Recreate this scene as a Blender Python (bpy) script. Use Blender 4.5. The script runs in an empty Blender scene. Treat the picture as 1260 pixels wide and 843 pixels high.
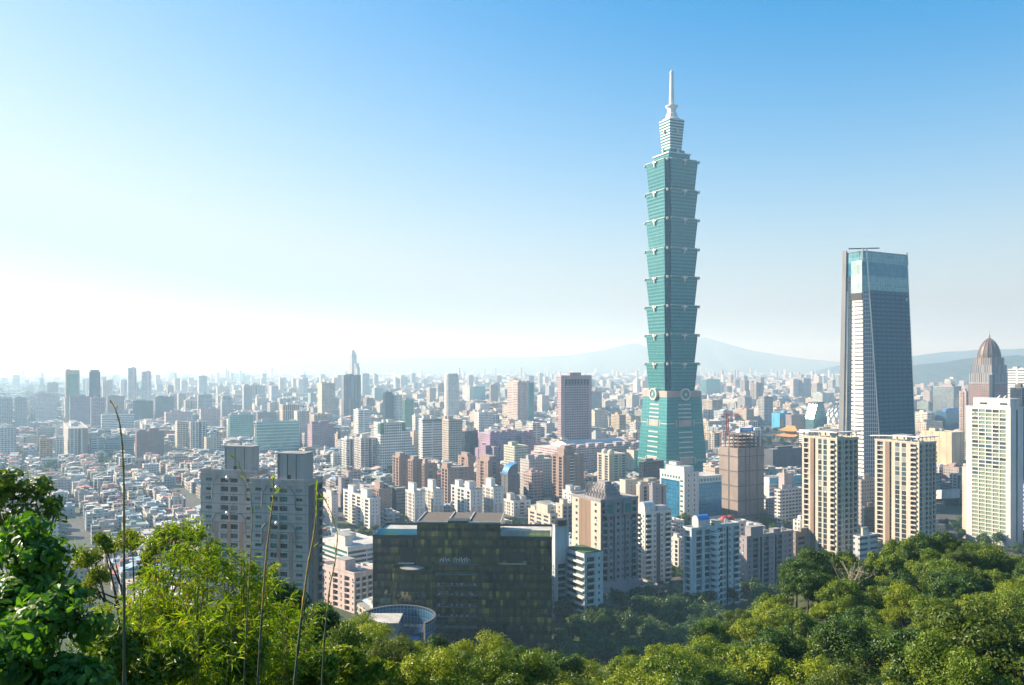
import bpy, math, random
import numpy as np
from mathutils import Vector, Matrix
random.seed(11)
RNG = np.random.default_rng(11)
S = bpy.context.scene
C = S.collection
R = math.radians

# ------------------------------------------------------------------ camera
F, CX, HY, CZ = 1050.0, 630.0, 450.0, 150.0      # focal length in photo pixels, optical axis, eye height


def X_(px, Y): return (px - CX) / F * Y
def Z_(py, Y): return CZ - (py - HY) / F * Y
def Yg(py, z=0.0): return F * (CZ - z) / (py - HY)


cam = bpy.data.cameras.new('camera')
cam.sensor_width = 36
cam.lens = 30
cam.shift_y = 28.5 / 1260
cam.clip_start = 0.1
cam.clip_end = 60000
camo = bpy.data.objects.new('camera', cam)
camo.location = (0, 0, CZ)
camo.rotation_euler = (R(90), 0, 0)
C.objects.link(camo)
S.camera = camo

# ------------------------------------------------------------------ light
SUN_AZ, SUN_EL = -73.0, 29.0                     # azimuth from the view axis (+Y), clockwise positive
w = bpy.data.worlds.new('World')
S.world = w
w.use_nodes = True
nt = w.node_tree
bg = nt.nodes['Background']
sky = nt.nodes.new('ShaderNodeTexSky')
sky.sky_type = 'NISHITA'
sky.sun_disc = False
sky.sun_elevation = R(SUN_EL)
sky.sun_rotation = R(SUN_AZ)
sky.altitude = 0
sky.air_density = 1.0
sky.dust_density = 0.25
sky.ozone_density = 2.5
hs = nt.nodes.new('ShaderNodeHueSaturation')
bw = nt.nodes.new('ShaderNodeRGBToBW')                # the bright half of the sky is milky and warm, the far half a clear blue
nt.links.new(sky.outputs[0], bw.inputs[0])
mr = nt.nodes.new('ShaderNodeMapRange')
for _i, _v in enumerate((1.2, 5.0, 1.70, 0.50)): mr.inputs[_i + 1].default_value = _v
nt.links.new(bw.outputs[0], mr.inputs[0])
nt.links.new(mr.outputs[0], hs.inputs['Saturation'])
mv = nt.nodes.new('ShaderNodeMapRange')
for _i, _v in enumerate((1.7, 6.0, 1.0, 0.38)): mv.inputs[_i + 1].default_value = _v
nt.links.new(bw.outputs[0], mv.inputs[0])
nt.links.new(mv.outputs[0], hs.inputs['Value'])
hs.inputs['Hue'].default_value = 0.493
nt.links.new(sky.outputs[0], hs.inputs['Color'])
nt.links.new(hs.outputs[0], bg.inputs[0])
bg.inputs[1].default_value = 0.095
sl = bpy.data.lights.new('sun', 'SUN')
sl.energy = 5.0
sl.angle = R(0.53)
sl.color = (1.0, 0.88, 0.70)
so = bpy.data.objects.new('sun', sl)
sd = Vector((math.sin(R(SUN_AZ)) * math.cos(R(SUN_EL)), math.cos(R(SUN_AZ)) * math.cos(R(SUN_EL)), math.sin(R(SUN_EL))))
so.rotation_euler = sd.to_track_quat('Z', 'Y').to_euler()
so.location = (-400, 100, 600)
C.objects.link(so)
S.view_settings.view_transform = 'Standard'
S.view_settings.look = 'None'
S.view_settings.gamma = 1
S.view_settings.exposure = 1.24
S.view_settings.use_curve_mapping = False
cy = S.cycles
cy.max_bounces = 6
cy.diffuse_bounces = 2
cy.glossy_bounces = 3
cy.transmission_bounces = 3
cy.transparent_max_bounces = 6
cy.volume_bounces = 1
cy.use_denoising = True
cy.caustics_reflective = False
cy.caustics_refractive = False
HAZE_DENSITY = 0.00015
HAZE_G = 0.32


# ------------------------------------------------------------------ mesh helpers
class MB:
    def __init__(s): s.v, s.f, s.m = [], [], []

    def face(s, pts, mat=0):
        n = len(s.v)
        s.v.extend(pts)
        s.f.append(tuple(range(n, n + len(pts))))
        s.m.append(mat)

    def box(s, x0, x1, y0, y1, z0, z1, mat=0, top=None):
        n = len(s.v)
        s.v += [(x0, y0, z0), (x1, y0, z0), (x1, y1, z0), (x0, y1, z0), (x0, y0, z1), (x1, y0, z1), (x1, y1, z1), (x0, y1, z1)]
        for q in ((0, 1, 5, 4), (1, 2, 6, 5), (2, 3, 7, 6), (3, 0, 4, 7), (3, 2, 1, 0)):
            s.f.append(tuple(n + i for i in q)); s.m.append(mat)
        s.f.append((n + 4, n + 5, n + 6, n + 7)); s.m.append(mat if top is None else top)

    def loft(s, A, za, B, zb, mat=0):
        n = len(A)
        for i in range(n):
            j = (i + 1) % n
            m = mat[i] if isinstance(mat, (list, tuple)) else mat
            s.face([(*A[i], za), (*A[j], za), (*B[j], zb), (*B[i], zb)], m)

    def prism(s, P, z0, z1, mat=0, top=None):
        s.loft(P, z0, P, z1, mat)
        t = top if top is not None else (mat[0] if isinstance(mat, (list, tuple)) else mat)
        s.face([(*p, z1) for p in P], t)
        s.face([(*p, z0) for p in reversed(P)], t)

    def cap(s, P, z, mat=0): s.face([(*p, z) for p in P], mat)

    def rings(s, prof, n=16, c=(0, 0), mat=0, a0=0.0):
        base = len(s.v)
        for r, z in prof:
            for k in range(n):
                a = a0 + 2 * math.pi * k / n
                s.v.append((c[0] + r * math.cos(a), c[1] + r * math.sin(a), z))
        for i in range(len(prof) - 1):
            for k in range(n):
                k2 = (k + 1) % n
                s.f.append((base + i * n + k, base + i * n + k2, base + (i + 1) * n + k2, base + (i + 1) * n + k)); s.m.append(mat)
        s.f.append(tuple(base + (len(prof) - 1) * n + k for k in range(n))); s.m.append(mat)
        s.f.append(tuple(base + k for k in reversed(range(n)))); s.m.append(mat)

    def tube(s, pts, rad, n=6, mat=0):
        base = len(s.v)
        pts = [Vector(p) for p in pts]
        for i, p in enumerate(pts):
            d = (pts[min(i + 1, len(pts) - 1)] - pts[max(i - 1, 0)]).normalized()
            a = d.cross(Vector((0, 1, 0.13)))
            if a.length < 1e-3: a = d.cross(Vector((1, 0, 0)))
            a.normalize()
            b = d.cross(a)
            r = rad[i] if isinstance(rad, (list, tuple)) else rad
            for k in range(n):
                t = 2 * math.pi * k / n
                s.v.append(tuple(p + a * (r * math.cos(t)) + b * (r * math.sin(t))))
        for i in range(len(pts) - 1):
            for k in range(n):
                k2 = (k + 1) % n
                s.f.append((base + i * n + k, base + i * n + k2, base + (i + 1) * n + k2, base + (i + 1) * n + k)); s.m.append(mat)
        s.f.append(tuple(base + (len(pts) - 1) * n + k for k in range(n))); s.m.append(mat)

    def mesh(s, name, mats, smooth=False):
        me = bpy.data.meshes.new(name)
        me.from_pydata(s.v, [], s.f)
        for m in (mats if isinstance(mats, (list, tuple)) else [mats]): me.materials.append(m)
        me.polygons.foreach_set('material_index', s.m)
        if smooth: me.polygons.foreach_set('use_smooth', [True] * len(s.f))
        auto_uv(me)
        return me

    def build(s, name, mats, parent=None, smooth=False, color=None):
        return link(name, s.mesh(name, mats, smooth), parent, color)


def auto_uv(me):
    """metres along the wall and metres above the object's foot"""
    n, nl = len(me.polygons), len(me.loops)
    if not n: return
    nor = np.empty(n * 3); me.polygons.foreach_get('normal', nor)
    lt = np.empty(n, dtype=np.int32); me.polygons.foreach_get('loop_total', lt)
    vi = np.empty(nl, dtype=np.int32); me.loops.foreach_get('vertex_index', vi)
    co = np.empty(len(me.vertices) * 3); me.vertices.foreach_get('co', co)
    N = nor.reshape(-1, 3)[np.repeat(np.arange(n), lt)]
    P = co.reshape(-1, 3)[vi]
    h = np.hypot(N[:, 0], N[:, 1]) + 1e-9
    u = (-N[:, 1] * P[:, 0] + N[:, 0] * P[:, 1]) / h
    up = np.abs(N[:, 2]) > 0.75
    uv = np.empty((nl, 2))
    uv[:, 0] = np.where(up, P[:, 0], u)
    uv[:, 1] = np.where(up, P[:, 1], P[:, 2])
    me.uv_layers.new(name='UVMap').data.foreach_set('uv', uv.ravel())


def link(name, me, parent=None, color=None):
    o = bpy.data.objects.new(name, me)
    C.objects.link(o)
    if parent is not None: o.parent = parent
    if color is not None: o.color = (*color, 1)
    return o


def tag(o, label, cat, group=None):
    o['label'] = label
    o['category'] = cat
    if group: o['group'] = group
    return o


def empty(name, loc, rz=0.0):
    o = bpy.data.objects.new(name, None)
    o.empty_display_size = 0.5
    o.location = loc
    o.rotation_euler = (0, 0, rz)
    C.objects.link(o)
    return o


def rect(x0, x1, y0, y1): return [(x0, y0), (x1, y0), (x1, y1), (x0, y1)]


# ------------------------------------------------------------------ materials
class NT:
    def __init__(s, name):
        s.mat = bpy.data.materials.new(name)
        s.mat.use_nodes = True
        s.t = s.mat.node_tree
        s.b = s.t.nodes['Principled BSDF']
        s.out = s.t.nodes['Material Output']

    def n(s, typ, **kw):
        o = s.t.nodes.new('ShaderNode' + typ)
        for k, v in kw.items(): setattr(o, k, v)
        return o

    def put(s, sock, v):
        if isinstance(v, bpy.types.NodeSocket): s.t.links.new(v, sock)
        elif isinstance(v, tuple) and len(v) == 3 and sock.type == 'RGBA': sock.default_value = (*v, 1)
        else: sock.default_value = v

    def m(s, op, a, b=None, c=None):
        o = s.n('Math', operation=op)
        for i, v in enumerate((a, b, c)):
            if v is not None: s.put(o.inputs[i], v)
        return o.outputs[0]

    def mix(s, f, a, b, blend='MIX'):
        o = s.n('Mix', data_type='RGBA', blend_type=blend)
        s.put(o.inputs[0], f); s.put(o.inputs[6], a); s.put(o.inputs[7], b)
        return o.outputs[2]

    def set(s, **kw):
        for k, v in kw.items(): s.put(s.b.inputs[k.replace('_', ' ')], v)
        return s.mat

    def noise(s, scale, detail=3, vec=None):
        o = s.n('TexNoise')
        o.inputs['Scale'].default_value = scale
        o.inputs['Detail'].default_value = detail
        if vec is None: vec = s.n('TexCoord').outputs['Object']
        s.t.links.new(vec, o.inputs['Vector'])
        return o.outputs[0]

    def ramp(s, f, lo, hi, a, b):
        o = s.n('MapRange')
        s.put(o.inputs[0], f)
        for i, v in enumerate((lo, hi, a, b)): o.inputs[i + 1].default_value = v
        return o.outputs[0]


def streaks(t):
    mp = t.n('Mapping')
    mp.inputs['Scale'].default_value = (0.45, 0.45, 0.03)
    t.t.links.new(t.n('TexCoord').outputs['Object'], mp.inputs[0])
    return t.ramp(t.noise(1.0, 4, mp.outputs[0]), 0.35, 0.7, 1.06, 0.80)


def plain(name, col, rough=0.75, vary=0.18, scale=0.15, metallic=0.0, obj=False):
    t = NT(name)
    base = t.n('ObjectInfo').outputs['Color'] if obj else col
    f = t.ramp(t.noise(scale, 4), 0.3, 0.7, 1 - vary, 1 + vary * 0.6)
    f2 = t.ramp(t.noise(scale * 9, 3), 0.3, 0.7, 1 - vary * 0.5, 1 + vary * 0.4)
    if scale < 0.11:                                  # rain streaks down the wall
        f = t.m('MULTIPLY', f, streaks(t))
    c = t.n('VectorMath', operation='SCALE')
    t.put(c.inputs[0], t.mix(1.0, base if obj else (*col,), (1, 1, 1), 'MULTIPLY'))
    t.put(c.inputs['Scale'], t.m('MULTIPLY', f, f2))
    return t.set(Base_Color=c.outputs[0], Roughness=rough, Metallic=metallic)


def uvcell(t, cw, ch):
    uv = t.n('SeparateXYZ')
    t.t.links.new(t.n('UVMap').outputs[0], uv.inputs[0])
    u = t.m('DIVIDE', uv.outputs[0], cw)
    v = t.m('DIVIDE', uv.outputs[1], ch)
    fu, fv = t.m('FRACT', u), t.m('FRACT', v)
    cell = t.n('CombineXYZ')
    t.put(cell.inputs[0], t.m('FLOOR', u)); t.put(cell.inputs[1], t.m('FLOOR', v))
    t.put(cell.inputs[2], t.m('MULTIPLY', t.n('ObjectInfo').outputs['Random'], 37.0))
    wn = t.n('TexWhiteNoise', noise_dimensions='3D')
    t.t.links.new(cell.outputs[0], wn.inputs['Vector'])
    return fu, fv, wn


def between(t, f, a, b): return t.m('MULTIPLY', t.m('GREATER_THAN', f, a), t.m('LESS_THAN', f, b))


def facade(name, cw, ch, x0, x1, y0, y1, src='obj', glass=(0.05, 0.065, 0.075), pale=(0.28, 0.3, 0.3), band=0.0, slot=None):
    """punched windows cw x ch metres apart; the wall colour comes from the object or from the mesh"""
    t = NT(name)
    fu, fv, wn = uvcell(t, cw, ch)
    if src == 'obj': col = t.n('ObjectInfo').outputs['Color']
    else: col = t.n('Attribute', attribute_name='Col').outputs['Color']
    mask = t.m('MULTIPLY', between(t, fu, x0, x1), between(t, fv, y0, y1))
    g = t.m('MULTIPLY', t.ramp(t.noise(0.06, 4), 0.3, 0.7, 0.8, 1.1), streaks(t))
    wl = t.n('VectorMath', operation='SCALE')
    t.put(wl.inputs[0], col); t.put(wl.inputs['Scale'], g)
    wall = wl.outputs[0]
    if band: wall = t.mix(t.m('MULTIPLY', t.m('LESS_THAN', fv, 0.13), band), wall, (0.72, 0.7, 0.66))
    if slot:
        uv = t.n('SeparateXYZ'); t.t.links.new(t.n('UVMap').outputs[0], uv.inputs[0])
        sm = t.m('LESS_THAN', t.m('FRACT', t.m('DIVIDE', uv.outputs[0], slot)), 0.14)
        wall = t.mix(sm, wall, (0.07, 0.07, 0.075))
        mask = t.m('MULTIPLY', mask, t.m('SUBTRACT', 1.0, sm))
    gl = t.mix(t.ramp(wn.outputs['Value'], 0.55, 1.0, 0.0, 0.8), glass, pale)
    c = t.mix(mask, wall, gl)
    return t.set(Base_Color=c, Roughness=t.ramp(mask, 0, 1, 0.8, 0.12))


def curtain(name, tint, dark, cw, ch, sp=0.3, metallic=0.55, rough=0.12, vary=0.25, mull=0.06, mcol=None):
    """glass skin: panes, a spandrel band per floor and thin mullions"""
    t = NT(name)
    fu, fv, wn = uvcell(t, cw, ch)
    band = t.m('LESS_THAN', fv, sp)
    c = t.mix(band, tint, dark)
    k = t.n('VectorMath', operation='SCALE')
    t.put(k.inputs[0], c); t.put(k.inputs['Scale'], t.ramp(wn.outputs['Value'], 0, 1, 1 - vary, 1 + vary))
    c = k.outputs[0]
    rg = rough
    me = metallic
    if mcol is not None:
        mm = t.m('MAXIMUM', t.m('LESS_THAN', fu, mull), t.m('LESS_THAN', fv, mull * cw / ch))
        c = t.mix(mm, c, mcol)
        me = t.ramp(mm, 0, 1, metallic, 0.1)
        rg = t.ramp(mm, 0, 1, rough, 0.5)
    # panes never sit perfectly in plane
    nm = t.n('NewGeometry')
    j = t.n('VectorMath', operation='SUBTRACT'); t.put(j.inputs[0], wn.outputs['Color']); j.inputs[1].default_value = (0.5, 0.5, 0.5)
    js = t.n('VectorMath', operation='SCALE'); t.put(js.inputs[0], j.outputs[0]); js.inputs['Scale'].default_value = 0.02
    ja = t.n('VectorMath', operation='ADD'); t.put(ja.inputs[0], nm.outputs['Normal']); t.put(ja.inputs[1], js.outputs[0])
    jn = t.n('VectorMath', operation='NORMALIZE'); t.put(jn.inputs[0], ja.outputs[0])
    return t.set(Base_Color=c, Roughness=rg, Metallic=me, Normal=jn.outputs[0])


def leaf(name, dark, light, trans=0.35, tcol=None, clump=0.6, gloss=0.45):
    t = NT(name)
    rnd = t.n('NewGeometry').outputs['Random Per Island']
    f = t.m('ADD', t.m('MULTIPLY', rnd, 0.55), t.ramp(t.noise(clump, 2), 0.35, 0.65, 0.0, 0.45))
    c = t.mix(f, dark, light)
    t.set(Base_Color=c, Roughness=gloss)
    t.b.inputs['Specular IOR Level'].default_value = 0.35
    tr = t.n('BsdfTranslucent')
    tc = t.n('VectorMath', operation='MULTIPLY')
    t.put(tc.inputs[0], c); tc.inputs[1].default_value = tcol or (2.2, 1.9, 0.6)
    t.t.links.new(tc.outputs[0], tr.inputs[0])
    mx = t.n('MixShader'); mx.inputs[0].default_value = trans
    t.t.links.new(t.b.outputs[0], mx.inputs[1]); t.t.links.new(tr.outputs[0], mx.inputs[2])
    t.t.links.new(mx.outputs[0], t.out.inputs[0])
    return t.mat


M = {}
M['wall'] = plain('painted_wall', None, 0.8, 0.14, 0.05, obj=True)
M['roof'] = plain('concrete_roof', (0.30, 0.30, 0.29), 0.9, 0.3, 0.12)
M['roof_pale'] = plain('pale_roof', (0.52, 0.51, 0.48), 0.85, 0.25, 0.1)
M['white'] = plain('white_paint', (0.78, 0.77, 0.74), 0.6, 0.1, 0.05)
M['cream'] = plain('cream_render', (0.62, 0.53, 0.40), 0.75, 0.1, 0.05)
M['tan'] = plain('tan_tile', (0.50, 0.40, 0.29), 0.75, 0.1, 0.05)
M['grey'] = plain('grey_concrete', (0.30, 0.30, 0.31), 0.8, 0.15, 0.08)
M['grey_dark'] = plain('dark_grey_concrete', (0.12, 0.12, 0.13), 0.8, 0.15, 0.08)
M['brown'] = plain('brown_tile', (0.26, 0.17, 0.13), 0.75, 0.12, 0.06)
M['pinkish'] = plain('pink_tile', (0.56, 0.40, 0.38), 0.75, 0.12, 0.06)
M['black'] = plain('black_metal', (0.025, 0.026, 0.028), 0.5, 0.1, 0.1)
M['steel'] = plain('bright_steel', (0.75, 0.74, 0.72), 0.3, 0.05, 0.1, metallic=0.7)
M['glassdark'] = NT('dark_window_glass').set(Base_Color=(0.03, 0.04, 0.045), Roughness=0.08)
M['glassblue'] = NT('blue_window_glass').set(Base_Color=(0.05, 0.10, 0.13), Roughness=0.08)
M['glasspale'] = NT('curtained_window').set(Base_Color=(0.28, 0.29, 0.27), Roughness=0.2)
M['glassteal'] = NT('teal_window_glass').set(Base_Color=(0.03, 0.22, 0.24), Roughness=0.1, Metallic=0.3)
M['glassgreen'] = NT('green_balcony_glass').set(Base_Color=(0.22, 0.30, 0.21), Roughness=0.2)
M['frame'] = plain('window_frame', (0.20, 0.20, 0.2), 0.5, 0.05)
M['red'] = plain('red_paint', (0.33, 0.045, 0.04), 0.5, 0.1)
M['bluepaint'] = plain('blue_paint', (0.03, 0.22, 0.62), 0.5, 0.15)
M['cyanpaint'] = plain('cyan_paint', (0.12, 0.50, 0.68), 0.55, 0.1)
M['shop_green'] = plain('roof_garden', (0.06, 0.12, 0.02), 0.9, 0.4, 0.3)
# facades fed by the object's colour
M['f_small'] = facade('small_window_wall', 3.3, 3.3, 0.22, 0.72, 0.30, 0.72)
M['f_flat'] = facade('flat_block_wall', 4.4, 3.3, 0.10, 0.80, 0.28, 0.78, band=0.25)
M['f_balc'] = facade('balcony_wall', 5.5, 3.3, 0.12, 0.82, 0.30, 0.95, glass=(0.04, 0.05, 0.06), slot=22.0)
M['f_ribbon'] = facade('ribbon_window_wall', 60.0, 3.8, 0.02, 0.98, 0.36, 0.78, glass=(0.05, 0.08, 0.1))
M['f_grid'] = facade('grid_window_wall', 3.2, 3.8, 0.20, 0.80, 0.22, 0.78, glass=(0.035, 0.045, 0.06), pale=(0.1, 0.12, 0.14))
M['f_strip'] = facade('vertical_strip_wall', 4.0, 60.0, 0.3, 0.75, 0.01, 0.985, glass=(0.05, 0.07, 0.09))
M['f_blank'] = facade('nearly_blank_wall', 11.0, 3.4, 0.40, 0.52, 0.35, 0.7)
FACS = ['f_small', 'f_flat', 'f_balc', 'f_ribbon', 'f_grid', 'f_strip', 'f_blank']
M['c_teal'] = curtain('teal_curtain_wall', (0.06, 0.21, 0.24), (0.14, 0.34, 0.36), 3.0, 4.0, mcol=(0.4, 0.5, 0.5))
M['c_blue'] = curtain('blue_curtain_wall', (0.05, 0.20, 0.36), (0.03, 0.10, 0.20), 3.0, 3.9, mcol=(0.2, 0.3, 0.4))
M['c_dark'] = curtain('dark_curtain_wall', (0.035, 0.06, 0.085), (0.02, 0.03, 0.045), 3.0, 3.8, mcol=(0.1, 0.12, 0.14))
M['c_green'] = curtain('green_curtain_wall', (0.10, 0.26, 0.20), (0.05, 0.16, 0.14), 3.0, 3.8, mcol=(0.3, 0.38, 0.35))
M['c_grey'] = curtain('grey_curtain_wall', (0.30, 0.36, 0.38), (0.20, 0.25, 0.27), 3.2, 3.8, mcol=(0.5, 0.52, 0.52))

# ------------------------------------------------------------------ ground, hills, haze
ROWS = {
    -100: [(45, 122), (80, 100), (120, 70), (200, 20)],
    100: [(45, 124), (80, 100), (120, 70), (200, 20)],
    300: [(45, 128), (80, 106), (120, 75), (200, 20)],
    380: [(33, 133), (45, 130), (80, 112), (120, 80), (200, 25)],
    450: [(33, 136), (58, 129), (90, 108), (140, 75), (220, 20)],
    550: [(45, 131), (75, 122), (110, 98), (160, 62), (240, 15)],
    650: [(45, 130), (80, 117), (95, 114), (130, 88), (200, 38), (260, 10)],
    750: [(60, 120), (90, 112), (105, 110), (150, 78), (220, 30)],
    900: [(60, 120), (90, 109), (135, 104), (170, 75), (240, 25)],
    1000: [(60, 121), (90, 110), (130, 108), (165, 107), (210, 78), (280, 20)],
    1150: [(60, 124), (85, 111), (125, 108), (175, 108), (220, 78), (290, 20)],
    1300: [(60, 124), (85, 112), (125, 109), (175, 107), (220, 78), (290, 20)],
    1600: [(60, 130), (120, 112), (180, 105), (300, 30)],
}
_cp = []
for _px, _r in ROWS.items():
    for _y, _z in [(0.5, 148.2), (5, 147.2), (11, 144.3), (22, 138.5)] + _r + [(340, 0), (420, 0)]:
        _cp.append((_px / 110.0, math.log(_y + 12) * 3.2, _z))
_cp = np.array(_cp)


def ground_np(X, Y):
    X = np.asarray(X, float); Y = np.asarray(Y, float)
    r = np.hypot(X, Y)
    ang = np.arctan2(X, Y)
    ac = np.clip(ang, -0.62, 0.75)
    px = (CX + F * np.tan(ac)) / 110.0
    ly = np.log(r * np.cos(ac) + 12) * 3.2
    d2 = (px[..., None] - _cp[:, 0]) ** 2 + (ly[..., None] - _cp[:, 1]) ** 2 + 0.01
    wgt = d2 ** -2.2
    z = (wgt * _cp[:, 2]).sum(-1) / wgt.sum(-1)
    fade = np.clip((r - 300) / 90, 0, 1)
    z = z * (1 - fade * fade * (3 - 2 * fade))
    back = np.clip((np.abs(ang) - 1.0) / 0.6, 0, 1) * np.clip((900 - r) / 400, 0, 1)
    return z * (1 - back) + (148 + 6 * np.sin(r * 0.03)) * back * np.clip((900 - r) / 300, 0, 1)


def gz(x, y): return float(ground_np(np.array([x]), np.array([y]))[0])


def build_ground():
    rad = np.concatenate([[0.05], np.geomspace(1.2, 400, 90), np.geomspace(430, 26000, 50)])
    na = 240
    A = np.linspace(0, 2 * np.pi, na, endpoint=False)
    XX = rad[:, None] * np.sin(A)[None]; YY = rad[:, None] * np.cos(A)[None]
    ZZ = np.concatenate([ground_np(XX[i:i + 20], YY[i:i + 20]) for i in range(0, len(rad), 20)])
    v = np.stack([XX, YY, ZZ], -1).reshape(-1, 3)
    f = []
    for i in range(len(rad) - 1):
        for k in range(na):
            k2 = (k + 1) % na
            f.append((i * na + k, (i + 1) * na + k, (i + 1) * na + k2, i * na + k2))
    me = bpy.data.meshes.new('ground')
    me.from_pydata(v.tolist(), [], f)
    t = NT('city_ground_and_hill_soil')
    pos = t.n('NewGeometry').outputs['Position']
    sep = t.n('SeparateXYZ'); t.put(sep.inputs[0], pos)
    hill = t.ramp(sep.outputs[2], 1.0, 6.0, 0, 1)
    n1 = t.noise(0.012, 5, pos); n2 = t.noise(0.1, 3, pos)
    city = t.mix(t.ramp(n1, 0.50, 0.56, 0, 1), (0.065, 0.065, 0.068), (0.03, 0.055, 0.02))
    city = t.mix(t.ramp(n2, 0.3, 0.7, 0, 0.6), city, (0.10, 0.098, 0.092))
    valley = t.mix(t.ramp(sep.outputs[1], 545, 600, 0, 1), t.mix(n2, (0.015, 0.035, 0.010), (0.05, 0.075, 0.02)), city)
    city = t.mix(t.ramp(n1, 0.36, 0.40, 0, 1), city, valley)
    soil = t.mix(n2, (0.02, 0.035, 0.010), (0.045, 0.06, 0.018))
    me.materials.append(t.set(Base_Color=t.mix(hill, city, soil), Roughness=0.95))
    for p in me.polygons: p.use_smooth = True
    link('ground', me)['kind'] = 'structure'


build_ground()


def ridge(pts, Y, mat, seed, depth=2600, back=1500, bump=0.2):
    rg = np.random.default_rng(seed)
    px = np.linspace(pts[0][0], pts[-1][0], 170)
    py = np.interp(px, [p[0] for p in pts], [p[1] for p in pts])
    nz = np.zeros_like(px)
    for k in range(1, 7): nz += np.sin(px * 0.03 * 1.9 ** k + rg.uniform(0, 6)) / 1.9 ** k
    py = py + nz * 0.7
    t = np.concatenate([np.linspace(0, 1, 26), 1 + np.linspace(0, 1, 8)[1:]])
    v = []
    for q in t:
        for i, x in enumerate(px):
            top = CZ - (py[i] - HY) / F * Y
            if q <= 1:
                y = Y - depth * (1 - q)
                s = q ** 1.25
                spur = math.sin(x * 0.11 + 2.2 * math.sin(x * 0.037) + seed) * 0.5 + math.sin(x * 0.29 + q * 3 + seed) * 0.3 + math.sin(x * 0.71 - q * 5) * .15
                z = top * s + spur * top * bump * 4 * q * (1 - q)
            else:
                y = Y + back * (q - 1); z = top * (1 - (q - 1) ** 1.5)
            v.append(((x - CX) / F * Y, y, max(z, -5) if q < 1.9 else -5))
    n = len(px)
    f = [(r * n + i, r * n + i + 1, (r + 1) * n + i + 1, (r + 1) * n + i) for r in range(len(t) - 1) for i in range(n - 1)]
    me = bpy.data.meshes.new('hills'); me.from_pydata(v, [], f); me.materials.append(mat)
    for p in me.polygons: p.use_smooth = True
    link('hills', me)['kind'] = 'structure'


_t = NT('forested_hillside')
_g = _t.n('NewGeometry').outputs['Position']
M['hill'] = _t.set(Base_Color=_t.mix(_t.ramp(_t.noise(0.012, 6, _g), 0.35, 0.65, 0, 1), (0.025, 0.045, 0.02), (0.07, 0.09, 0.04)), Roughness=0.95)
ridge([(-250, 442), (0, 441), (65, 440), (80, 436.5), (95, 437), (110, 440), (160, 439), (220, 438), (300, 439), (390, 437), (450, 440), (560, 440), (640, 440), (700, 437),
       (740, 432), (766, 425), (782, 421), (797, 427), (815, 428), (835, 424), (855, 418), (868, 415), (885, 420), (920, 430), (960, 438),
       (1000, 442), (1040, 446), (1130, 446), (1250, 448), (1500, 449)], 15500, M['hill'], 3)
_t = NT('forested_near_ridge')
_g = _t.n('NewGeometry').outputs['Position']
M['hill_near'] = _t.set(Base_Color=_t.mix(_t.ramp(_t.noise(0.012, 6, _g), 0.35, 0.65, 0, 1), (0.008, 0.022, 0.014), (0.025, 0.045, 0.025)), Roughness=0.95)
ridge([(1040, 449), (1110, 441), (1130, 437), (1160, 433), (1200, 431), (1230, 430), (1300, 427), (1500, 430)], 10500, M['hill_near'], 5, 2000)
ridge([(1085, 466), (1110, 463), (1124, 455), (1138, 450), (1150, 447), (1165, 447), (1176, 445), (1190, 441.5), (1215, 438), (1240, 438), (1252, 437), (1268, 440), (1330, 446), (1500, 450)], 6000, M['hill_near'], 8, 1500)


def build_haze():
    mb = MB()
    mb.box(-19000, 19000, -900, 21000, -6, 660)
    me = bpy.data.meshes.new('haze')
    me.from_pydata(mb.v, [], mb.f)
    m = bpy.data.materials.new('thin_haze')
    m.use_nodes = True
    t = m.node_tree
    t.nodes.remove(t.nodes['Principled BSDF'])
    pv = t.nodes.new('ShaderNodeVolumePrincipled')
    pv.inputs['Color'].default_value = (0.45, 0.73, 1.0, 1)
    pv.inputs['Absorption Color'].default_value = (1, 1, 1, 1)      # thin air scatters, it does not darken
    pv.inputs['Density'].default_value = HAZE_DENSITY
    pv.inputs['Anisotropy'].default_value = HAZE_G
    t.links.new(pv.outputs[0], t.nodes['Material Output'].inputs['Volume'])
    me.materials.append(m)
    link('haze', me)['kind'] = 'stuff'


build_haze()

# ------------------------------------------------------------------ buildings: frame work
HERO = []      # (px0, px1, pytop, py_visible_bottom, Y, cx, cy, radius, short name for labels)


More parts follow.
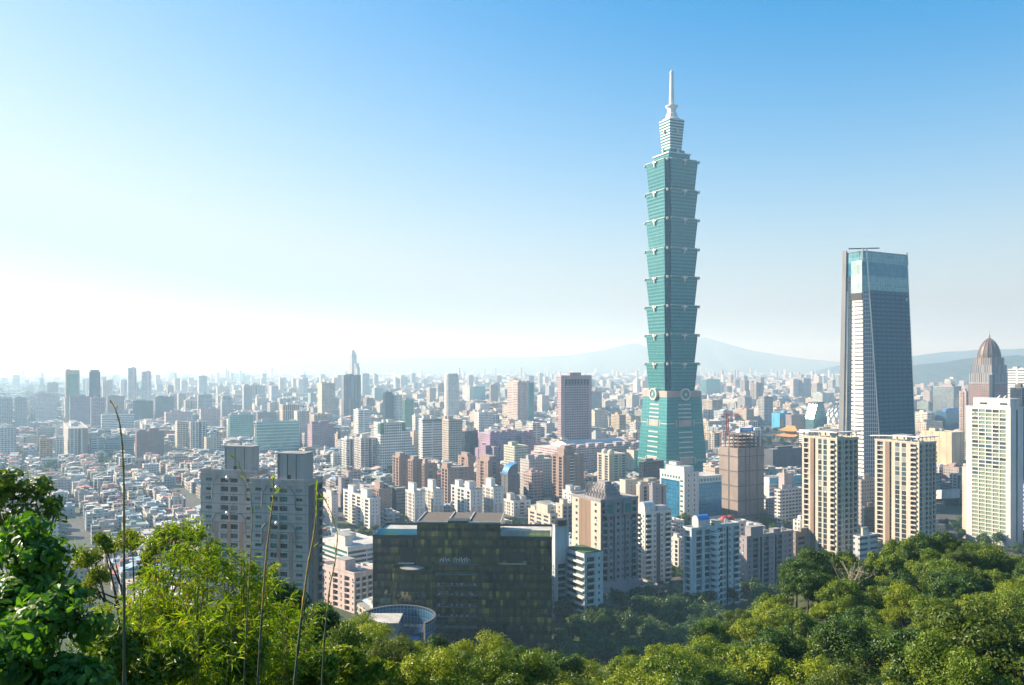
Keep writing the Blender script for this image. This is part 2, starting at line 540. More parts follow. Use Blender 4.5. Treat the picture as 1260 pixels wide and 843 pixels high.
class Bd:
    """A box-shaped plot seen corner-on: x0..xc is the sunny face, xc..x1 the shaded one (photo pixels at distance Y)."""
    def __init__(s, name, label, cat, x0, xc, x1, ytop, Y, alpha=60, W=None, D=None, yvis=None, short=None, group=None, z0=0.0):
        a = R(alpha)
        u = (math.cos(a), -math.sin(a)); v = (math.sin(a), math.cos(a))
        cx, cyy = X_(xc, Y), Y
        t0 = (x0 - CX) / F; t1 = (x1 - CX) / F
        if W is None: W = (cx - t0 * cyy) / (u[0] - t0 * u[1])
        if D is None: D = (t1 * cyy - cx) / (v[0] - t1 * v[1])
        s.W, s.D, s.H = W, D, Z_(ytop, Y) - z0
        s.alpha, s.Y = alpha, Y
        px, py = cx - u[0] * W / 2 + v[0] * D / 2, cyy - u[1] * W / 2 + v[1] * D / 2
        s.root = empty(name, (px, py, z0), -a)
        tag(s.root, label, cat, group)
        HERO.append((x0, x1, ytop, yvis if yvis else Yg_inv(Y), Y, px, py, 0.5 * math.hypot(W, D), short, W, D, a))
        s.open = []

    # u along the face, o outwards
    def pt(s, face, u, z, o=0.0):
        if face == 'F': return (-s.W / 2 + u, -s.D / 2 - o, z)
        return (s.W / 2 + o, -s.D / 2 + u, z)

    def span(s, face): return s.W if face == 'F' else s.D

    def fbox(s, mb, face, u0, u1, z0, z1, o0, o1, mat=0, top=None):
        a, b = s.pt(face, u0, z0, o1), s.pt(face, u1, z1, o0)
        mb.box(min(a[0], b[0]), max(a[0], b[0]), min(a[1], b[1]), max(a[1], b[1]), z0, z1, mat, top)

    def quad(s, mb, face, u0, u1, z0, z1, mat=0, o=0.0):
        mb.face([s.pt(face, u0, z0, o), s.pt(face, u1, z0, o), s.pt(face, u1, z1, o), s.pt(face, u0, z1, o)], mat)

    def backs(s, mb, z0, z1, mat=0, mat2=None):
        W, D = s.W / 2, s.D / 2
        mb.face([(W, D, z0), (-W, D, z0), (-W, D, z1), (W, D, z1)], mat)
        mb.face([(-W, D, z0), (-W, -D, z0), (-W, -D, z1), (-W, D, z1)], mat if mat2 is None else mat2)

    def facade(s, mb, face, spec, z0, z1, nf, skip=()):
        L = s.span(face)
        tot = sum(CELL[c][0] for c, _ in spec)
        fh = (z1 - z0) / nf
        u = 0.0
        for c, mat in spec:
            rel, op, depth, kind = CELL[c]
            ub = u + rel * L / tot
            if op is None:
                s.quad(mb, face, u, ub, z0, z1, mat)
            else:
                cw = ub - u
                oa, ob = u + op[0] * cw, u + op[1] * cw
                s.quad(mb, face, u, oa, z0, z1, mat); s.quad(mb, face, ob, ub, z0, z1, mat)
                zp = z0
                for k in range(nf):
                    za, zb = z0 + (k + op[2]) * fh, z0 + (k + op[3]) * fh
                    s.quad(mb, face, oa, ob, zp, za, mat)
                    P = lambda uu, zz, o: s.pt(face, uu, zz, o)
                    mb.face([P(oa, za, 0), P(ob, za, 0), P(ob, za, -depth), P(oa, za, -depth)], mat)
                    mb.face([P(oa, zb, -depth), P(ob, zb, -depth), P(ob, zb, 0), P(oa, zb, 0)], mat)
                    mb.face([P(oa, za, -depth), P(oa, zb, -depth), P(oa, zb, 0), P(oa, za, 0)], mat)
                    mb.face([P(ob, za, 0), P(ob, zb, 0), P(ob, zb, -depth), P(ob, za, -depth)], mat)
                    s.open.append((face, oa, ob, za, zb, depth, kind))
                    zp = zb
                s.quad(mb, face, oa, ob, zp, z1, mat)
            u = ub

    def fill_openings(s, glass=('glassdark', 'glassblue', 'glasspale'), rail='white', zmin=0.0, balcony=1.1):
        """every window and balcony seen is a part of its own; hidden ones are left out"""
        todo = {'window': [], 'balcony': []}
        for op in sorted(s.open, key=lambda q: (-q[4], q[0])):
            if op[4] < zmin: continue
            todo['window'].append(op)
            if op[6] == 'balcony': todo['balcony'].append(op)
        for nm, ops in todo.items():
            rest = MB()
            rmats = WMATS(glass[0]) if nm == 'window' else [M[rail], M['glassgreen']]
            for i, (face, ua, ub, za, zb, dep, kind) in enumerate(ops):
                w_, h_ = round(ub - ua, 1), round(zb - za, 1)
                var = glass[int(random.random() ** 1.5 * len(glass))]
                if i < 100:
                    me = window_mesh(w_, h_, var, kind) if nm == 'window' else balcony_mesh(w_, h_, rail, balcony)
                    o = link(nm, me, s.root)
                    o.location = s.pt(face, (ua + ub) / 2, za, -dep if nm == 'window' else 0.0)
                    o.rotation_euler = (0, 0, 0 if face == 'F' else math.pi / 2)
                else:
                    if nm == 'window':
                        s.fbox(rest, face, ua, ub, za, zb, -dep - 0.05, -dep + 0.02, 1)
                        s.fbox(rest, face, (ua + ub) / 2 - 0.05, (ua + ub) / 2 + 0.05, za + 0.04, zb - 0.04, -dep + 0.021, -dep + 0.09, 0)
                    else:
                        s.fbox(rest, face, ua, ub, za - 0.15, za + 0.95, balcony - 0.12, balcony, 0)
                        s.fbox(rest, face, ua, ub, za - 0.15, za, 0.01, balcony - 0.121, 0)
            if rest.v:
                o = rest.build(nm, rmats, s.root)
                o['kind'] = 'stuff'

    def roof(s, mat='roof', h=1.1, over=0.25, rim='grey', z=None, inset=0.0):
        z = s.H if z is None else z
        W, D = s.W / 2 + over - inset, s.D / 2 + over - inset
        mb = MB()
        mb.box(-W, W, -D, D, z + 0.002, z + 0.35, 1, 0)
        t = 0.35
        for a in ((-W, W, -D, -D + t), (-W, W, D - t, D), (-W, -W + t, -D + t, D - t), (W - t, W, -D + t, D - t)):
            mb.box(*a, z + 0.351, z + h, 1)
        return mb.build('roof', [M[mat], M[rim]], s.root)

    def shed(s, fu0, fu1, fv0, fv1, h, mat='grey', z=None, name='rooftop_shed', color=None, cap=True):
        z = (s.H if z is None else z) + 0.352
        x0, x1 = -s.W / 2 + fu0 * s.W, -s.W / 2 + fu1 * s.W
        y0, y1 = -s.D / 2 + fv0 * s.D, -s.D / 2 + fv1 * s.D
        mb = MB()
        mb.box(x0, x1, y0, y1, z, z + h, 0)
        if cap: mb.box(x0 - 0.2, x1 + 0.2, y0 - 0.2, y1 + 0.2, z + h + 0.002, z + h + 0.3, 1)
        return mb.build(name, [M[mat], M['roof']], s.root, color=color)

    def tank(s, fu, fv, r=1.1, h=2.2, z=None, mat='steel'):
        z = (s.H if z is None else z) + 0.352
        mb = MB()
        mb.rings([(r, z + .5), (r, z + .5 + h), (r * 0.4, z + .9 + h)], 10, (-s.W / 2 + fu * s.W, -s.D / 2 + fv * s.D))
        for q in range(3):
            a = q * 2.1
            mb.box(-s.W / 2 + fu * s.W + r * .7 * math.cos(a) - .1, -s.W / 2 + fu * s.W + r * .7 * math.cos(a) + .1, -s.D / 2 + fv * s.D + r * .7 * math.sin(a) - .1, -s.D / 2 + fv * s.D + r * .7 * math.sin(a) + .1, z, z + .498)
        return mb.build('water_tank', M[mat], s.root)


def Yg_inv(Y): return HY + F * CZ / Y


CELL = {
    'w': (1.0, (0.20, 0.80, 0.32, 0.80), 0.25, 'window'),
    'n': (0.7, (0.28, 0.72, 0.35, 0.78), 0.22, 'window'),
    'W': (1.6, (0.10, 0.90, 0.28, 0.84), 0.3, 'window'),
    'r': (3.0, (0.02, 0.98, 0.34, 0.86), 0.25, 'window'),
    'b': (1.5, (0.08, 0.92, 0.10, 0.88), 1.2, 'balcony'),
    'B': (1.5, (0.08, 0.92, 0.10, 0.90), 1.6, 'window'),
    'G': (1.5, (0.06, 0.94, 0.14, 0.86), 0.5, 'window'),
    'g': (1.0, (0.04, 0.96, 0.08, 0.96), 0.15, 'window'),
    'd': (0.45, (0.05, 0.95, 0.02, 0.985), 1.8, 'window'),
    '.': (0.35, None, 0, None),
    '-': (0.9, None, 0, None),
}


def spec(t, mat=0, **over):
    return [(c, over.get(c, mat)) for c in t]


_wm = {}


def WMATS(g): return [M['frame'], M[g]]


def window_mesh(w_, h_, g, kind):
    k = (w_, h_, g)
    if k not in _wm:
        mb = MB()
        mb.box(-w_ / 2, w_ / 2, 0, 0.05, 0, h_, 1)
        f = 0.09
        mb.box(-w_ / 2, w_ / 2, -0.07, -0.001, 0, f); mb.box(-w_ / 2, w_ / 2, -0.07, -0.001, h_ - f, h_)
        mb.box(-w_ / 2, -w_ / 2 + f, -0.07, -0.001, f + .001, h_ - f - .001); mb.box(w_ / 2 - f, w_ / 2, -0.07, -0.001, f + .001, h_ - f - .001)
        n = max(1, int(w_ / 1.6))
        for i in range(1, n + 1):
            x = -w_ / 2 + w_ * i / (n + 1)
            mb.box(x - .04, x + .04, -0.06, -0.001, f + .001, h_ - f - .001)
        _wm[k] = mb.mesh('window', WMATS(g))
    return _wm[k]


def balcony_mesh(w_, h_, rail, out):
    k = ('b', w_, rail, out)
    if k not in _wm:
        mb = MB()
        mb.box(-w_ / 2, w_ / 2, -out, -0.01, -0.15, 0.02)
        mb.box(-w_ / 2, w_ / 2, -out, -out + .12, 0.021, 0.95)
        mb.box(-w_ / 2, -w_ / 2 + .12, -out + .121, -0.01, 0.021, 0.95)
        mb.box(w_ / 2 - .12, w_ / 2, -out + .121, -0.01, 0.021, 0.95)
        _wm[k] = mb.mesh('balcony', [M[rail]])
    return _wm[k]


# ------------------------------------------------------------------ the tiered tower
def tiered_tower():
    Y = 1045.0
    k = Y / F
    al = 64.3
    a = R(al)
    cx = X_(826.5, Y)
    root = empty('skyscraper', (cx, Y, 0), -a)
    tag(root, 'tallest skyscraper, teal glass tiers stacked like a pagoda under a silver spire', 'skyscraper')
    HERO.append((785, 876, 86, 572, Y, cx, Y, 45, 'the tiered teal skyscraper', 60, 60, a))
    zz = lambda py: Z_(py, Y)

    def glass(name, tint, dark, metallic, lo=False):
        return curtain(name, tint, dark, 1.6, 4.2, sp=0.34, metallic=metallic, rough=0.2, vary=0.12, mull=0.0)
    g1 = glass('tower_teal_glass', (0.032, 0.165, 0.185), (0.095, 0.30, 0.30), 0.15)
    g2 = glass('tower_base_glass', (0.045, 0.22, 0.235), (0.08, 0.29, 0.295), 0.25)
    gd = curtain('tower_corner_glass', (0.03, 0.13, 0.17), (0.05, 0.17, 0.2), 1.2, 4.2, metallic=0.4)
    trim = plain('tower_pale_metal', (0.62, 0.60, 0.55), 0.4, 0.1, 0.1, metallic=0.3)
    eave_m = plain('tower_eave_metal', (0.40, 0.47, 0.45), 0.4, 0.1, 0.1, metallic=0.3)
    stone = plain('tower_pinkish_panel', (0.42, 0.34, 0.31), 0.6, 0.15, 0.1)
    ledge = plain('tower_pale_ledge', (0.085, 0.25, 0.26), 0.5, 0.1, 0.1)

    def plan(h, n):
        q = []
        for sx, sy in ((1, -1), (1, 1), (-1, 1), (-1, -1)):
            c = [(h, h - 2 * n), (h - n, h - 2 * n), (h - n, h - n), (h - 2 * n, h - n), (h - 2 * n, h)]
            if sx * sy < 0: c = c[::-1]
            # order counter-clockwise
            pts = [(sx * p[0], sy * p[1]) for p in c]
            q += pts
        return q
    # each corner list must run counter-clockwise; check and flip
    def ccw(P):
        A = sum(P[i][0] * P[(i + 1) % len(P)][1] - P[(i + 1) % len(P)][0] * P[i][1] for i in range(len(P)))
        return P if A > 0 else P[::-1]

    mats20 = None
    tops = [201.5, 238, 272.5, 308, 342.4, 377.3, 412, 446.7, 480.4]
    orn = {}
    for i in range(8):
        zt, zb = zz(tops[i]), zz(tops[i + 1])
        ht, hb = 24.8, 21.7
        A, B = ccw(plan(hb, 2.6)), ccw(plan(ht, 2.9))
        mb = MB()
        nfl = 8
        ms = []
        for j in range(len(A)):
            p, q = A[j], A[(j + 1) % len(A)]
            ms.append(0 if math.hypot(p[0] - q[0], p[1] - q[1]) > 8 else 1)
        for f in range(nfl):
            fa, fb = f / nfl, (f + 1) / nfl
            PA = [(p[0] + (q[0] - p[0]) * fa, p[1] + (q[1] - p[1]) * fa) for p, q in zip(A, B)]
            PB = [(p[0] + (q[0] - p[0]) * fb, p[1] + (q[1] - p[1]) * fb) for p, q in zip(A, B)]
            mb.loft(PA, zb + (zt - zb) * fa, PB, zb + (zt - zb) * fb, ms)
            # a fine projecting ledge at every floor line on the broad faces
            hh = hb + (ht - hb) * fa
            z = zb + (zt - zb) * fa
            for s_ in (0, 1):
                L = hh - 2 * 2.75
                if s_ == 0: mb.box(-L, L, -hh - 0.30, -hh + 0.1, z + 0.05, z + 0.5, 2)
                else: mb.box(hh - 0.1, hh + 0.30, -L, L, z + 0.05, z + 0.5, 2)
        mb.cap(B, zt, 2)
        tier = mb.build('tier', [g1, gd, ledge], root)
        eb = MB()
        e = ht - 5.6
        for bx in ((-e, e, -ht - 0.7, -ht + 0.4), (-e, e, ht - 0.4, ht + 0.7), (-ht - 0.7, -ht + 0.4, -e, e), (ht - 0.4, ht + 0.7, -e, e)):
            eb.box(*bx, zt - 0.3, zt + 0.45)
        eb.build('eave', eave_m, tier)
        # cloud-shaped ornament in the middle of each face and scrolls on the corners
        for s_ in (0, 1):
            ob = MB()
            def bx(u0, u1, z0, z1, d):
                if s_ == 0: ob.box(u0, u1, -ht - d, -ht + 0.3, z0, z1)
                else: ob.box(ht - 0.3, ht + d, u0, u1, z0, z1)
            bx(-3.6, -1.3, zt - 2.2, zt - .3, 1.5); bx(1.3, 3.6, zt - 2.2, zt - .3, 1.5); bx(-1.29, 1.29, zt - 3.2, zt + .6, 1.9)
            bx(-0.6, 0.6, zt - 6.8, zt - 3.21, 1.5)
            ob.build('cloud_ornament', trim, tier)
        for sx, sy in ((1, -1), (1, 1), (-1, -1)):
            cb = MB()
            cb.rings([(0.6, zt - 3), (1.3, zt - 2.2), (1.5, zt - .4), (0.7, zt + .6)], 8, (sx * (ht - 1.6), sy * (ht - 1.6)))
            cb.build('corner_ornament', trim, tier)
    # flared base with belt, coin medallions and pale bands
    zb, zt = 0.0, zz(488)
    hb, ht = 31.8, 24.9
    mb = MB()
    mb.loft(rect(-hb, hb, -hb, hb), zb, rect(-ht, ht, -ht, ht), zt, 0)
    mb.cap(rect(-ht, ht, -ht, ht), zt, 0)
    base = mb.build('base', [g2], root)
    mb = MB(); mb.box(-25.2, 25.2, -25.2, 25.2, zt + 0.002, zz(480.4) - 0.01)
    belt = mb.build('belt', stone, root)
    for s_ in (0, 1):
        for nm, r_, d0, d1, mt in (('coin_medallion', 7.4, 25.2, 28.2, trim),):
            mb = MB()
            n = 28
            zc = zz(484.5)
            def ring(r0, r1, da, db, mat):
                for q in range(n):
                    a0, a1 = 2 * math.pi * q / n, 2 * math.pi * (q + 1) / n
                    def p(r, an, d):
                        return (r * math.cos(an), -d, zc + r * math.sin(an)) if s_ == 0 else (d, r * math.cos(an), zc + r * math.sin(an))
                    mb.face([p(r1, a0, da), p(r1, a1, da), p(r1, a1, db), p(r1, a0, db)], mat)
                    mb.face([p(r0, a0, db), p(r1, a0, db), p(r1, a1, db), p(r0, a1, db)], mat)
            ring(5.6, 7.4, d0, d1, 0); ring(0.01, 5.6, d0, d1 - 0.7, 1)
            if s_ == 0: mb.box(-1.5, 1.5, -d1 - .1, -d1 + 0.69, zc - 1.5, zc + 1.5, 0)
            else: mb.box(d1 - 0.69, d1 + .1, -1.5, 1.5, zc - 1.5, zc + 1.5, 0)
            mb.build(nm, [trim, ledge], root)

    def hw(z): return hb + (ht - hb) * (z - zb) / (zt - zb)

    def slab(s_, u0, u1, z0, z1, mat, name):
        mb = MB()
        for (za, zc_) in ((z0, z1),):
            a_, b_ = hw(za) + 0.22, hw(zc_) + 0.22
            a2, b2 = a_ - 0.6, b_ - 0.6
            if s_ == 0: P = lambda u, h, z: (u, -h, z)
            else: P = lambda u, h, z: (h, u, z)
            mb.face([P(u0, a_, za), P(u1, a_, za), P(u1, b_, zc_), P(u0, b_, zc_)])
            mb.face([P(u0, b_, zc_), P(u1, b_, zc_), P(u1, b2, zc_), P(u0, b2, zc_)])
            mb.face([P(u0, a2, za), P(u1, a2, za), P(u1, a_, za), P(u0, a_, za)])
            mb.face([P(u0, a2, za), P(u0, a_, za), P(u0, b_, zc_), P(u0, b2, zc_)])
            mb.face([P(u1, a_, za), P(u1, a2, za), P(u1, b2, zc_), P(u1, b_, zc_)])
        mb.build(name, mat, base)
    for s_ in (0, 1):
        for py in (497, 502, 507, 512, 530, 536, 542, 548, 554, 560):
            zc_ = zz(py); hwid = hw(zc_) * 0.36
            slab(s_, -hwid, hwid, zc_ - 0.7, zc_ + 0.7, trim, 'pale_band')
        for p0, p1 in ((523, 515.5), (568, 560.5)):
            z0, z1 = zz(p0), zz(p1)
            slab(s_, -9.3, 9.3, z0, z1, stone, 'stone_panel')
            for sgn in (-1, 1):
                u0, u1 = sorted((sgn * 12.2, sgn * 13.8))
                slab(s_, u0, u1, z0, z1, stone, 'stone_panel')
                u0, u1 = sorted((sgn * 15, sgn * (hw(z0) - .3)))
                slab(s_, u0, u1, (z0 + z1) / 2 - .4, (z0 + z1) / 2 + .4, trim, 'pale_band')
    # crown
    mb = MB()
    z = zz(201.5)
    mb.box(-18, 18, -18, 18, z + 0.75, z + 2.2, 1)
    mb.box(-15.5, 15.5, -15.5, 15.5, z + 2.21, zz(193), 0); mb.box(-16.6, 16.6, -16.6, 16.6, zz(193) + .01, zz(191.5), 1)
    mb.box(-11, 11, -11, 11, zz(191.5) + .01, zz(187), 0)
    crown = mb.build('crown_platform', [g1, trim], root)
    zb2, zt2 = zz(187), zz(149)
    mb = MB()
    nl = 11
    for i in range(nl):
        f0, f1 = i / nl, (i + 0.62) / nl
        h0 = 8.3 + 2.6 * f0; h1 = 8.3 + 2.6 * f1
        z0, z1 = zb2 + (zt2 - zb2) * f0, zb2 + (zt2 - zb2) * f1
        z2 = zb2 + (zt2 - zb2) * (i + 1) / nl
        mb.loft(rect(-h0, h0, -h0, h0), z0, rect(-h1, h1, -h1, h1), z1, 0)
        mb.box(-h1 - 0.25, h1 + 0.25, -h1 - .25, h1 + .25, z1, z2, 1)
    mb.build('upper_column', [g1, trim], root)
    for sx, sy in ((1, 0), (-1, 0), (0, 1), (0, -1)):
        mb = MB()
        mb.rings([(0.8, zz(166)), (1.3, zz(164.5)), (1.3, zz(162.5)), (0.6, zz(161))], 8, (sx * 11.2, sy * 11.2))
        mb.build('dish_ornament', trim, root)
        mb = MB()
        mb.rings([(1.1, zz(191)), (1.6, zz(189.5)), (1.2, zz(185))], 8, (sx * 12.6, sy * 12.6))
        mb.build('scroll_ornament', trim, root)
    mb = MB()
    mb.rings([(10.5, zt2 + .02), (11.2, zt2 + 1.5), (9.5, zt2 + 2.4), (7.5, zt2 + 2.5), (6.8, zz(141)), (5.6, zz(140)), (5.2, zz(134.5)), (7.4, zz(132)), (7.6, zz(130.5)), (3.4, zz(129.8))], 16)
    mb.build('pinnacle', M['white'], root)
    mb = MB()
    mb.rings([(3.1, zz(129.7)), (3.0, zz(118)), (2.4, zz(105)), (2.1, zz(92)), (2.4, zz(91)), (2.2, zz(88.5)), (0.8, zz(86.5))], 14)
    mb.build('spire', M['white'], root, smooth=False)


tiered_tower()


# ------------------------------------------------------------------ the slant-edged blue tower
def slanted_tower():
    Y = 883.0
    al = R(60)
    u = Vector((math.cos(al), -math.sin(al))); v = Vector((math.sin(al), math.cos(al)))
    zt, zb = Z_(305, Y), 0.0
    ch = Vector((-math.cos(R(18)), math.sin(R(18)) * 0.15))

    def cut(p, d, px):
        t = (px - CX) / F
        return p + d * ((t * p.y - p.x) / (d.x - t * d.y))

    def plan(pl, pa, pb, pr):
        B = Vector((X_(pb, Y), Y))
        A = cut(B, ch, pa)
        L = cut(A, -u, pl)
        Rr = cut(B, v, pr)
        return [L, A, B, Rr, Rr + (L - A)]
    bot, top = plan(1031, 1064, 1088, 1130), plan(1038, 1061.5, 1066, 1116)
    c = (bot[0] + bot[3]) / 2
    root = empty('skyscraper', (c.x, c.y, 0), 0)
    tag(root, 'dark blue glass office tower with slanting corner and pale glass crown', 'skyscraper')
    HERO.append((1031, 1128, 303, 545, Y, c.x, c.y, 44, 'the slant-edged blue tower', 70, 70, al))
    at = lambda f: [tuple(a + (b - a) * f - c) for a, b in zip(bot, top)]
    t = NT('slanted_tower_blue_skin')
    fu, fv, wn = uvcell(t, 1.35, 4.3)
    uv = t.n('SeparateXYZ'); t.t.links.new(t.n('UVMap').outputs[0], uv.inputs[0])
    bay = t.m('FRACT', t.m('DIVIDE', uv.outputs[0], 8.1))
    win = t.m('MULTIPLY', t.m('MULTIPLY', between(t, fu, 0.15, 0.85), between(t, fv, 0.35, 0.85)), between(t, bay, 0.15, 0.96))
    col = t.mix(win, (0.003, 0.065, 0.120), t.mix(wn.outputs['Value'], (0.010, 0.15, 0.23), (0.03, 0.23, 0.33)))
    fin = t.m('LESS_THAN', fu, 0.13)
    col = t.mix(fin, col, (0.008, 0.035, 0.07))
    mblue = t.set(Base_Color=col, Roughness=0.18, Metallic=0.0)
    t.b.inputs['Specular IOR Level'].default_value = 0.16
    crown = curtain('slanted_tower_crown_glass', (0.12, 0.31, 0.35), (0.08, 0.24, 0.29), 2.7, 4.3, sp=0.2, metallic=0.35, mcol=(0.35, 0.5, 0.55))
    crown2 = curtain('slanted_tower_deep_glass', (0.04, 0.20, 0.30), (0.03, 0.15, 0.24), 2.7, 4.3, sp=0.2, metallic=0.4)
    white = facade('slanted_tower_ribbon', 60, 4.3, 0.01, 0.99, 0.0, 0.30, src='obj', glass=(0.04, 0.05, 0.06))
    fins = NT('slanted_tower_fins')
    fu, fv, wn = uvcell(fins, 1.9, 4.3)
    mfin = fins.set(Base_Color=fins.mix(fins.m('MULTIPLY', fins.m('GREATER_THAN', fu, 0.45), between(fins, fv, 0.15, 0.9)), (0.42, 0.46, 0.5), (0.03, 0.05, 0.07)), Roughness=0.35)
    zs = lambda f: zb + (zt - zb) * f
    fz = lambda py: (Z_(py, Y) - zb) / (zt - zb)
    f1, f2, f3 = fz(357), fz(339), fz(322)
    mb = MB()
    A, B = at(0), at(f1)
    mb.loft(A, zs(0), B, zs(f1), [1, 2, 0, 0, 0])
    body = mb.build('tower_body', [mblue, M['white'], mfin], root)
    body.color = (0.7, 0.69, 0.66, 1)
    # crown: pale, deep, pale bands
    mb = MB()
    for a_, b_, m in ((f1, f2, 0), (f2, f3, 1), (f3, fz(309), 0)):
        mb.loft(at(a_), zs(a_), at(b_), zs(b_), m)
    mb.cap(at(fz(313)), zs(fz(313)), 2)
    cr = mb.build('glass_crown', [crown, crown2, M['roof']], root)
    # crown posts and rim
    mb = MB()
    P0, P1 = at(f3), at(fz(305.5))
    for i in range(5):
        p, q = Vector((*P0[i], zs(f3))), Vector((*P1[i], zs(fz(305.5))))
        mb.tube([p, q], 0.9, 4)
    Q = at(fz(309)); q2 = zs(fz(309))
    for i in range(5):
        mb.tube([(*Q[i], q2), (*Q[(i + 1) % 5], q2)], 0.45, 4)
    mb.build('crown_frame', M['c_grey'], cr)
    # left face: grey flank, dark slot, white ribbon storeys
    strips = [('grey_flank', 0.0, 0.20, 1.6, plain('cool_grey_panel', (.19, .20, .215), .6, .1, .05)), ('dark_slot', 0.28, 0.50, 0.3, M['c_dark']), ('ribbon_front', 0.50, 0.995, 0.8, white)]
    for nm, a_, b_, o, mt in strips:
        ftop = fz(369) if nm == 'ribbon_front' else (fz(338) if nm == 'dark_slot' else fz(306))
        mb = MB()
        A, B = at(0), at(ftop)
        n = -Vector((u.y * -1, u.x)).normalized()
        n = Vector((-v.x, -v.y))
        def lp(P, f): return Vector(P[0]) + (Vector(P[1]) - Vector(P[0])) * f
        a0, a1, b0, b1 = lp(A, a_), lp(A, b_), lp(B, a_), lp(B, b_)
        z1 = zs(ftop)
        o3 = n * o
        pts = [a0 + o3, a1 + o3, a1 + n * .02, a0 + n * .02]
        ptt = [b0 + o3, b1 + o3, b1 + n * .02, b0 + n * .02]
        mb.loft([tuple(p) for p in pts], zs(0), [tuple(p) for p in ptt], z1)
        mb.cap([tuple(p) for p in ptt], z1)
        mb.build(nm, mt, root, color=(0.82, 0.80, 0.75))
    # pale glass bay on the upper left face
    mb = MB()
    A, B = at(fz(369)), at(fz(320)); n = Vector((-v.x, -v.y))
    def lp(P, f): return Vector(P[0]) + (Vector(P[1]) - Vector(P[0])) * f
    fm = fz(360)
    K = at(fm)
    mk = lambda P: [tuple(lp(P, .45) + n * 1.2), tuple(lp(P, .99) + n * 1.2), tuple(lp(P, .99) + n * .02), tuple(lp(P, .45) + n * .02)]
    mb.loft(mk(A), zs(fz(369)) + .01, mk(K), zs(fm), 1); mb.loft(mk(K), zs(fm), mk(B), zs(fz(320)), 0); mb.cap(mk(B), zs(fz(320)), 0)
    pale = curtain('slanted_tower_pale_glass', (0.42, 0.55, 0.52), (0.34, 0.46, 0.44), 4, 5, sp=0.12, metallic=0.3, mcol=(0.3, 0.4, 0.4))
    mb.build('glass_bay', [pale, M['black']], root)
    # bright slanting edges
    mb = MB()
    for i, rad in ((2, 0.65), (3, 0.5), (0, 0.5)):
        mb.tube([(*at(0)[i], 0), (*at(fz(306))[i], zs(fz(306)))], rad, 6)
    mb.build('edge_trim', M['steel'], root)
    # roof beam of the cleaning gantry and emblem
    mb = MB()
    t_ = at(1.0)
    p0 = Vector((X_(1047, Y) - c.x, Y - c.y + 6)); p1 = Vector((X_(1083, Y) - c.x, Y - c.y + 2))
    mb.tube([(*p0, Z_(305.2, Y)), (*p1, Z_(305.0, Y))], 0.6, 6)
    mb.build('roof_gantry', M['black'], root)
    E = at(fz(366)); ez = zs(fz(366))
    p = Vector(E[2]) + (Vector(E[3]) - Vector(E[2])) * 0.93
    mb = MB()
    n2 = Vector((u.x, u.y))
    for q in range(20):
        a0, a1 = 2 * math.pi * q / 20, 2 * math.pi * (q + 1) / 20
        def pp(r, an):
            w_ = p + v * (r * math.cos(an)) + n2 * 0.35
            return (w_.x, w_.y, ez + r * math.sin(an))
        mb.face([pp(1.25, a0), pp(1.9, a0), pp(1.9, a1), pp(1.25, a1)])
    for s0 in (0, 1, 2):
        def q3(dx, dz): w_ = p + v * dx + n2 * 0.36; return (w_.x, w_.y, ez + dz)
        x = -0.9 + s0 * 0.62
        mb.face([q3(x, -0.5), q3(x + .45, -0.5), q3(x + .45, 0.1 + .3 * (s0 == 1)), q3(x, 0.1 + .3 * (s0 == 1))])
    mb.build('round_emblem', M['white'], root)
    # podium
    mb = MB()
    w0 = at(0)
    mb.prism([tuple(Vector(p) * 1.06) for p in w0], 0, 24, 0)
    mb.build('podium', M['c_dark'], root)


slanted_tower()


# ------------------------------------------------------------------ domed stone tower far right
def domed_tower():
    b = Bd('skyscraper', 'pinkish stone tower with stepped glass shoulders and a ribbed dome tip', 'skyscraper', 1191.5, 1221, 1243, 472, 1500, yvis=497, short='the domed stone tower')
    Y = 1500
    zz = lambda py: Z_(py, Y)
    W, D, H = b.W / 2, b.D / 2, b.H
    mb = MB()
    P = rect(-W, W, -D, D)
    mb.loft(P, 0, P, H, 0); mb.cap(P, H, 0)
    mb.build('wall', M['f_grid'], b.root, color=(0.32, 0.22, 0.20))
    mb = MB(); mb.box(W - 5, W + 1.2, -D - 1.2, -D + 5, 0.0, zz(461)); mb.build('glass_corner', M['c_dark'], b.root)
    for k, (f, p0, p1, col) in enumerate(((0.97, 472, 459, (0.30, 0.30, 0.31)), (0.84, 459, 449, (0.28, 0.26, 0.26)), (0.72, 449, 440, (0.27, 0.22, 0.20)))):
        mb = MB(); Q = rect(-W * f, W * f, -D * f, D * f)
        mb.loft(Q, zz(p0) + .002, Q, zz(p1), 0); mb.cap(Q, zz(p1), 0)
        mb.build('setback', M['f_strip'], b.root, color=col)
    r = 0.62 * (W + D) / 2
    mb = MB()
    prof = [(r * 1.22, zz(440) + .01), (r * 1.2, zz(436)), (r * 1.1, zz(431)), (r * .93, zz(426)), (r * .66, zz(421)), (r * .3, zz(417)), (r * .12, zz(415))]
    mb.rings(prof, 16)
    dm = mb.build('dome', plain('dome_bronze', (0.13, 0.095, 0.075), 0.5, 0.15, 0.2), b.root)
    mb = MB()
    for q in range(16):
        an = 2 * math.pi * q / 16
        mb.tube([((rr + .2) * math.cos(an), (rr + .2) * math.sin(an), z) for rr, z in prof[:-1]], 0.5, 4)
    mb.build('ribbing', M['brown'], dm)
    mb = MB(); mb.rings([(.8, zz(415)), (1.9, zz(413.5)), (1.9, zz(412)), (.7, zz(411)), (.35, zz(406))], 10); mb.build('finial', M['tan'], b.root)


domed_tower()


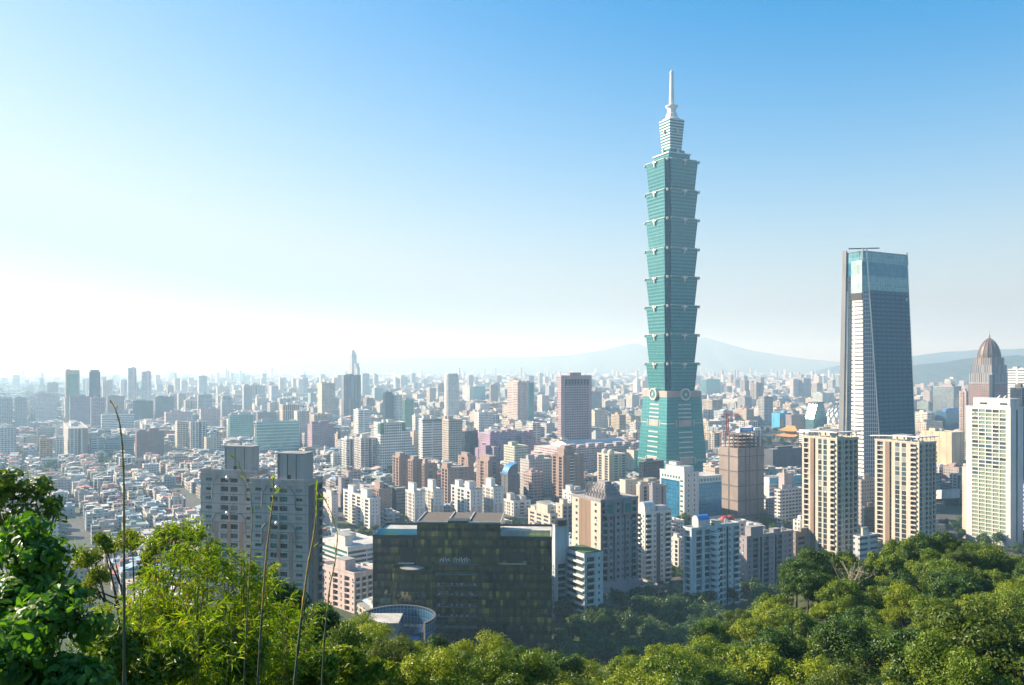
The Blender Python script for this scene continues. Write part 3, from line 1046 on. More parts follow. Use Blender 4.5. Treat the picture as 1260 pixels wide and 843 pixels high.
# ------------------------------------------------------------------ near buildings
def apartment(name, label, x0, xc, x1, ytop, Y, yvis, F_, R_, wall, fh=3.6, alpha=60, mats=None, glass=('glassdark', 'glassblue', 'glasspale'), rail='white',
              sheds=(), tanks=(), short=None, cat='apartment tower', zmin=None, top=2.0, roofm='roof', group=None, rim=None, W=None, D=None, balcony=1.1):
    b = Bd(name, label, cat, x0, xc, x1, ytop, Y, alpha, yvis=yvis, short=short, group=group, W=W, D=D)
    nf = max(2, round((b.H - top) / fh))
    mb = MB()
    z1 = b.H - top
    b.facade(mb, 'F', F_, 0, z1, nf)
    b.facade(mb, 'R', R_, 0, z1, nf)
    for f in 'FR': b.quad(mb, f, 0, b.span(f), z1, b.H)
    b.backs(mb, 0, b.H)
    mm = [M[wall]] + [M[m] for m in (mats or [])]
    b.wall = mb.build('wall', mm, b.root)
    b.fill_openings(glass, rail, zmin if zmin is not None else max(0, Z_(yvis + 6, Y)), balcony)
    if Y < 720:                                       # split-unit boxes under some of the windows
        cand = [q for q in b.open if q[6] == 'window' and q[3] > Z_(yvis + 6, Y) and q[5] < 1.0]
        for q in random.sample(cand, min(len(cand) // 7, 36)):
            mb = MB(); uu_ = random.uniform(q[1], max(q[1] + .01, q[2] - .9))
            b.fbox(mb, q[0], uu_, uu_ + .85, q[3] - .75, q[3] - .12, .004, .42)
            mb.build('air_conditioner', M['white'] if random.random() < .6 else M['grey'], b.root)
    b.roof(roofm, rim=rim or wall)
    for s_ in sheds: b.shed(*s_, mat=wall)
    for t in tanks: b.tank(*t)
    b.nf, b.fh = nf, z1 / nf
    return b


M['w_grey'] = plain('blue_grey_tile', (0.44, 0.41, 0.40), 0.7, 0.08, 0.05)
M['w_mauve'] = plain('mauve_stone', (0.30, 0.27, 0.29), 0.7, 0.1, 0.05)
M['w_white'] = plain('white_tile', (0.62, 0.61, 0.59), 0.6, 0.1, 0.05)
M['w_teal'] = plain('pale_aqua_tile', (0.52, 0.60, 0.64), 0.6, 0.1, 0.05)
M['w_pink'] = plain('pale_pink_tile', (0.66, 0.52, 0.48), 0.7, 0.1, 0.05)
M['w_tan'] = plain('sand_tile', (0.54, 0.48, 0.40), 0.7, 0.08, 0.05)
M['w_brown'] = plain('brown_brick_tile', (0.30, 0.21, 0.18), 0.75, 0.1, 0.05)
M['w_strip'] = plain('rust_brown_panel', (0.24, 0.16, 0.11), 0.7, 0.1, 0.1)

# --- two tan residential towers
for lab, x0, xc, x1, yt, Yd, sh in (
        ('sand coloured apartment tower with white canopy, left of the matching pair', 987, 1030, 1056, 541, 585, 'the left tan tower'),
        ('sand coloured apartment tower with white canopy, right of the matching pair', 1076.5, 1131, 1152, 546, 640, 'the right tan tower')):
    b = apartment('apartment_tower', lab, x0, xc, x1, yt, Yd, 668,
                  spec('.B.') + [('-', 1), ('d', 1), ('.', 0)] + spec('.g.g.') + spec('.b.'),
                  spec('.B.n.b.B.b.'), 'w_tan', 3.7, mats=['w_strip'], glass=('glassdark', 'glassblue', 'glasspale', 'glassblue'), rail='w_tan', short=sh, sheds=((.30, .62, .3, .7, 4.2),), top=0.5,
                  group='pair of sand coloured towers')
    # curved roof canopy on posts
    mb = MB()
    W, D, H = b.W / 2, b.D / 2, b.H
    n = 14
    for i in range(n):
        f0, f1 = i / n, (i + 1) / n
        x_0, x_1 = -W - 3 + (2 * W + 4.5) * f0, -W - 3 + (2 * W + 4.5) * f1
        cz = lambda f: H + 3.6 + 1.6 * math.sin(min(1, f * 1.2) * math.pi / 2)
        for za, zb_, yy0, yy1 in ((cz(f0), cz(f1), -D - 2.2, -D + 2.2),):
            mb.face([(x_0, yy0, za), (x_1, yy0, zb_), (x_1, yy1, zb_), (x_0, yy1, za)])
            mb.face([(x_0, yy0, za - .6), (x_1, yy0, zb_ - .6), (x_1, yy0, zb_), (x_0, yy0, za)])
            mb.face([(x_0, yy1, za), (x_1, yy1, zb_), (x_1, yy1, zb_ - .6), (x_0, yy1, za - .6)])
            mb.face([(x_0, yy1, za - .6), (x_1, yy1, zb_ - .6), (x_1, yy0, zb_ - .6), (x_0, yy0, za - .6)])
    mb.box(W - 2.4, W + 1.5, -D + 2.21, D + 1, H + 4.5, H + 5.15)
    mb.build('roof_canopy', M['white'], b.root)
    mb = MB()
    for i in range(7):
        x = -W + 1 + (2 * W - 2) * i / 6
        mb = MB(); mb.box(x - .35, x + .35, -D + .5, -D + 1.2, H + 1.11, H + 3.5 + 1.3 * math.sin(min(1, (i + .5) / 7 * 1.2) * math.pi / 2) - .3); mb.build('canopy_post', M['w_tan'], b.root)
    for i in range(1, 5):
        y = -D + 1 + (2 * D - 2) * i / 4
        mb = MB(); mb.box(W - 1.4, W - .7, y - .35, y + .35, H + 1.11, H + 4.49); mb.build('canopy_post', M['w_tan'], b.root)
    for i in range(4):
        mb = MB(); mb.rings([(.2, H + 4.7), (1.2, H + 5.4), (1.25, H + 5.5)], 10, (-W * .1 + i * 2.6, -D * .1))
        mb.build('roof_dish', M['white'], b.root)

# --- white slab at the right edge
b = apartment('apartment_tower', 'tall white apartment tower with green glass balconies at the right edge', 1189, 1243.5, 1259, 503, 705, 690,
              [('-', 0)] + spec('.') + spec('G') * 5 + [('-', 0)], spec('--') + [('d', 1)] + spec('--'), 'w_white', 3.35, mats=['glassteal'],
              glass=('glassgreen', 'glassblue', 'glassgreen', 'glassdark'), short='the white balcony tower', top=1.0)
mb = MB()
W, D, H = b.W / 2, b.D / 2, b.H
mb.box(-W + 6, W - .5, -D + .3, D - 3, H + 1.11, H + 8.2); mb.box(W - 9, W - 3, -D + .1, -D + .29, H + 3, H + 4.4, 1); mb.box(-W + 12, -W + 18, -D + .1, -D + .29, H + 3, H + 4.4, 1)
mb.build('penthouse', [M['w_white'], M['glassdark']], b.root)
mb = MB(); mb.box(-W - 5, -W - .01, -D + 2, D - 3, 0, 62); mb.build('side_wing', M['w_tan'], b.root)
for k in (0, 1):
    mb = MB(); mb.tube([(W - 16 + 5 * k, 0, H + 8.2), (W - 13 + 5 * k, -2, H + 10.5)], 0.5, 6); mb.build('roof_pipe', M['white'], b.root)

# --- brown tower with stepped crown
b = apartment('apartment_tower', 'mauve grey apartment tower with stepped ribbed crown and teal bay windows', 704, 739, 785, 617, 525, 748,
              [('.', 1), ('n', 1), ('-', 2), ('-', 2), ('.', 1), ('n', 1), ('.', 1)], spec('.b.w') + [('d', 0)] + spec('.w.n') + [('d', 0)] + spec('w.b.'), 'w_mauve', 4.0,
              mats=['w_tan', 'w_strip'], glass=('glassdark', 'glassteal', 'glassteal', 'glassblue'), rail='w_mauve', short='the mauve crowned tower', top=1.0, balcony=1.4)
W, D, H = b.W / 2, b.D / 2, b.H
mb = MB()
for k in range(6):
    f = 1 - k * 0.12
    mb.box(-W * .55 * f, W * .75 * f, -D * .55 * f, D * .35 * f, H + .36 + k * 1.6, H + .35 + (k + 1) * 1.6)
mb.build('stepped_crown', M['w_mauve'], b.root)
for k in range(7):
    x = -W * .55 + W * 1.2 * k / 6
    mb = MB(); mb.tube([(x, -D * .62, H + .36), (x, -D * .6, H + 5.5), (x * .8, -D * .4, H + 9.0)], .55, 4); mb.build('crown_rib', M['w_tan'], b.root)
for f, q in (('R', .10), ('R', .58)):
    mb = MB(); L = b.D
    b.fbox(mb, f, L * q, L * (q + .24), H - 9.5, H - 1.2, .05, 1.2, 0); b.fbox(mb, f, L * q + 1.2, L * (q + .24) - 1.2, H - 8.2, H - 2.4, 1.201, 1.3, 1)
    mb.build('bay_window', [M['w_mauve'], M['glassteal']], b.root)
mb = MB()
mb.loft(rect(-W - 4, W + 4, -D - 4, D + 4), 0, rect(-W - .05, W + .05, -D - .05, D + .05), 16)
mb.build('base_skirt', M['w_mauve'], b.root)

# --- white apartment with arched penthouse
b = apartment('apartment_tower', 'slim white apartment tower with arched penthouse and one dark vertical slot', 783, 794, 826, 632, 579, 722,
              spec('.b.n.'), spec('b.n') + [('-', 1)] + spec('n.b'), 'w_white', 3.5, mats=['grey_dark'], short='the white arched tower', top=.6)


def arch_house(b, fu0, fu1, fv0, fv1, h, wall='w_white', vault='w_teal'):
    W, D = b.W, b.D
    x0, x1, y0, y1 = -W / 2 + fu0 * W, -W / 2 + fu1 * W, -D / 2 + fv0 * D, -D / 2 + fv1 * D
    z = b.H + .352
    mb = MB()
    mb.box(x0, x1, y0, y1, z, z + h)
    n, r, cx_ = 10, (x1 - x0) / 2, (x0 + x1) / 2
    pr = [(cx_ - r * math.cos(math.pi * i / n), z + h + r * math.sin(math.pi * i / n)) for i in range(n + 1)]
    for i in range(n):
        mb.face([(pr[i][0], y0, pr[i][1]), (pr[i + 1][0], y0, pr[i + 1][1]), (pr[i + 1][0], y1, pr[i + 1][1]), (pr[i][0], y1, pr[i][1])][::-1], 1)
    mb.face([(p[0], y0, p[1]) for p in pr][::-1], 0); mb.face([(p[0], y1, p[1]) for p in pr], 0)
    mb.build('arched_penthouse', [M[wall], M[vault]], b.root)


arch_house(b, .1, .8, .05, .45, 3.4)
b.shed(.2, .8, .55, .9, 3.0, 'w_white')

# --- pale aqua tower with rounded corner balconies
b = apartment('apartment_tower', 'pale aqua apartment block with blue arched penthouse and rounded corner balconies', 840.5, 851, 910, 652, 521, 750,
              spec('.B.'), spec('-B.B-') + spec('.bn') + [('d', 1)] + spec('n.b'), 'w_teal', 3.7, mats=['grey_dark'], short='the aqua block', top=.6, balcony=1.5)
arch_house(b, .0, .75, .18, .42, 4.2, 'w_white', 'bluepaint')
b.shed(.1, .9, .5, .62, 2.8, 'w_white'); b.tank(.5, .8)
mb = MB(); mb.rings([(.3, 0), (2.9, 0.02), (3.0, b.H - 2), (2.7, b.H - 1.9)], 18, (b.W / 2 + .6, -b.D / 2 + .47 * b.D)); mb.build('corner_bay', M['f_ribbon'], b.root, color=(.62, .68, .7))
mb = MB(); mb.box(-b.W / 2 + 1, b.W / 2 - 1, b.D * .0 , b.D * .06, b.H + .36, b.H + 1.6); mb.build('roof_planting', M['shop_green'], b.root)

# --- pinkish grey slab
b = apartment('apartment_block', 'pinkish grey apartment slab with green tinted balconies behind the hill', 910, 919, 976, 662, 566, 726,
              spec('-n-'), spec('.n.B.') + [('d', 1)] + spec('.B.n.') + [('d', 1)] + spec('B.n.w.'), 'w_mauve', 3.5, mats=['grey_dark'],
              glass=('glassdark', 'glassteal', 'glassblue', 'glassdark'), short='the pinkish slab', top=.6, sheds=((.1, .9, .1, .36, 6.0), (.2, .8, .6, .75, 2.5)), tanks=((.5, .45), (.5, .85)))
M['w_umber'] = plain('umber_tile', (0.30, 0.24, 0.22), 0.75, 0.1, 0.05)
apartment('apartment_block', 'dull brown block with teal corner glass, behind the hill crest trees', 975, 979, 1015, 657, 600, 690, spec('.n.'), spec('.W.W.w.'), 'w_umber', 3.6,
          glass=('glassteal', 'glassdark', 'glassteal'), short='the brown corner block', sheds=((.1, .8, .2, .6, 2.6),), tanks=((.5, .8),))

# --- white balcony building beside the black glass block
b = apartment('apartment_block', 'white apartment block of long angled balconies beside the black glass building', 695, 719, 742, 684, 489, 768,
              spec('r'), spec('.b.n.'), 'w_teal', 3.9, rail='w_white', short='the white balcony block', top=.8, glass=('glassdark', 'glassblue'))
mb = MB()
for k in range(b.nf):
    z = k * b.fh
    b.fbox(mb, 'F', -.6, b.W - .2, z + .1, z + 1.15, .9, 1.1, 0); b.fbox(mb, 'F', -.6, b.W - .2, z - .05, z + .099, .01, 1.1, 0)
mb.build('balcony_bands', M['w_white'], b.root)
mb = MB(); mb.box(-b.W / 2 + 1, b.W / 2 - .4, -b.D / 2 + .5, b.D / 2 - 1, b.H + .36, b.H + 1.7); mb.build('roof_planting', M['shop_green'], b.root)
b = apartment('lift_tower', 'slim pale tower with black louvred top beside the black glass building', 679, 683, 700, 648, 500, 770,
              spec('.n.'), spec('.B.'), 'w_teal', 3.9, short='the slim louvred tower', glass=('glassdark', 'glassblue'), top=22, cat='tower')
mb = MB()
mb.rings([(4.2, b.H + .36), (4.2, b.H + 3.6), (3.6, b.H + 3.7)], 14)
mb.build('louvre_drum', M['black'], b.root)

# --- white and blue office
b = Bd('office_block', 'white office block with deep blue glass panels in front of the tiered tower', 'office block', 812, 842, 860, 583, 808, yvis=643, short='the white and blue office')
W, D, H = b.W, b.D, b.H
mb = MB()
b.quad(mb, 'F', 0, W, 0, H); nf = 10
fh = H / nf
b.facade(mb, 'R', spec('-n-n-'), 0, H, nf)
b.backs(mb, 0, H)
b.wall = mb.build('wall', [M['w_white']], b.root)
b.fill_openings(('glassdark', 'glassblue'), zmin=10)
M['c_deepblue'] = curtain('deep_blue_office_glass', (0.03, 0.22, 0.40), (0.02, 0.12, 0.24), 2.4, 3.8, metallic=0.4, mcol=(0.10, 0.25, 0.38))
mb = MB(); b.fbox(mb, 'F', 2.5, W * .80, 4, H - 7.5, .02, .5); mb.build('glass_panel', M['c_deepblue'], b.root)
mb = MB()
for k in range(nf - 1): b.fbox(mb, 'F', W * .84, W * .95, k * fh + 1.2, k * fh + 3, .01, .12)
for k in range(7): b.fbox(mb, 'F', 3 + k * W * .8 / 7, 3 + (k + .55) * W * .8 / 7, H - 5.5, H - 3.2, .01, .12)
mb.build('window_row', M['glassteal'], b.root)
b.roof('roof_pale', rim='w_white'); b.shed(.15, .9, .15, .8, 5.5, 'w_white'); b.shed(.2, .5, .3, .6, 8.5, 'w_white', name='plant_room')
p = b.root.location; uu = (math.cos(R(60)), -math.sin(R(60))); vv = (math.sin(R(60)), math.cos(R(60)))
q = (p.x + uu[0] * (W / 2 - 3) + vv[0] * D / 2, p.y + uu[1] * (W / 2 - 3) + vv[1] * D / 2)
t1 = (888 - CX) / F
D2 = (t1 * q[1] - q[0]) / (vv[0] - t1 * vv[1])
mb = MB()
mb.box(-W / 2 + 6, W / 2 - 3, D / 2 + .01, D / 2 + D2, 0, H - 4.5, 0, 1)
wing = mb.build('wing', [M['w_white'], M['roof_pale']], b.root)
mb = MB(); mb.box(W / 2 - 2.99, W / 2 - 2.5, D / 2 + 1.0, D / 2 + D2 - .5, 4, H - 11); mb.build('glass_panel', M['c_deepblue'], wing)
mb = MB()
for k in range(8): mb.box(W / 2 - 2.99, W / 2 - 2.85, D / 2 + 1.5 + k * D2 / 8.4, D / 2 + 1.5 + (k + .55) * D2 / 8.4, H - 9.5, H - 7)
mb.build('window_row', M['glassteal'], wing)

# --- tower wrapped in netting, scaffold on top, crane
b = Bd('construction_tower', 'unfinished tower wrapped in grey brown netting under an open steel frame', 'tower', 885, 908, 940, 552, 850, yvis=645, short='the netted tower')
t = NT('scaffold_netting')
uv = t.n('SeparateXYZ'); t.t.links.new(t.n('UVMap').outputs[0], uv.inputs[0])
seam = t.m('LESS_THAN', t.m('FRACT', t.m('DIVIDE', uv.outputs[0], 1.8)), 0.12)
col = t.mix(t.ramp(t.noise(0.09, 4), .3, .7, 0, 1), (0.24, 0.195, 0.17), (0.31, 0.26, 0.23))
M['net'] = t.set(Base_Color=t.mix(t.m('MULTIPLY', seam, 0.35), col, (0.12, 0.10, 0.09)), Roughness=0.9)
W, D, H = b.W, b.D, b.H
mb = MB(); P = rect(-W / 2, W / 2, -D / 2, D / 2)
mb.loft(P, 0, P, H); mb.cap(P, H)
b.wall = mb.build('netting', M['net'], b.root)
mb = MB()
for k in range(1, 5):
    z = H * k / 4.6
    mb.box(-W / 2 - .5, W / 2 + .5, -D / 2 - .5, D / 2 + .5, z, z + .7)
for f, us in (('F', (.5,)), ('R', (.28, .42, .72))):
    L = b.span(f)
    for q in us: b.fbox(mb, f, L * q, L * q + .9, .1, H - .1, .01, .45)
mb.build('netting_seam', M['grey_dark'], b.root)
mb = MB()
zt = Z_(534, 850)
nx, ny, nz = 4, 6, 4
fw = .92
for i in range(nx + 1):
    for j in range(ny + 1):
        if i not in (0, nx) and j not in (0, ny): continue
        x, y = (-W / 2 + W * i / nx) * fw, (-D / 2 + D * j / ny) * fw
        top_ = zt if j < 5 else zt - 4.5
        mb.box(x - .35, x + .35, y - .35, y + .35, H + .01, top_)
M['rust'] = plain('rusty_steel', (0.20, 0.09, 0.06), 0.7, 0.2, 0.3)
M['deck'] = plain('raw_deck', (0.22, 0.19, 0.17), 0.9, 0.2, 0.2)
fr = mb.build('steel_frame', M['rust'], b.root)
mb = MB()
for k in range(1, nz + 1):
    z = H + (zt - H) * k / nz
    y1 = D / 2 * fw if k < nz else D * (5 / 6 - .5) * fw
    mb.box(-W / 2 * fw + .4, W / 2 * fw - .4, -D / 2 * fw + .4, y1 - .4, z - .5, z - .1)
mb.build('floor_deck', M['deck'], fr)
mb = MB(); mb.box(-W * .1, W * .1, -D * .15, D * .2, zt + .01, zt + 3.5); mb.build('site_cabin', M['white'], b.root)
mb = MB(); b.fbox(mb, 'R', D * .12, D * .62, zt + 1.6, zt + 5.6, -1.2, -.9)
for k in range(7): b.fbox(mb, 'R', D * .2 + k * D * .055, D * .2 + (k + .62) * D * .055, zt + 3.1, zt + 4.3, -.899, -.85, 1)
for q in (.15, .36, .59): b.fbox(mb, 'R', D * q, D * q + .3, zt, zt + 1.599, -1.1, -.95, 2)
mb.build('site_banner', [M['bluepaint'], M['white'], M['rust']], b.root)
ck = empty('tower_crane', (X_(895, 853), 853, zt), R(-30))
tag(ck, 'red tower crane rising from the netted unfinished tower', 'crane')
mb = MB()
zc = Z_(508, 853) - zt
for sx in (-.9, .9):
    for sy in (-.9, .9): mb.box(sx - .22, sx + .22, sy - .22, sy + .22, 0, zc)
for k in range(9):
    z = zc * k / 9
    for sx in (-.9, .9):
        mb.tube([(sx, -.9, z), (sx, .9, z + zc / 9)], .16, 4); mb.tube([(-.9, sx, z), (.9, sx, z + zc / 9)], .16, 4)
mb.build('mast', M['red'], ck)
mb = MB()
mb.box(-6, 15, -.9, -.6, zc - 3.2, zc - 2.8); mb.box(-6, 15, .6, .9, zc - 3.2, zc - 2.8); mb.box(-6, 12, -.15, .15, zc - 1.6, zc - 1.25)
for k in range(14):
    x = -6 + 21 * k / 14
    mb.tube([(x, -.75, zc - 3), (x + .8, 0, zc - 1.4), (x + 1.5, .75, zc - 3)], .13, 4)
mb.build('jib', M['red'], ck)
mb = MB(); mb.box(-6.2, -3.8, -1.1, 1.1, zc - 5, zc - 3.21); mb.build('counterweight', M['grey_dark'], ck)
mb = MB(); mb.box(1.0, 3, -1, 1, zc - 5.4, zc - 3.21); mb.build('cab', M['white'], ck)

# --- black mirrored block in front
t = NT('black_mirror_glass')
fu, fv, wn = uvcell(t, 1.75, 4.35)
hue = t.mix(wn.outputs['Value'], (0.04, 0.06, 0.048), (0.26, 0.23, 0.11))  # olive and gold pane tints put the reflected hillside into the colour
odd = t.m('GREATER_THAN', wn.outputs['Value'], 0.90)
hue = t.mix(t.m('MULTIPLY', odd, 0.8), hue, (0.55, 0.48, 0.24))
mul = t.m('MAXIMUM', t.m('LESS_THAN', fu, 0.06), t.m('LESS_THAN', fv, 0.05))
hue = t.mix(mul, hue, (0.02, 0.02, 0.022))
spd = t.m('LESS_THAN', fv, 0.42)
hue = t.mix(t.m('MULTIPLY', spd, 0.72), hue, (0.035, 0.04, 0.038))
ng = t.n('NewGeometry'); jj = t.n('VectorMath', operation='SUBTRACT'); t.put(jj.inputs[0], wn.outputs['Color']); jj.inputs[1].default_value = (.5, .5, .5)
js = t.n('VectorMath', operation='SCALE'); t.put(js.inputs[0], jj.outputs[0]); js.inputs['Scale'].default_value = 0.13
ja = t.n('VectorMath', operation='ADD'); t.put(ja.inputs[0], ng.outputs['Normal']); t.put(ja.inputs[1], js.outputs[0])
jn = t.n('VectorMath', operation='NORMALIZE'); t.put(jn.inputs[0], ja.outputs[0])
M['blackglass'] = t.set(Base_Color=hue, Roughness=0.05, Metallic=0.75, Normal=jn.outputs[0])
t.b.inputs['Specular IOR Level'].default_value = 0.8
Y = 435.0
b = Bd('office_block', 'black mirrored glass office block with raised centre, in front of the white apartments', 'office block', 459, 679, 680, 664, Y, alpha=3.2, D=34, yvis=802, short='the black glass block')
W, D, H = b.W, b.D, b.H
mb = MB(); P = rect(-W / 2, W / 2, -D / 2, D / 2)
mb.loft(P, 0, P, H)
b.wall = mb.build('glass_wall', M['blackglass'], b.root)
mb = MB()
for k in range(1, int(H / 4.35) + 1): mb.box(-W / 2 - .02, W / 2 + .02, -D / 2 - .16, -D / 2 - .005, k * 4.35 - .12, k * 4.35 + .12)
for k in range(int(W / 5.25) + 1): mb.box(-W / 2 + k * 5.25 - .08, -W / 2 + k * 5.25 + .08, -D / 2 - .24, -D / 2 - .161, 0, H)
mb.build('mullion_grid', M['black'], b.root)
b.roof('roof_pale', h=1.5, over=.1, rim='black')
ux = lambda px: (px - 569) / 220 * W
H2 = Z_(645, Y)
mb = MB(); P = rect(ux(514), ux(616.5), -D / 2 - 1.2, D / 2 - 4)
mb.loft(P, 0, P, H2)
cb = mb.build('central_block', M['blackglass'], b.root)
mb = MB()
x0, x1 = ux(514) - .15, ux(616.5) + .15
mb.box(x0, x1, -D / 2 - 1.35, D / 2 - 3.9, H2 + .002, H2 + .4, 0)
for a in ((x0, x1, -D / 2 - 1.35, -D / 2 - .9), (x0, x0 + .4, -D / 2 - .899, D / 2 - 4), (x1 - .4, x1, -D / 2 - .899, D / 2 - 4), (ux(551), ux(551) + .5, -D / 2 - .899, D / 2 - 4), (ux(577), ux(577) + .5, -D / 2 - .899, D / 2 - 4)):
    mb.box(*a, H2 + .401, H2 + 1.0, 1)
mb.box(ux(552), ux(576.8), -D / 2 - 1.6, -D / 2 + 6, H2 + .41, H2 + 1.5, 2)
mb.build('roof', [plain('brown_roof_gravel', (.13, .105, .085), .9, .25, .3), M['roof_pale'], M['black']], cb)
for xa, xb, py, o in ((590, 648, 690, .9), (648.3, 679, 702, .6), (459.2, 482.5, 708, .8)):
    mb = MB(); P = rect(ux(xa) + .1, ux(xb) - .1, -D / 2 - o, -D / 2 - .25)
    mb.prism(P, 0, Z_(py, Y)); mb.build('projecting_bay', M['blackglass'], b.root)
# wing roof terraces: pale screens and lime coloured decks
for xa, xb, lime in ((462, 513, (470, 490)), (618, 677, (648, 677))):
    mb = MB()
    mb.box(ux(xa), ux(xb), -D / 2 + 5.5, -D / 2 + 5.7, H + .36, H + 3.6, 0)
    mb.box(ux(xa), ux(xa) + .2, -D / 2 + .6, -D / 2 + 5.49, H + .36, H + 2.6, 0)
    mb.box(ux(lime[0]), ux(lime[1]), -D / 2 + .8, -D / 2 + 5, H + .36, H + .75, 1)
    mb.build('roof_terrace', [M['cyanpaint'] if xa == 462 else M['steel'], plain('lime_deck', (0.35, 0.45, 0.02), .8, .2)], b.root)
# terraced ledges with railings on the centre face
for i, py in enumerate((694, 707, 721, 733, 746.5, 759, 772)):
    z = Z_(py, Y)
    mb = MB()
    mb.box(ux(537), ux(589), -D / 2 - 2.6, -D / 2 - 1.21, z - .5, z, 0)
    for k in range(26):
        xx = ux(538.5) + (ux(588) - ux(538.5)) * k / 25
        mb.box(xx - .05, xx + .05, -D / 2 - 2.5, -D / 2 - 2.42, z + .001, z + .85, 1)
    mb.box(ux(538.5), ux(588), -D / 2 - 2.52, -D / 2 - 2.40, z + .851, z + .93, 1)
    mb.build('balcony', [M['grey_dark'], M['grey']], b.root)
zp = Z_(693, Y)
for k, xx in enumerate((543, 547, 551, 560, 563, 566.5, 570, 573, 576)):
    mb = MB(); mb.tube([(ux(xx), -D / 2 - 1.8, zp), (ux(xx), -D / 2 - 1.8, zp + 1.5 + .7 * (k % 2)), (ux(xx) + 1.0, -D / 2 - 1.8, zp + 1.9 + .7 * (k % 2)), (ux(xx) + 1.1, -D / 2 - 1.8, zp + .9)], .2, 5)
    mb.build('vent_pipe', M['white'], b.root)
for i, py in enumerate((718.5, 731, 744, 757)):
    z = Z_(py, Y)
    for xx in (540, 556, 562, 568, 584 - 3 * i): mb = MB(); mb.box(ux(xx), ux(xx) + .9, -D / 2 - 1.9, -D / 2 - 1.3, z - .9, z - .1); mb.build('air_conditioner', M['steel'], b.root)
# curved stair bay on the left and loggia panels with shade painted in
mb = MB()
n = 12; r = (ux(534) - ux(483)) / 2; xm = (ux(534) + ux(483)) / 2
arc = [(xm - r * math.cos(math.pi * i / n), -D / 2 - 1.2 - 3.2 * math.sin(math.pi * i / n)) for i in range(n + 1)]
zb_ = Z_(700, Y)
for i in range(n):
    mb.face([(*arc[i], 0), (*arc[i + 1], 0), (*arc[i + 1], zb_), (*arc[i], zb_)])
mb.face([(*p_, zb_) for p_ in arc] )
mb.build('curved_bay', M['blackglass'], b.root)
mb = MB(); mb.rings([(r * .55, zb_ + .01), (r * .6, zb_ + .5), (r * .3, zb_ + 1.1)], 14, (xm, -D / 2 - 1.9)); mb.build('bay_roof', M['roof'], b.root)
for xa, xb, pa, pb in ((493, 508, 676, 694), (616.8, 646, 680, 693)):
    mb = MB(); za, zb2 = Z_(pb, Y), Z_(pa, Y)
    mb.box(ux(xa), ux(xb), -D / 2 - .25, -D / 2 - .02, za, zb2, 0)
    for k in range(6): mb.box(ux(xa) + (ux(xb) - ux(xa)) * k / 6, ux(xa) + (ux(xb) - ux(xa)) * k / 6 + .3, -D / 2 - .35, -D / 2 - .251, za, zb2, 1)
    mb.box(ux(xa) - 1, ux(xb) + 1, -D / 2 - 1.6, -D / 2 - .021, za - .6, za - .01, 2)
    mb.build('loggia', [plain('loggia_shade', (.07, .035, .025), .7), M['black'], M['steel']], b.root)

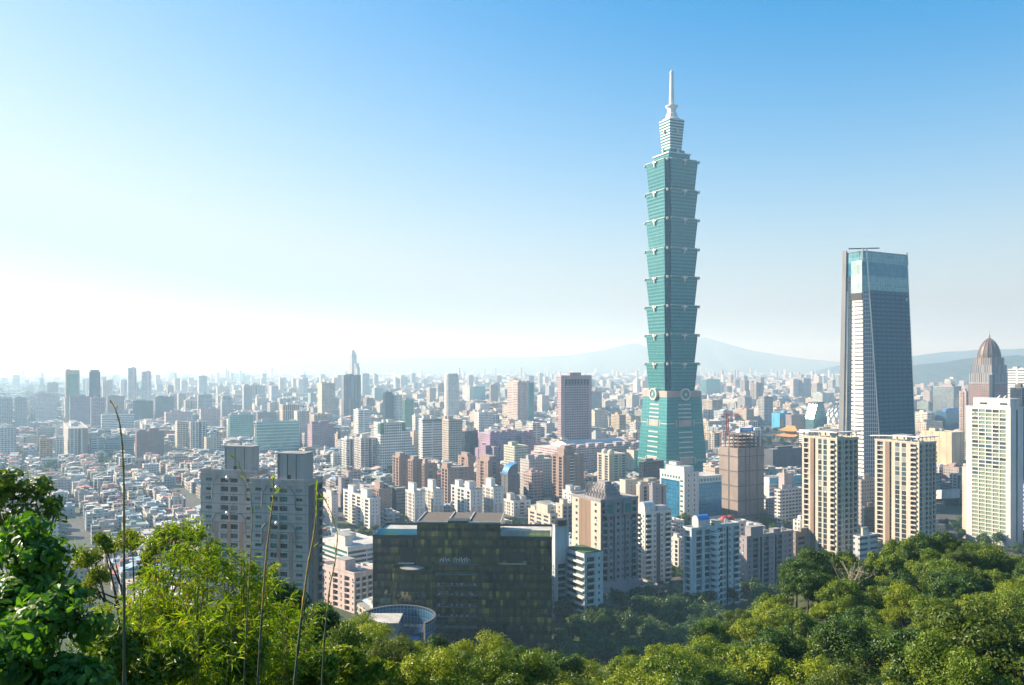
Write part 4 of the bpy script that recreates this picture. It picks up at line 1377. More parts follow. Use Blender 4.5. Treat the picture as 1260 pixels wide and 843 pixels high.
# --- twin grey apartment slabs at the left
for lab, x0, xc, x1, yt, Yd, sx, short in (
        ('grey apartment tower with arched gable and rooftop box, right of the near pair', 308, 378, 397, 594, 340, (339, 371, 560), 'the right grey tower'),
        ('grey apartment tower with arched gable and rooftop box, left of the near pair', 247, 317, 330, 582, 372, (275, 309, 551), 'the left grey tower')):
    b = Bd('apartment_tower', lab, 'apartment tower', x0, xc, x1, yt, Yd, alpha=13, yvis=720, short=short, group='pair of grey towers')
    W, D, H = b.W, b.D, b.H
    fh = 11.6 * Yd / F
    nf = int((H - 1.5) / fh)
    zt = H - 1.5; zb_ = zt - nf * fh
    mb = MB()
    b.quad(mb, 'F', 0, W, 0, zb_); b.quad(mb, 'R', 0, D, 0, zb_)
    CELL['q'] = (1.35, (.2, .8, .36, .70), .3, 'window')
    CELL['Q'] = (1.2, (.08, .92, .26, .80), .9, 'window')
    b.facade(mb, 'F', spec('.q.') + [('.', 0)] + spec('Q') + spec('Q') + [('.', 0)] + spec('.q.'), zb_, zt, nf)
    b.facade(mb, 'R', [('.', 0), ('-', 2), ('n', 2), ('-', 1), ('.', 2), ('b', 2)], zb_, zt, nf)
    for f in 'FR': b.quad(mb, f, 0, b.span(f), zt, H)
    b.backs(mb, 0, H)
    b.wall = mb.build('wall', [M['w_grey'], M['w_strip'], M['grey_dark']], b.root)
    b.fill_openings(('glassdark', 'glassteal', 'glassblue', 'glassdark', 'glasspale'), 'grey', Z_(760, Yd))
    b.roof('roof', rim='w_grey')
    mb = MB(); mb.box(-W / 2 - .35, W / 2 + .35, -D / 2 - .35, D / 2 + .35, zt + .25, zt + .9); mb.build('cornice', M['pinkish'], b.root)
    mb = MB()
    for k in range(1, nf, 1):
        z = zt - k * fh
        b.fbox(mb, 'F', .02, W - .02, z - .09, z + .09, .002, .09)
    mb.build('joint_line', M['grey_dark'], b.root)
    # arched gable, rounded frame and globe lamps
    mid = W / 2
    mb = MB(); r = W * .17; n = 14
    zc = zt - 1.2
    arc = [(mid - r * math.cos(math.pi * i / n), zc + r * .75 * math.sin(math.pi * i / n)) for i in range(n + 1)]
    mb.face([b.pt('F', x, z, .5) for x, z in arc][::-1])
    for i in range(n): mb.face([b.pt('F', *arc[i], .5), b.pt('F', *arc[i + 1], .5), b.pt('F', *arc[i + 1], .36), b.pt('F', *arc[i], .36)][::-1])
    mb.face([b.pt('F', arc[0][0], zc, .36), b.pt('F', arc[-1][0], zc, .36), b.pt('F', arc[-1][0], zc, .5), b.pt('F', arc[0][0], zc, .5)])
    mb.build('arched_gable', M['w_grey'], b.root)
    za = zt - 4.1 * fh
    mb = MB()
    for sgn in (-1, 1):
        pts = [b.pt('F', mid + sgn * r2, z, .3) for r2, z in ((r * 1.75, za - 2.2 * fh), (r * 1.7, za - .5 * fh), (r * 1.3, za), (r * .5, za + .12 * fh), (0, za + .12 * fh))]
        mb.tube(pts, .28, 5)
        mb.tube([b.pt('F', mid + sgn * r * 1.15, zt - .2, .3), b.pt('F', mid + sgn * r * 1.7, zt - fh * .9, .3), b.pt('F', mid + sgn * r * 1.75, zt - 2.5 * fh, .3)], .22, 5)
    mb.build('frame_moulding', M['grey'], b.root)
    for q in (-.175, 0, .175):
        mb = MB(); b.fbox(mb, 'F', mid + q * W * 1.25 - W * .03, mid + q * W * 1.25 + W * .03, 0, za - (fh * .9), .01, .22); mb.build('pilaster', plain('terracotta_tile', (.40, .24, .19), .7, .1), b.root)
    for zz_ in (zt - .5 * fh + 1.2, za + .1 * fh):
        mb = MB(); c_ = b.pt('F', mid, zz_, 1.2)
        pr = [(1.0 * math.sin(math.pi * i / 8) + .001, c_[2] - 1.0 * math.cos(math.pi * i / 8)) for i in range(9)]
        mb.rings(pr, 14, (c_[0], c_[1])); mb.build('globe_lamp', M['steel'], b.root, smooth=True)
    # rooftop box
    zx = Z_(sx[2], Yd)
    u0, u1 = (sx[0] - x0) / (xc - x0), (sx[1] - x0) / (xc - x0)
    b.shed(u0, u1, .12, .75, zx - H - .3, 'w_grey', name='rooftop_box')
    mb = MB(); X0 = -W / 2 + u0 * W
    for k in range(3):
        mb.box(X0 + .6 + k * (u1 - u0) * W / 3, X0 + .8 + k * (u1 - u0) * W / 3, -D / 2 + .12 * D - .25, -D / 2 + .12 * D - .01, H + .4, zx - .2)
    mb.box(X0 + 4.4, X0 + 6, -D / 2 + .12 * D - .1, -D / 2 + .12 * D - .01, H + .5, H + 2.6, 1)
    mb.build('box_panel', [M['grey_dark'], M['glassdark']], b.root)
    for k in range(9):
        mb = MB(); x = -W / 2 + 1 + random.random() * (W * .4); y = -D / 2 + 1 + random.random() * (D * .6)
        mb.box(x, x + random.uniform(.6, 2), y, y + random.uniform(.6, 2), H + .353, H + random.uniform(.9, 1.9), k % 3)
        mb.build('roof_crate', [M['white'], M['cyanpaint'], M['brown']], b.root)

# --- dark fin wall on the flank of the right grey tower
# --- curved dark pavilion below the black block
Y = 400.0
cv = empty('pavilion', (X_(484, Y), Y + 14, 0), 0)
tag(cv, 'round dark pavilion with curved glass rim and grey plant box, below the black glass block', 'building')
HERO.append((434, 533, 742, 800, Y, X_(484, Y), Y + 14, 22, 'the curved pavilion', 38, 30, 0))
zt = 28.8
mb = MB()
n = 44; rx, ry = X_(533, Y) - X_(484, Y), 19.0
P = [(rx * math.cos(2 * math.pi * i / n), ry * math.sin(2 * math.pi * i / n)) for i in range(n)]
Pi = [(x * .94, y * .93) for x, y in P]
ang0 = [R(-38 + 256 * i / n) for i in range(n + 1)]
for i in range(n):
    a0, a1 = ang0[i], ang0[i + 1]
    o0, o1 = (rx * math.cos(a0), ry * math.sin(a0)), (rx * math.cos(a1), ry * math.sin(a1))
    i0, i1 = (o0[0] * .94, o0[1] * .93), (o1[0] * .94, o1[1] * .93)
    mb.face([(*o0, 0), (*o1, 0), (*o1, zt), (*o0, zt)], 0)
    mb.face([(*o0, zt), (*o1, zt), (*i1, zt), (*i0, zt)], 1)
    mb.face([(*i1, 0), (*i0, 0), (*i0, zt), (*i1, zt)], 2)
for a0 in (ang0[0], ang0[-1]):
    o0 = (rx * math.cos(a0), ry * math.sin(a0)); i0 = (o0[0] * .94, o0[1] * .93)
    mb.face([(*o0, 0), (*i0, 0), (*i0, zt), (*o0, zt)], 1)
mb.build('curved_wall', [M['c_blue'], M['grey_dark'], M['c_blue']], cv)
mb = MB(); mb.prism(Pi, 0, zt - 9.5); mb.build('roof_deck', M['grey_dark'], cv)
mb = MB(); mb.box(-rx * .72, rx * .05, -8, ry * .35, zt - 9.49, zt - 1.6, 0); mb.box(-rx * .76, rx * .09, -8.6, ry * .4, zt - 1.59, zt - 1.1, 1)
mb.build('plant_box', [M['grey'], M['roof_pale']], cv)
mb = MB(); mb.box(rx * .1, rx * .7, -4, ry * .5, zt - 9.49, zt - 7.0, 0); mb.box(rx * .1, rx * .62, -11, -4.1, zt - 9.49, zt - 8.4, 1)
mb.build('terrace', [M['c_dark'], plain('blue_awning', (.03, .12, .32), .6, .2)], cv)

# --- pale pink apartments with a projecting stair, and white low blocks by them
b = apartment('apartment_block', 'pale pink apartment block left of the black glass building, rooftop planting', 399, 436, 460, 707, 516, 752, spec('n.n.B.n.B.n'), spec('.b.b.b.'), 'w_pink', 3.5,
              alpha=45, short='the pale pink block', sheds=((.40, .72, -.02, .5, 6.5), (.05, .3, .5, .8, 2.6)), tanks=((.85, .5),))
b = apartment('school_block', 'long low white building with grey roof box, left of the black glass block', 392, 428, 474, 675, 610, 700, spec('r'), spec('rr'), 'w_white', 3.8, alpha=50, cat='school',
              short='the low white building', sheds=((.5, .85, .05, .25, 7.0), (.1, .4, .4, .7, 4)), roofm='roof_pale', glass=('glassdark', 'glassteal', 'glassblue'))
apartment('school_block', 'low white hall with a boxy roof hut, just behind the black glass block', 455, 478, 520, 668, 660, 672, spec('rr'), spec('rr'), 'w_white', 3.8, alpha=50, cat='school',
          short='the white hall', sheds=((.3, .75, .1, .3, 6.5),), roofm='roof_pale')


# ------------------------------------------------------------------ the white and pink slabs in the middle (recessed windows)
def slab(label, x0, xc, x1, yt, Y, yvis, short, sheds, wall='w_white', name='apartment_block', R_='-n.n-', F_='.B.n.B.B.n.B.', pink=True, alpha=60, fh=3.3, glass=('glassdark', 'glassblue'), group=None):
    b = apartment(name, label, x0, xc, x1, yt, Y, yvis, spec(F_), spec(R_), wall, fh, alpha=alpha, glass=glass, short=short, sheds=sheds, cat='apartment block', top=.8, rail='w_white', group=group)
    if pink:
        mb = MB()
        b.fbox(mb, 'R', b.D * .12, b.D * .34, b.H * .05, b.H * .52, .01, .12); b.fbox(mb, 'R', b.D * .62, b.D * .86, b.H * .05, b.H * .52, .01, .12)
        mb.build('pink_panel', M['pinkish'], b.root)
    return b


SH = ((.15, .35, .1, .5, 6.0), (.62, .85, .15, .7, 7.0))
slab('white apartment slab with pink lower end wall, leftmost of the white slab row', 422.5, 455, 468, 615, 768, 655, 'the leftmost white slab', SH)
slab('narrow white and pink slab, left half of the middle white pair', 499, 510, 523, 607, 800, 648, 'the middle white pair', ((.2, .8, .1, .4, 8.0),))
slab('narrow white and pink slab, right half of the middle white pair', 523, 533, 546, 604, 815, 645, None, ((.2, .8, .1, .45, 9.0),))
slab('white and pink slab with two roof towers, left half of the right white pair', 555, 579, 593.5, 604, 806, 643, None, SH)
slab('white and pink slab with two roof towers, right half of the right white pair', 594, 607, 619.5, 601, 825, 643, 'the right white pair', ((.2, .7, .1, .5, 8.0),))
slab('low mixed white and pink block of stacked roof boxes, right of the white slab rows', 620, 632, 653, 618, 850, 645, 'the stacked white block', ((.1, .5, .1, .35, 6.5), (.3, .9, .5, .8, 4.0)), R_='.w.b.w.')
BR = dict(wall='w_brown', pink=False, F_='.B.B.', glass=('glassdark', 'glassblue', 'glasspale'))
slab('brown brick apartment slab, leftmost of the brown group', 483, 491, 504, 563, 972, 600, 'the leftmost brown slab', ((.1, .8, .2, .7, 4),), R_='-n-', **BR)
slab('brown brick apartment slab in the middle of the brown group', 502, 507.5, 520, 567, 950, 600, None, ((.1, .8, .2, .7, 4),), R_='-n-', **BR)
slab('brown brick slab with pale glazed strip, right end of the left brown group', 519, 522, 538, 572, 940, 598, None, ((.1, .8, .1, .3, 6),), R_='-.g.-', **BR)
slab('broad brown slab with hipped roof hut, behind the middle white pair', 543, 551, 578.5, 577, 885, 622, 'the broad brown slab', ((.1, .9, .0, .18, 5),), R_='-n.n.W.n-', **BR)
slab('brown slab with cream sunlit side, left of the taller dark roofed one', 563.5, 576, 583, 563, 960, 596, None, ((.2, .8, .2, .7, 4),), R_='-n-', **{**BR, 'F_': '.n.B.n.'})
slab('brown slab with a white glazed strip and dark roof pavilion', 586, 600.5, 615.5, 568, 925, 600, 'the dark roofed brown slab', ((.1, .9, .2, .8, 4.5),), R_='-.g.-', **{**BR, 'F_': '.n.B.n.'})
slab('low pinkish block with a lit flat roof, between the white slabs', 455, 466, 482, 603, 829, 625, None, ((.1, .7, .3, .6, 6), (.2, .7, .75, .95, 3)), wall='w_brown', R_='--n--', pink=False)
slab('dark grey banded office slab with cream edge, between the white slabs', 482.5, 488, 501, 602, 835, 632, None, (), wall='grey_dark', R_='rr', F_='--', pink=False)
slab('tall cream and brown apartment tower with stacked balconies, left of centre front', 679, 693, 718.5, 562, 915, 622, 'the cream and brown tower', ((.1, .7, .2, .7, 7.0), (.2, .6, .3, .6, 10)), wall='w_brown', R_='.n-b.n-n.', F_='.B-B.', pink=False,
     name='apartment_tower')
b = slab('twin topped cream apartment tower with rounded roof caps, below the pink low complex', 735, 749.5, 770, 560, 1060, 597, 'the twin topped tower', (), wall='w_tan', R_='.n-b.n.b', F_='.B-B.', pink=False, name='apartment_tower')
for q in (.22, .72):
    mb = MB(); mb.rings([(4.2, b.H + .36), (4.2, b.H + 3), (3.4, b.H + 5), (1.8, b.H + 6)], 14, (-b.W / 2 + q * b.W, -b.D * .2)); mb.build('roof_cap', M['w_tan'], b.root)
slab('beige blank sided block behind the mauve crowned tower', 762.6, 769.5, 784, 592, 790, 640, 'the beige blank block', (), wall='w_tan', R_='--n--', F_='---', pink=False)
slab('lower beige stepped block with a green glass strip, right of the beige blank one', 783, 787, 801, 598, 780, 640, None, ((.1, .9, .1, .4, 3),), wall='w_tan', R_='-.g.-', F_='-n-', pink=False)
slab('greyish beige block left of the white and blue office', 799, 803, 820, 599, 770, 635, None, ((.1, .5, .1, .3, 3),), wall='w_mauve', R_='-n-d-', F_='-n-', pink=False)
slab('small white block with roof boxes, between the cream tower and the mauve crowned tower', 692, 703, 721, 606, 800, 640, None, ((.2, .7, .1, .4, 5), (.1, .6, .6, .9, 3)), R_='.w.n.', F_='.n.n', pink=False)
slab('terraced cream block with arched tops and roof plants, right of the tree clump', 650, 677, 686, 634, 690, 668, 'the terraced cream block', ((.35, .85, .1, .6, 7), (.05, .25, .2, .7, 3)), wall='w_tan', R_='.B.', F_='.W.W.W.', pink=False)
slab('small low pinkish house in front of the terraced cream block', 649, 658, 675, 650, 640, 668, None, ((.2, .6, .2, .5, 2.5),), wall='w_pink', R_='.w.w.', F_='.w.w.', pink=False)
slab('small dark topped cream building right of the terraced block', 684, 692, 705, 622, 720, 655, None, ((.2, .8, .2, .6, 4),), wall='w_tan', R_='.B.B.', F_='.n.', pink=False)
slab('low white block with tan windows, left of the aqua block', 826, 835, 843, 664, 610, 705, None, ((.2, .7, .1, .5, 3),), R_='.n.', F_='.n.B.', pink=False)
b = slab('white block with red domed roof hut, behind the aqua block', 884, 891, 918, 645, 610, 662, 'the red domed white block', (), R_='.w.B.w.', F_='.n.', pink=False)
for q in (.15, .4):
    mb = MB(); mb.rings([(3.2, b.H + .36), (3.2, b.H + 3), (2.8, b.H + 4.3), (1.4, b.H + 5.2)], 14, (0, -b.D / 2 + q * b.D)); mb.build('domed_hut', M['red'], b.root)
slab('pink apartment block with lilac end wall, right of the grey towers', 398, 408, 416, 611, 790, 652, 'the lilac pink block', ((.2, .8, .2, .7, 4),), wall='w_pink', R_='-n-', F_='--n-', pink=False)
slab('beige grey office block with dark glazed side, beyond the lilac pink one', 416, 420, 434, 589, 900, 610, None, ((.1, .7, .7, .95, 6),), wall='w_mauve', R_='-W-', F_='--', pink=False)
slab('grey slab with a bright blue curved roof, behind the stacked white block', 617, 625, 638.5, 585, 905, 612, 'the blue roofed slab', (), wall='grey_dark', R_='-n-', F_='.n.', pink=False)
_b = slab  # curved blue roof of that slab
h = [o for o in C.objects if o.get('label', '').startswith('grey slab with a bright blue')][0]
bb = HERO[-1]
mb = MB(); W_, D_ = bb[9], bb[10]; H_ = Z_(585, 905) + 1.15
for i in range(8):
    a0, a1 = math.pi / 2 * i / 8, math.pi / 2 * (i + 1) / 8
    y0, y1 = -D_ / 2 + D_ * .95 * (1 - math.cos(a0)), -D_ / 2 + D_ * .95 * (1 - math.cos(a1))
    mb.face([(-W_ * .4, y0, H_ + 11 * math.sin(a0)), (W_ * .45, y0, H_ + 11 * math.sin(a0)), (W_ * .45, y1, H_ + 11 * math.sin(a1)), (-W_ * .4, y1, H_ + 11 * math.sin(a1))])
    mb.face([(W_ * .45, y0, H_), (W_ * .45, y1, H_), (W_ * .45, y1, H_ + 11 * math.sin(a1)), (W_ * .45, y0, H_ + 11 * math.sin(a0))], 1)
mb.build('curved_roof', [M['bluepaint'], M['grey_dark']], h)


# ------------------------------------------------------------------ buildings in the middle distance: one row of the table each
def mid(label, x0, xc, x1, yt, yb, fac, col, name='apartment_block', cat='building', facR=None, colR=None, alpha=60, Y=None, sheds=1, short=None, W=None, D=None, roofm='roof', yvis=None, group=None):
    Y = Y or Yg(min(max(yb, 462) + 5, 800))
    if xc - x0 < 1.3: W = W or 18.0; xc = max(xc, x0 + .3)
    if x1 - xc < 1.3: D = D or 18.0
    if W is None and xc < 400 and xc - x0 < 6: W = 6 + 3.0 * (xc - x0) * Y / F
    b = Bd(name, label, cat, x0, xc, x1, yt, Y, alpha, W=W, D=D, yvis=yvis or yb, short=short, group=group)
    W, D, H = b.W, b.D, b.H
    mb = MB()
    mF, mR = M[fac], M[facR or fac]
    b.quad(mb, 'F', 0, W, 0, H, 0); b.quad(mb, 'R', 0, D, 0, H, 1); b.backs(mb, 0, H, 1, 0)
    b.wall = mb.build('wall', [mF, mR], b.root, color=col)
    if colR:
        mb = MB(); b.quad(mb, 'R', 0, D, 0, H, 0, .05); mb.build('end_wall', [mR], b.root, color=colR)
    b.roof(roofm, rim='wall', over=.1)
    C.objects[-1].color = (*col, 1)
    rg = random.Random(int(x0 * 7 + yt))
    for k in range(sheds):
        u0, v0 = rg.uniform(.05, .45), rg.uniform(.05, .55)
        b.shed(u0, u0 + rg.uniform(.2, .45), v0, v0 + rg.uniform(.2, .4), rg.uniform(2.5, 5), 'wall', color=tuple(c * rg.uniform(.8, 1.1) for c in col))
    return b


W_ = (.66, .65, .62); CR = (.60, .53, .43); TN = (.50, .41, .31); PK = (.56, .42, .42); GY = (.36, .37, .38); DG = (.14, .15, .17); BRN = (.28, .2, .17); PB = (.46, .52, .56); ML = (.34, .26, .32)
OT = dict(name='office_tower', cat='office tower')
AT = dict(name='apartment_tower', cat='apartment tower')
b = mid('tall pinkish granite office tower with a row of dark openings under its roof', 686, 690.5, 728, 463, 541, 'f_grid', (.50, .36, .38), facR='f_grid', Y=1320, sheds=0, short='the pink granite tower', yvis=541, **OT)
L = b.D; mb = MB()
for k in range(8): b.fbox(mb, 'R', L * (.13 + .1 * k), L * (.13 + .1 * k) + L * .065, b.H - 13, b.H - 5, .02, .2)
mb.build('dark_opening', M['black'], b.root)
mb = MB(); b.fbox(mb, 'R', 0.3, L - .3, b.H - 4, b.H - .1, .02, .3); b.fbox(mb, 'R', 0.3, L * .11, b.H * .0, b.H - 4.1, .02, .25); b.fbox(mb, 'R', L * .91, L - .3, 0, b.H - 4.1, .02, .25)
mb.build('stone_frame', M['wall'], b.root, color=(.50, .36, .38))
b.shed(.1, .9, .3, .66, 5, 'wall', color=(.40, .28, .29))
b = mid('pink granite tower with sunlit cream side, left of the larger pink one', 624, 637, 649.5, 470, 517, 'f_ribbon', (.60, .46, .42), facR='f_small', Y=1900, sheds=2, short='the smaller pink tower', **OT)
mid('green glass slab tucked behind the smaller pink tower', 649, 650, 657, 471, 515, 'c_teal', GY, Y=1960, **OT)
# left, hazy
b = mid('tall green glass tower with tan stone frame, left of the dark blue twin', 79.5, 80.5, 98, 456, 524, 'f_blank', TN, facR='c_green', Y=2170, short='the green glass tower', W=20, **OT)
mb = MB(); L = b.D
b.fbox(mb, 'R', 0, L, b.H - 9, b.H, .02, .8); b.fbox(mb, 'R', 0, L * .1, 0, b.H - 9.01, .02, .8); b.fbox(mb, 'R', L * .9, L, 0, b.H - 9.01, .02, .8); mb.build('stone_frame', M['tan'], b.root)
b = mid('dark blue glass tower with notched top, right of the green glass one', 109, 110, 123.5, 458, 515, 'c_dark', DG, Y=2190, short='the dark blue tower', W=20, **OT)
b.shed(.1, .9, .12, .88, 5, 'black')
for lab, x0, x1, yt in (('tall hazy tower with one pink striped half, left of the striped pair', 157, 168, 453), ('shorter hazy tower with one pink striped half, right of the striped pair', 174.5, 186, 457.5)):
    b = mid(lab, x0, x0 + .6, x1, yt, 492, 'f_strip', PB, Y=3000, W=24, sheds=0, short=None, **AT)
    mb = MB(); b.fbox(mb, 'R', b.D * .45, b.D * .8, 10, b.H + 4, .02, 1.2); mb.build('pink_stripe', M['pinkish'], b.root)
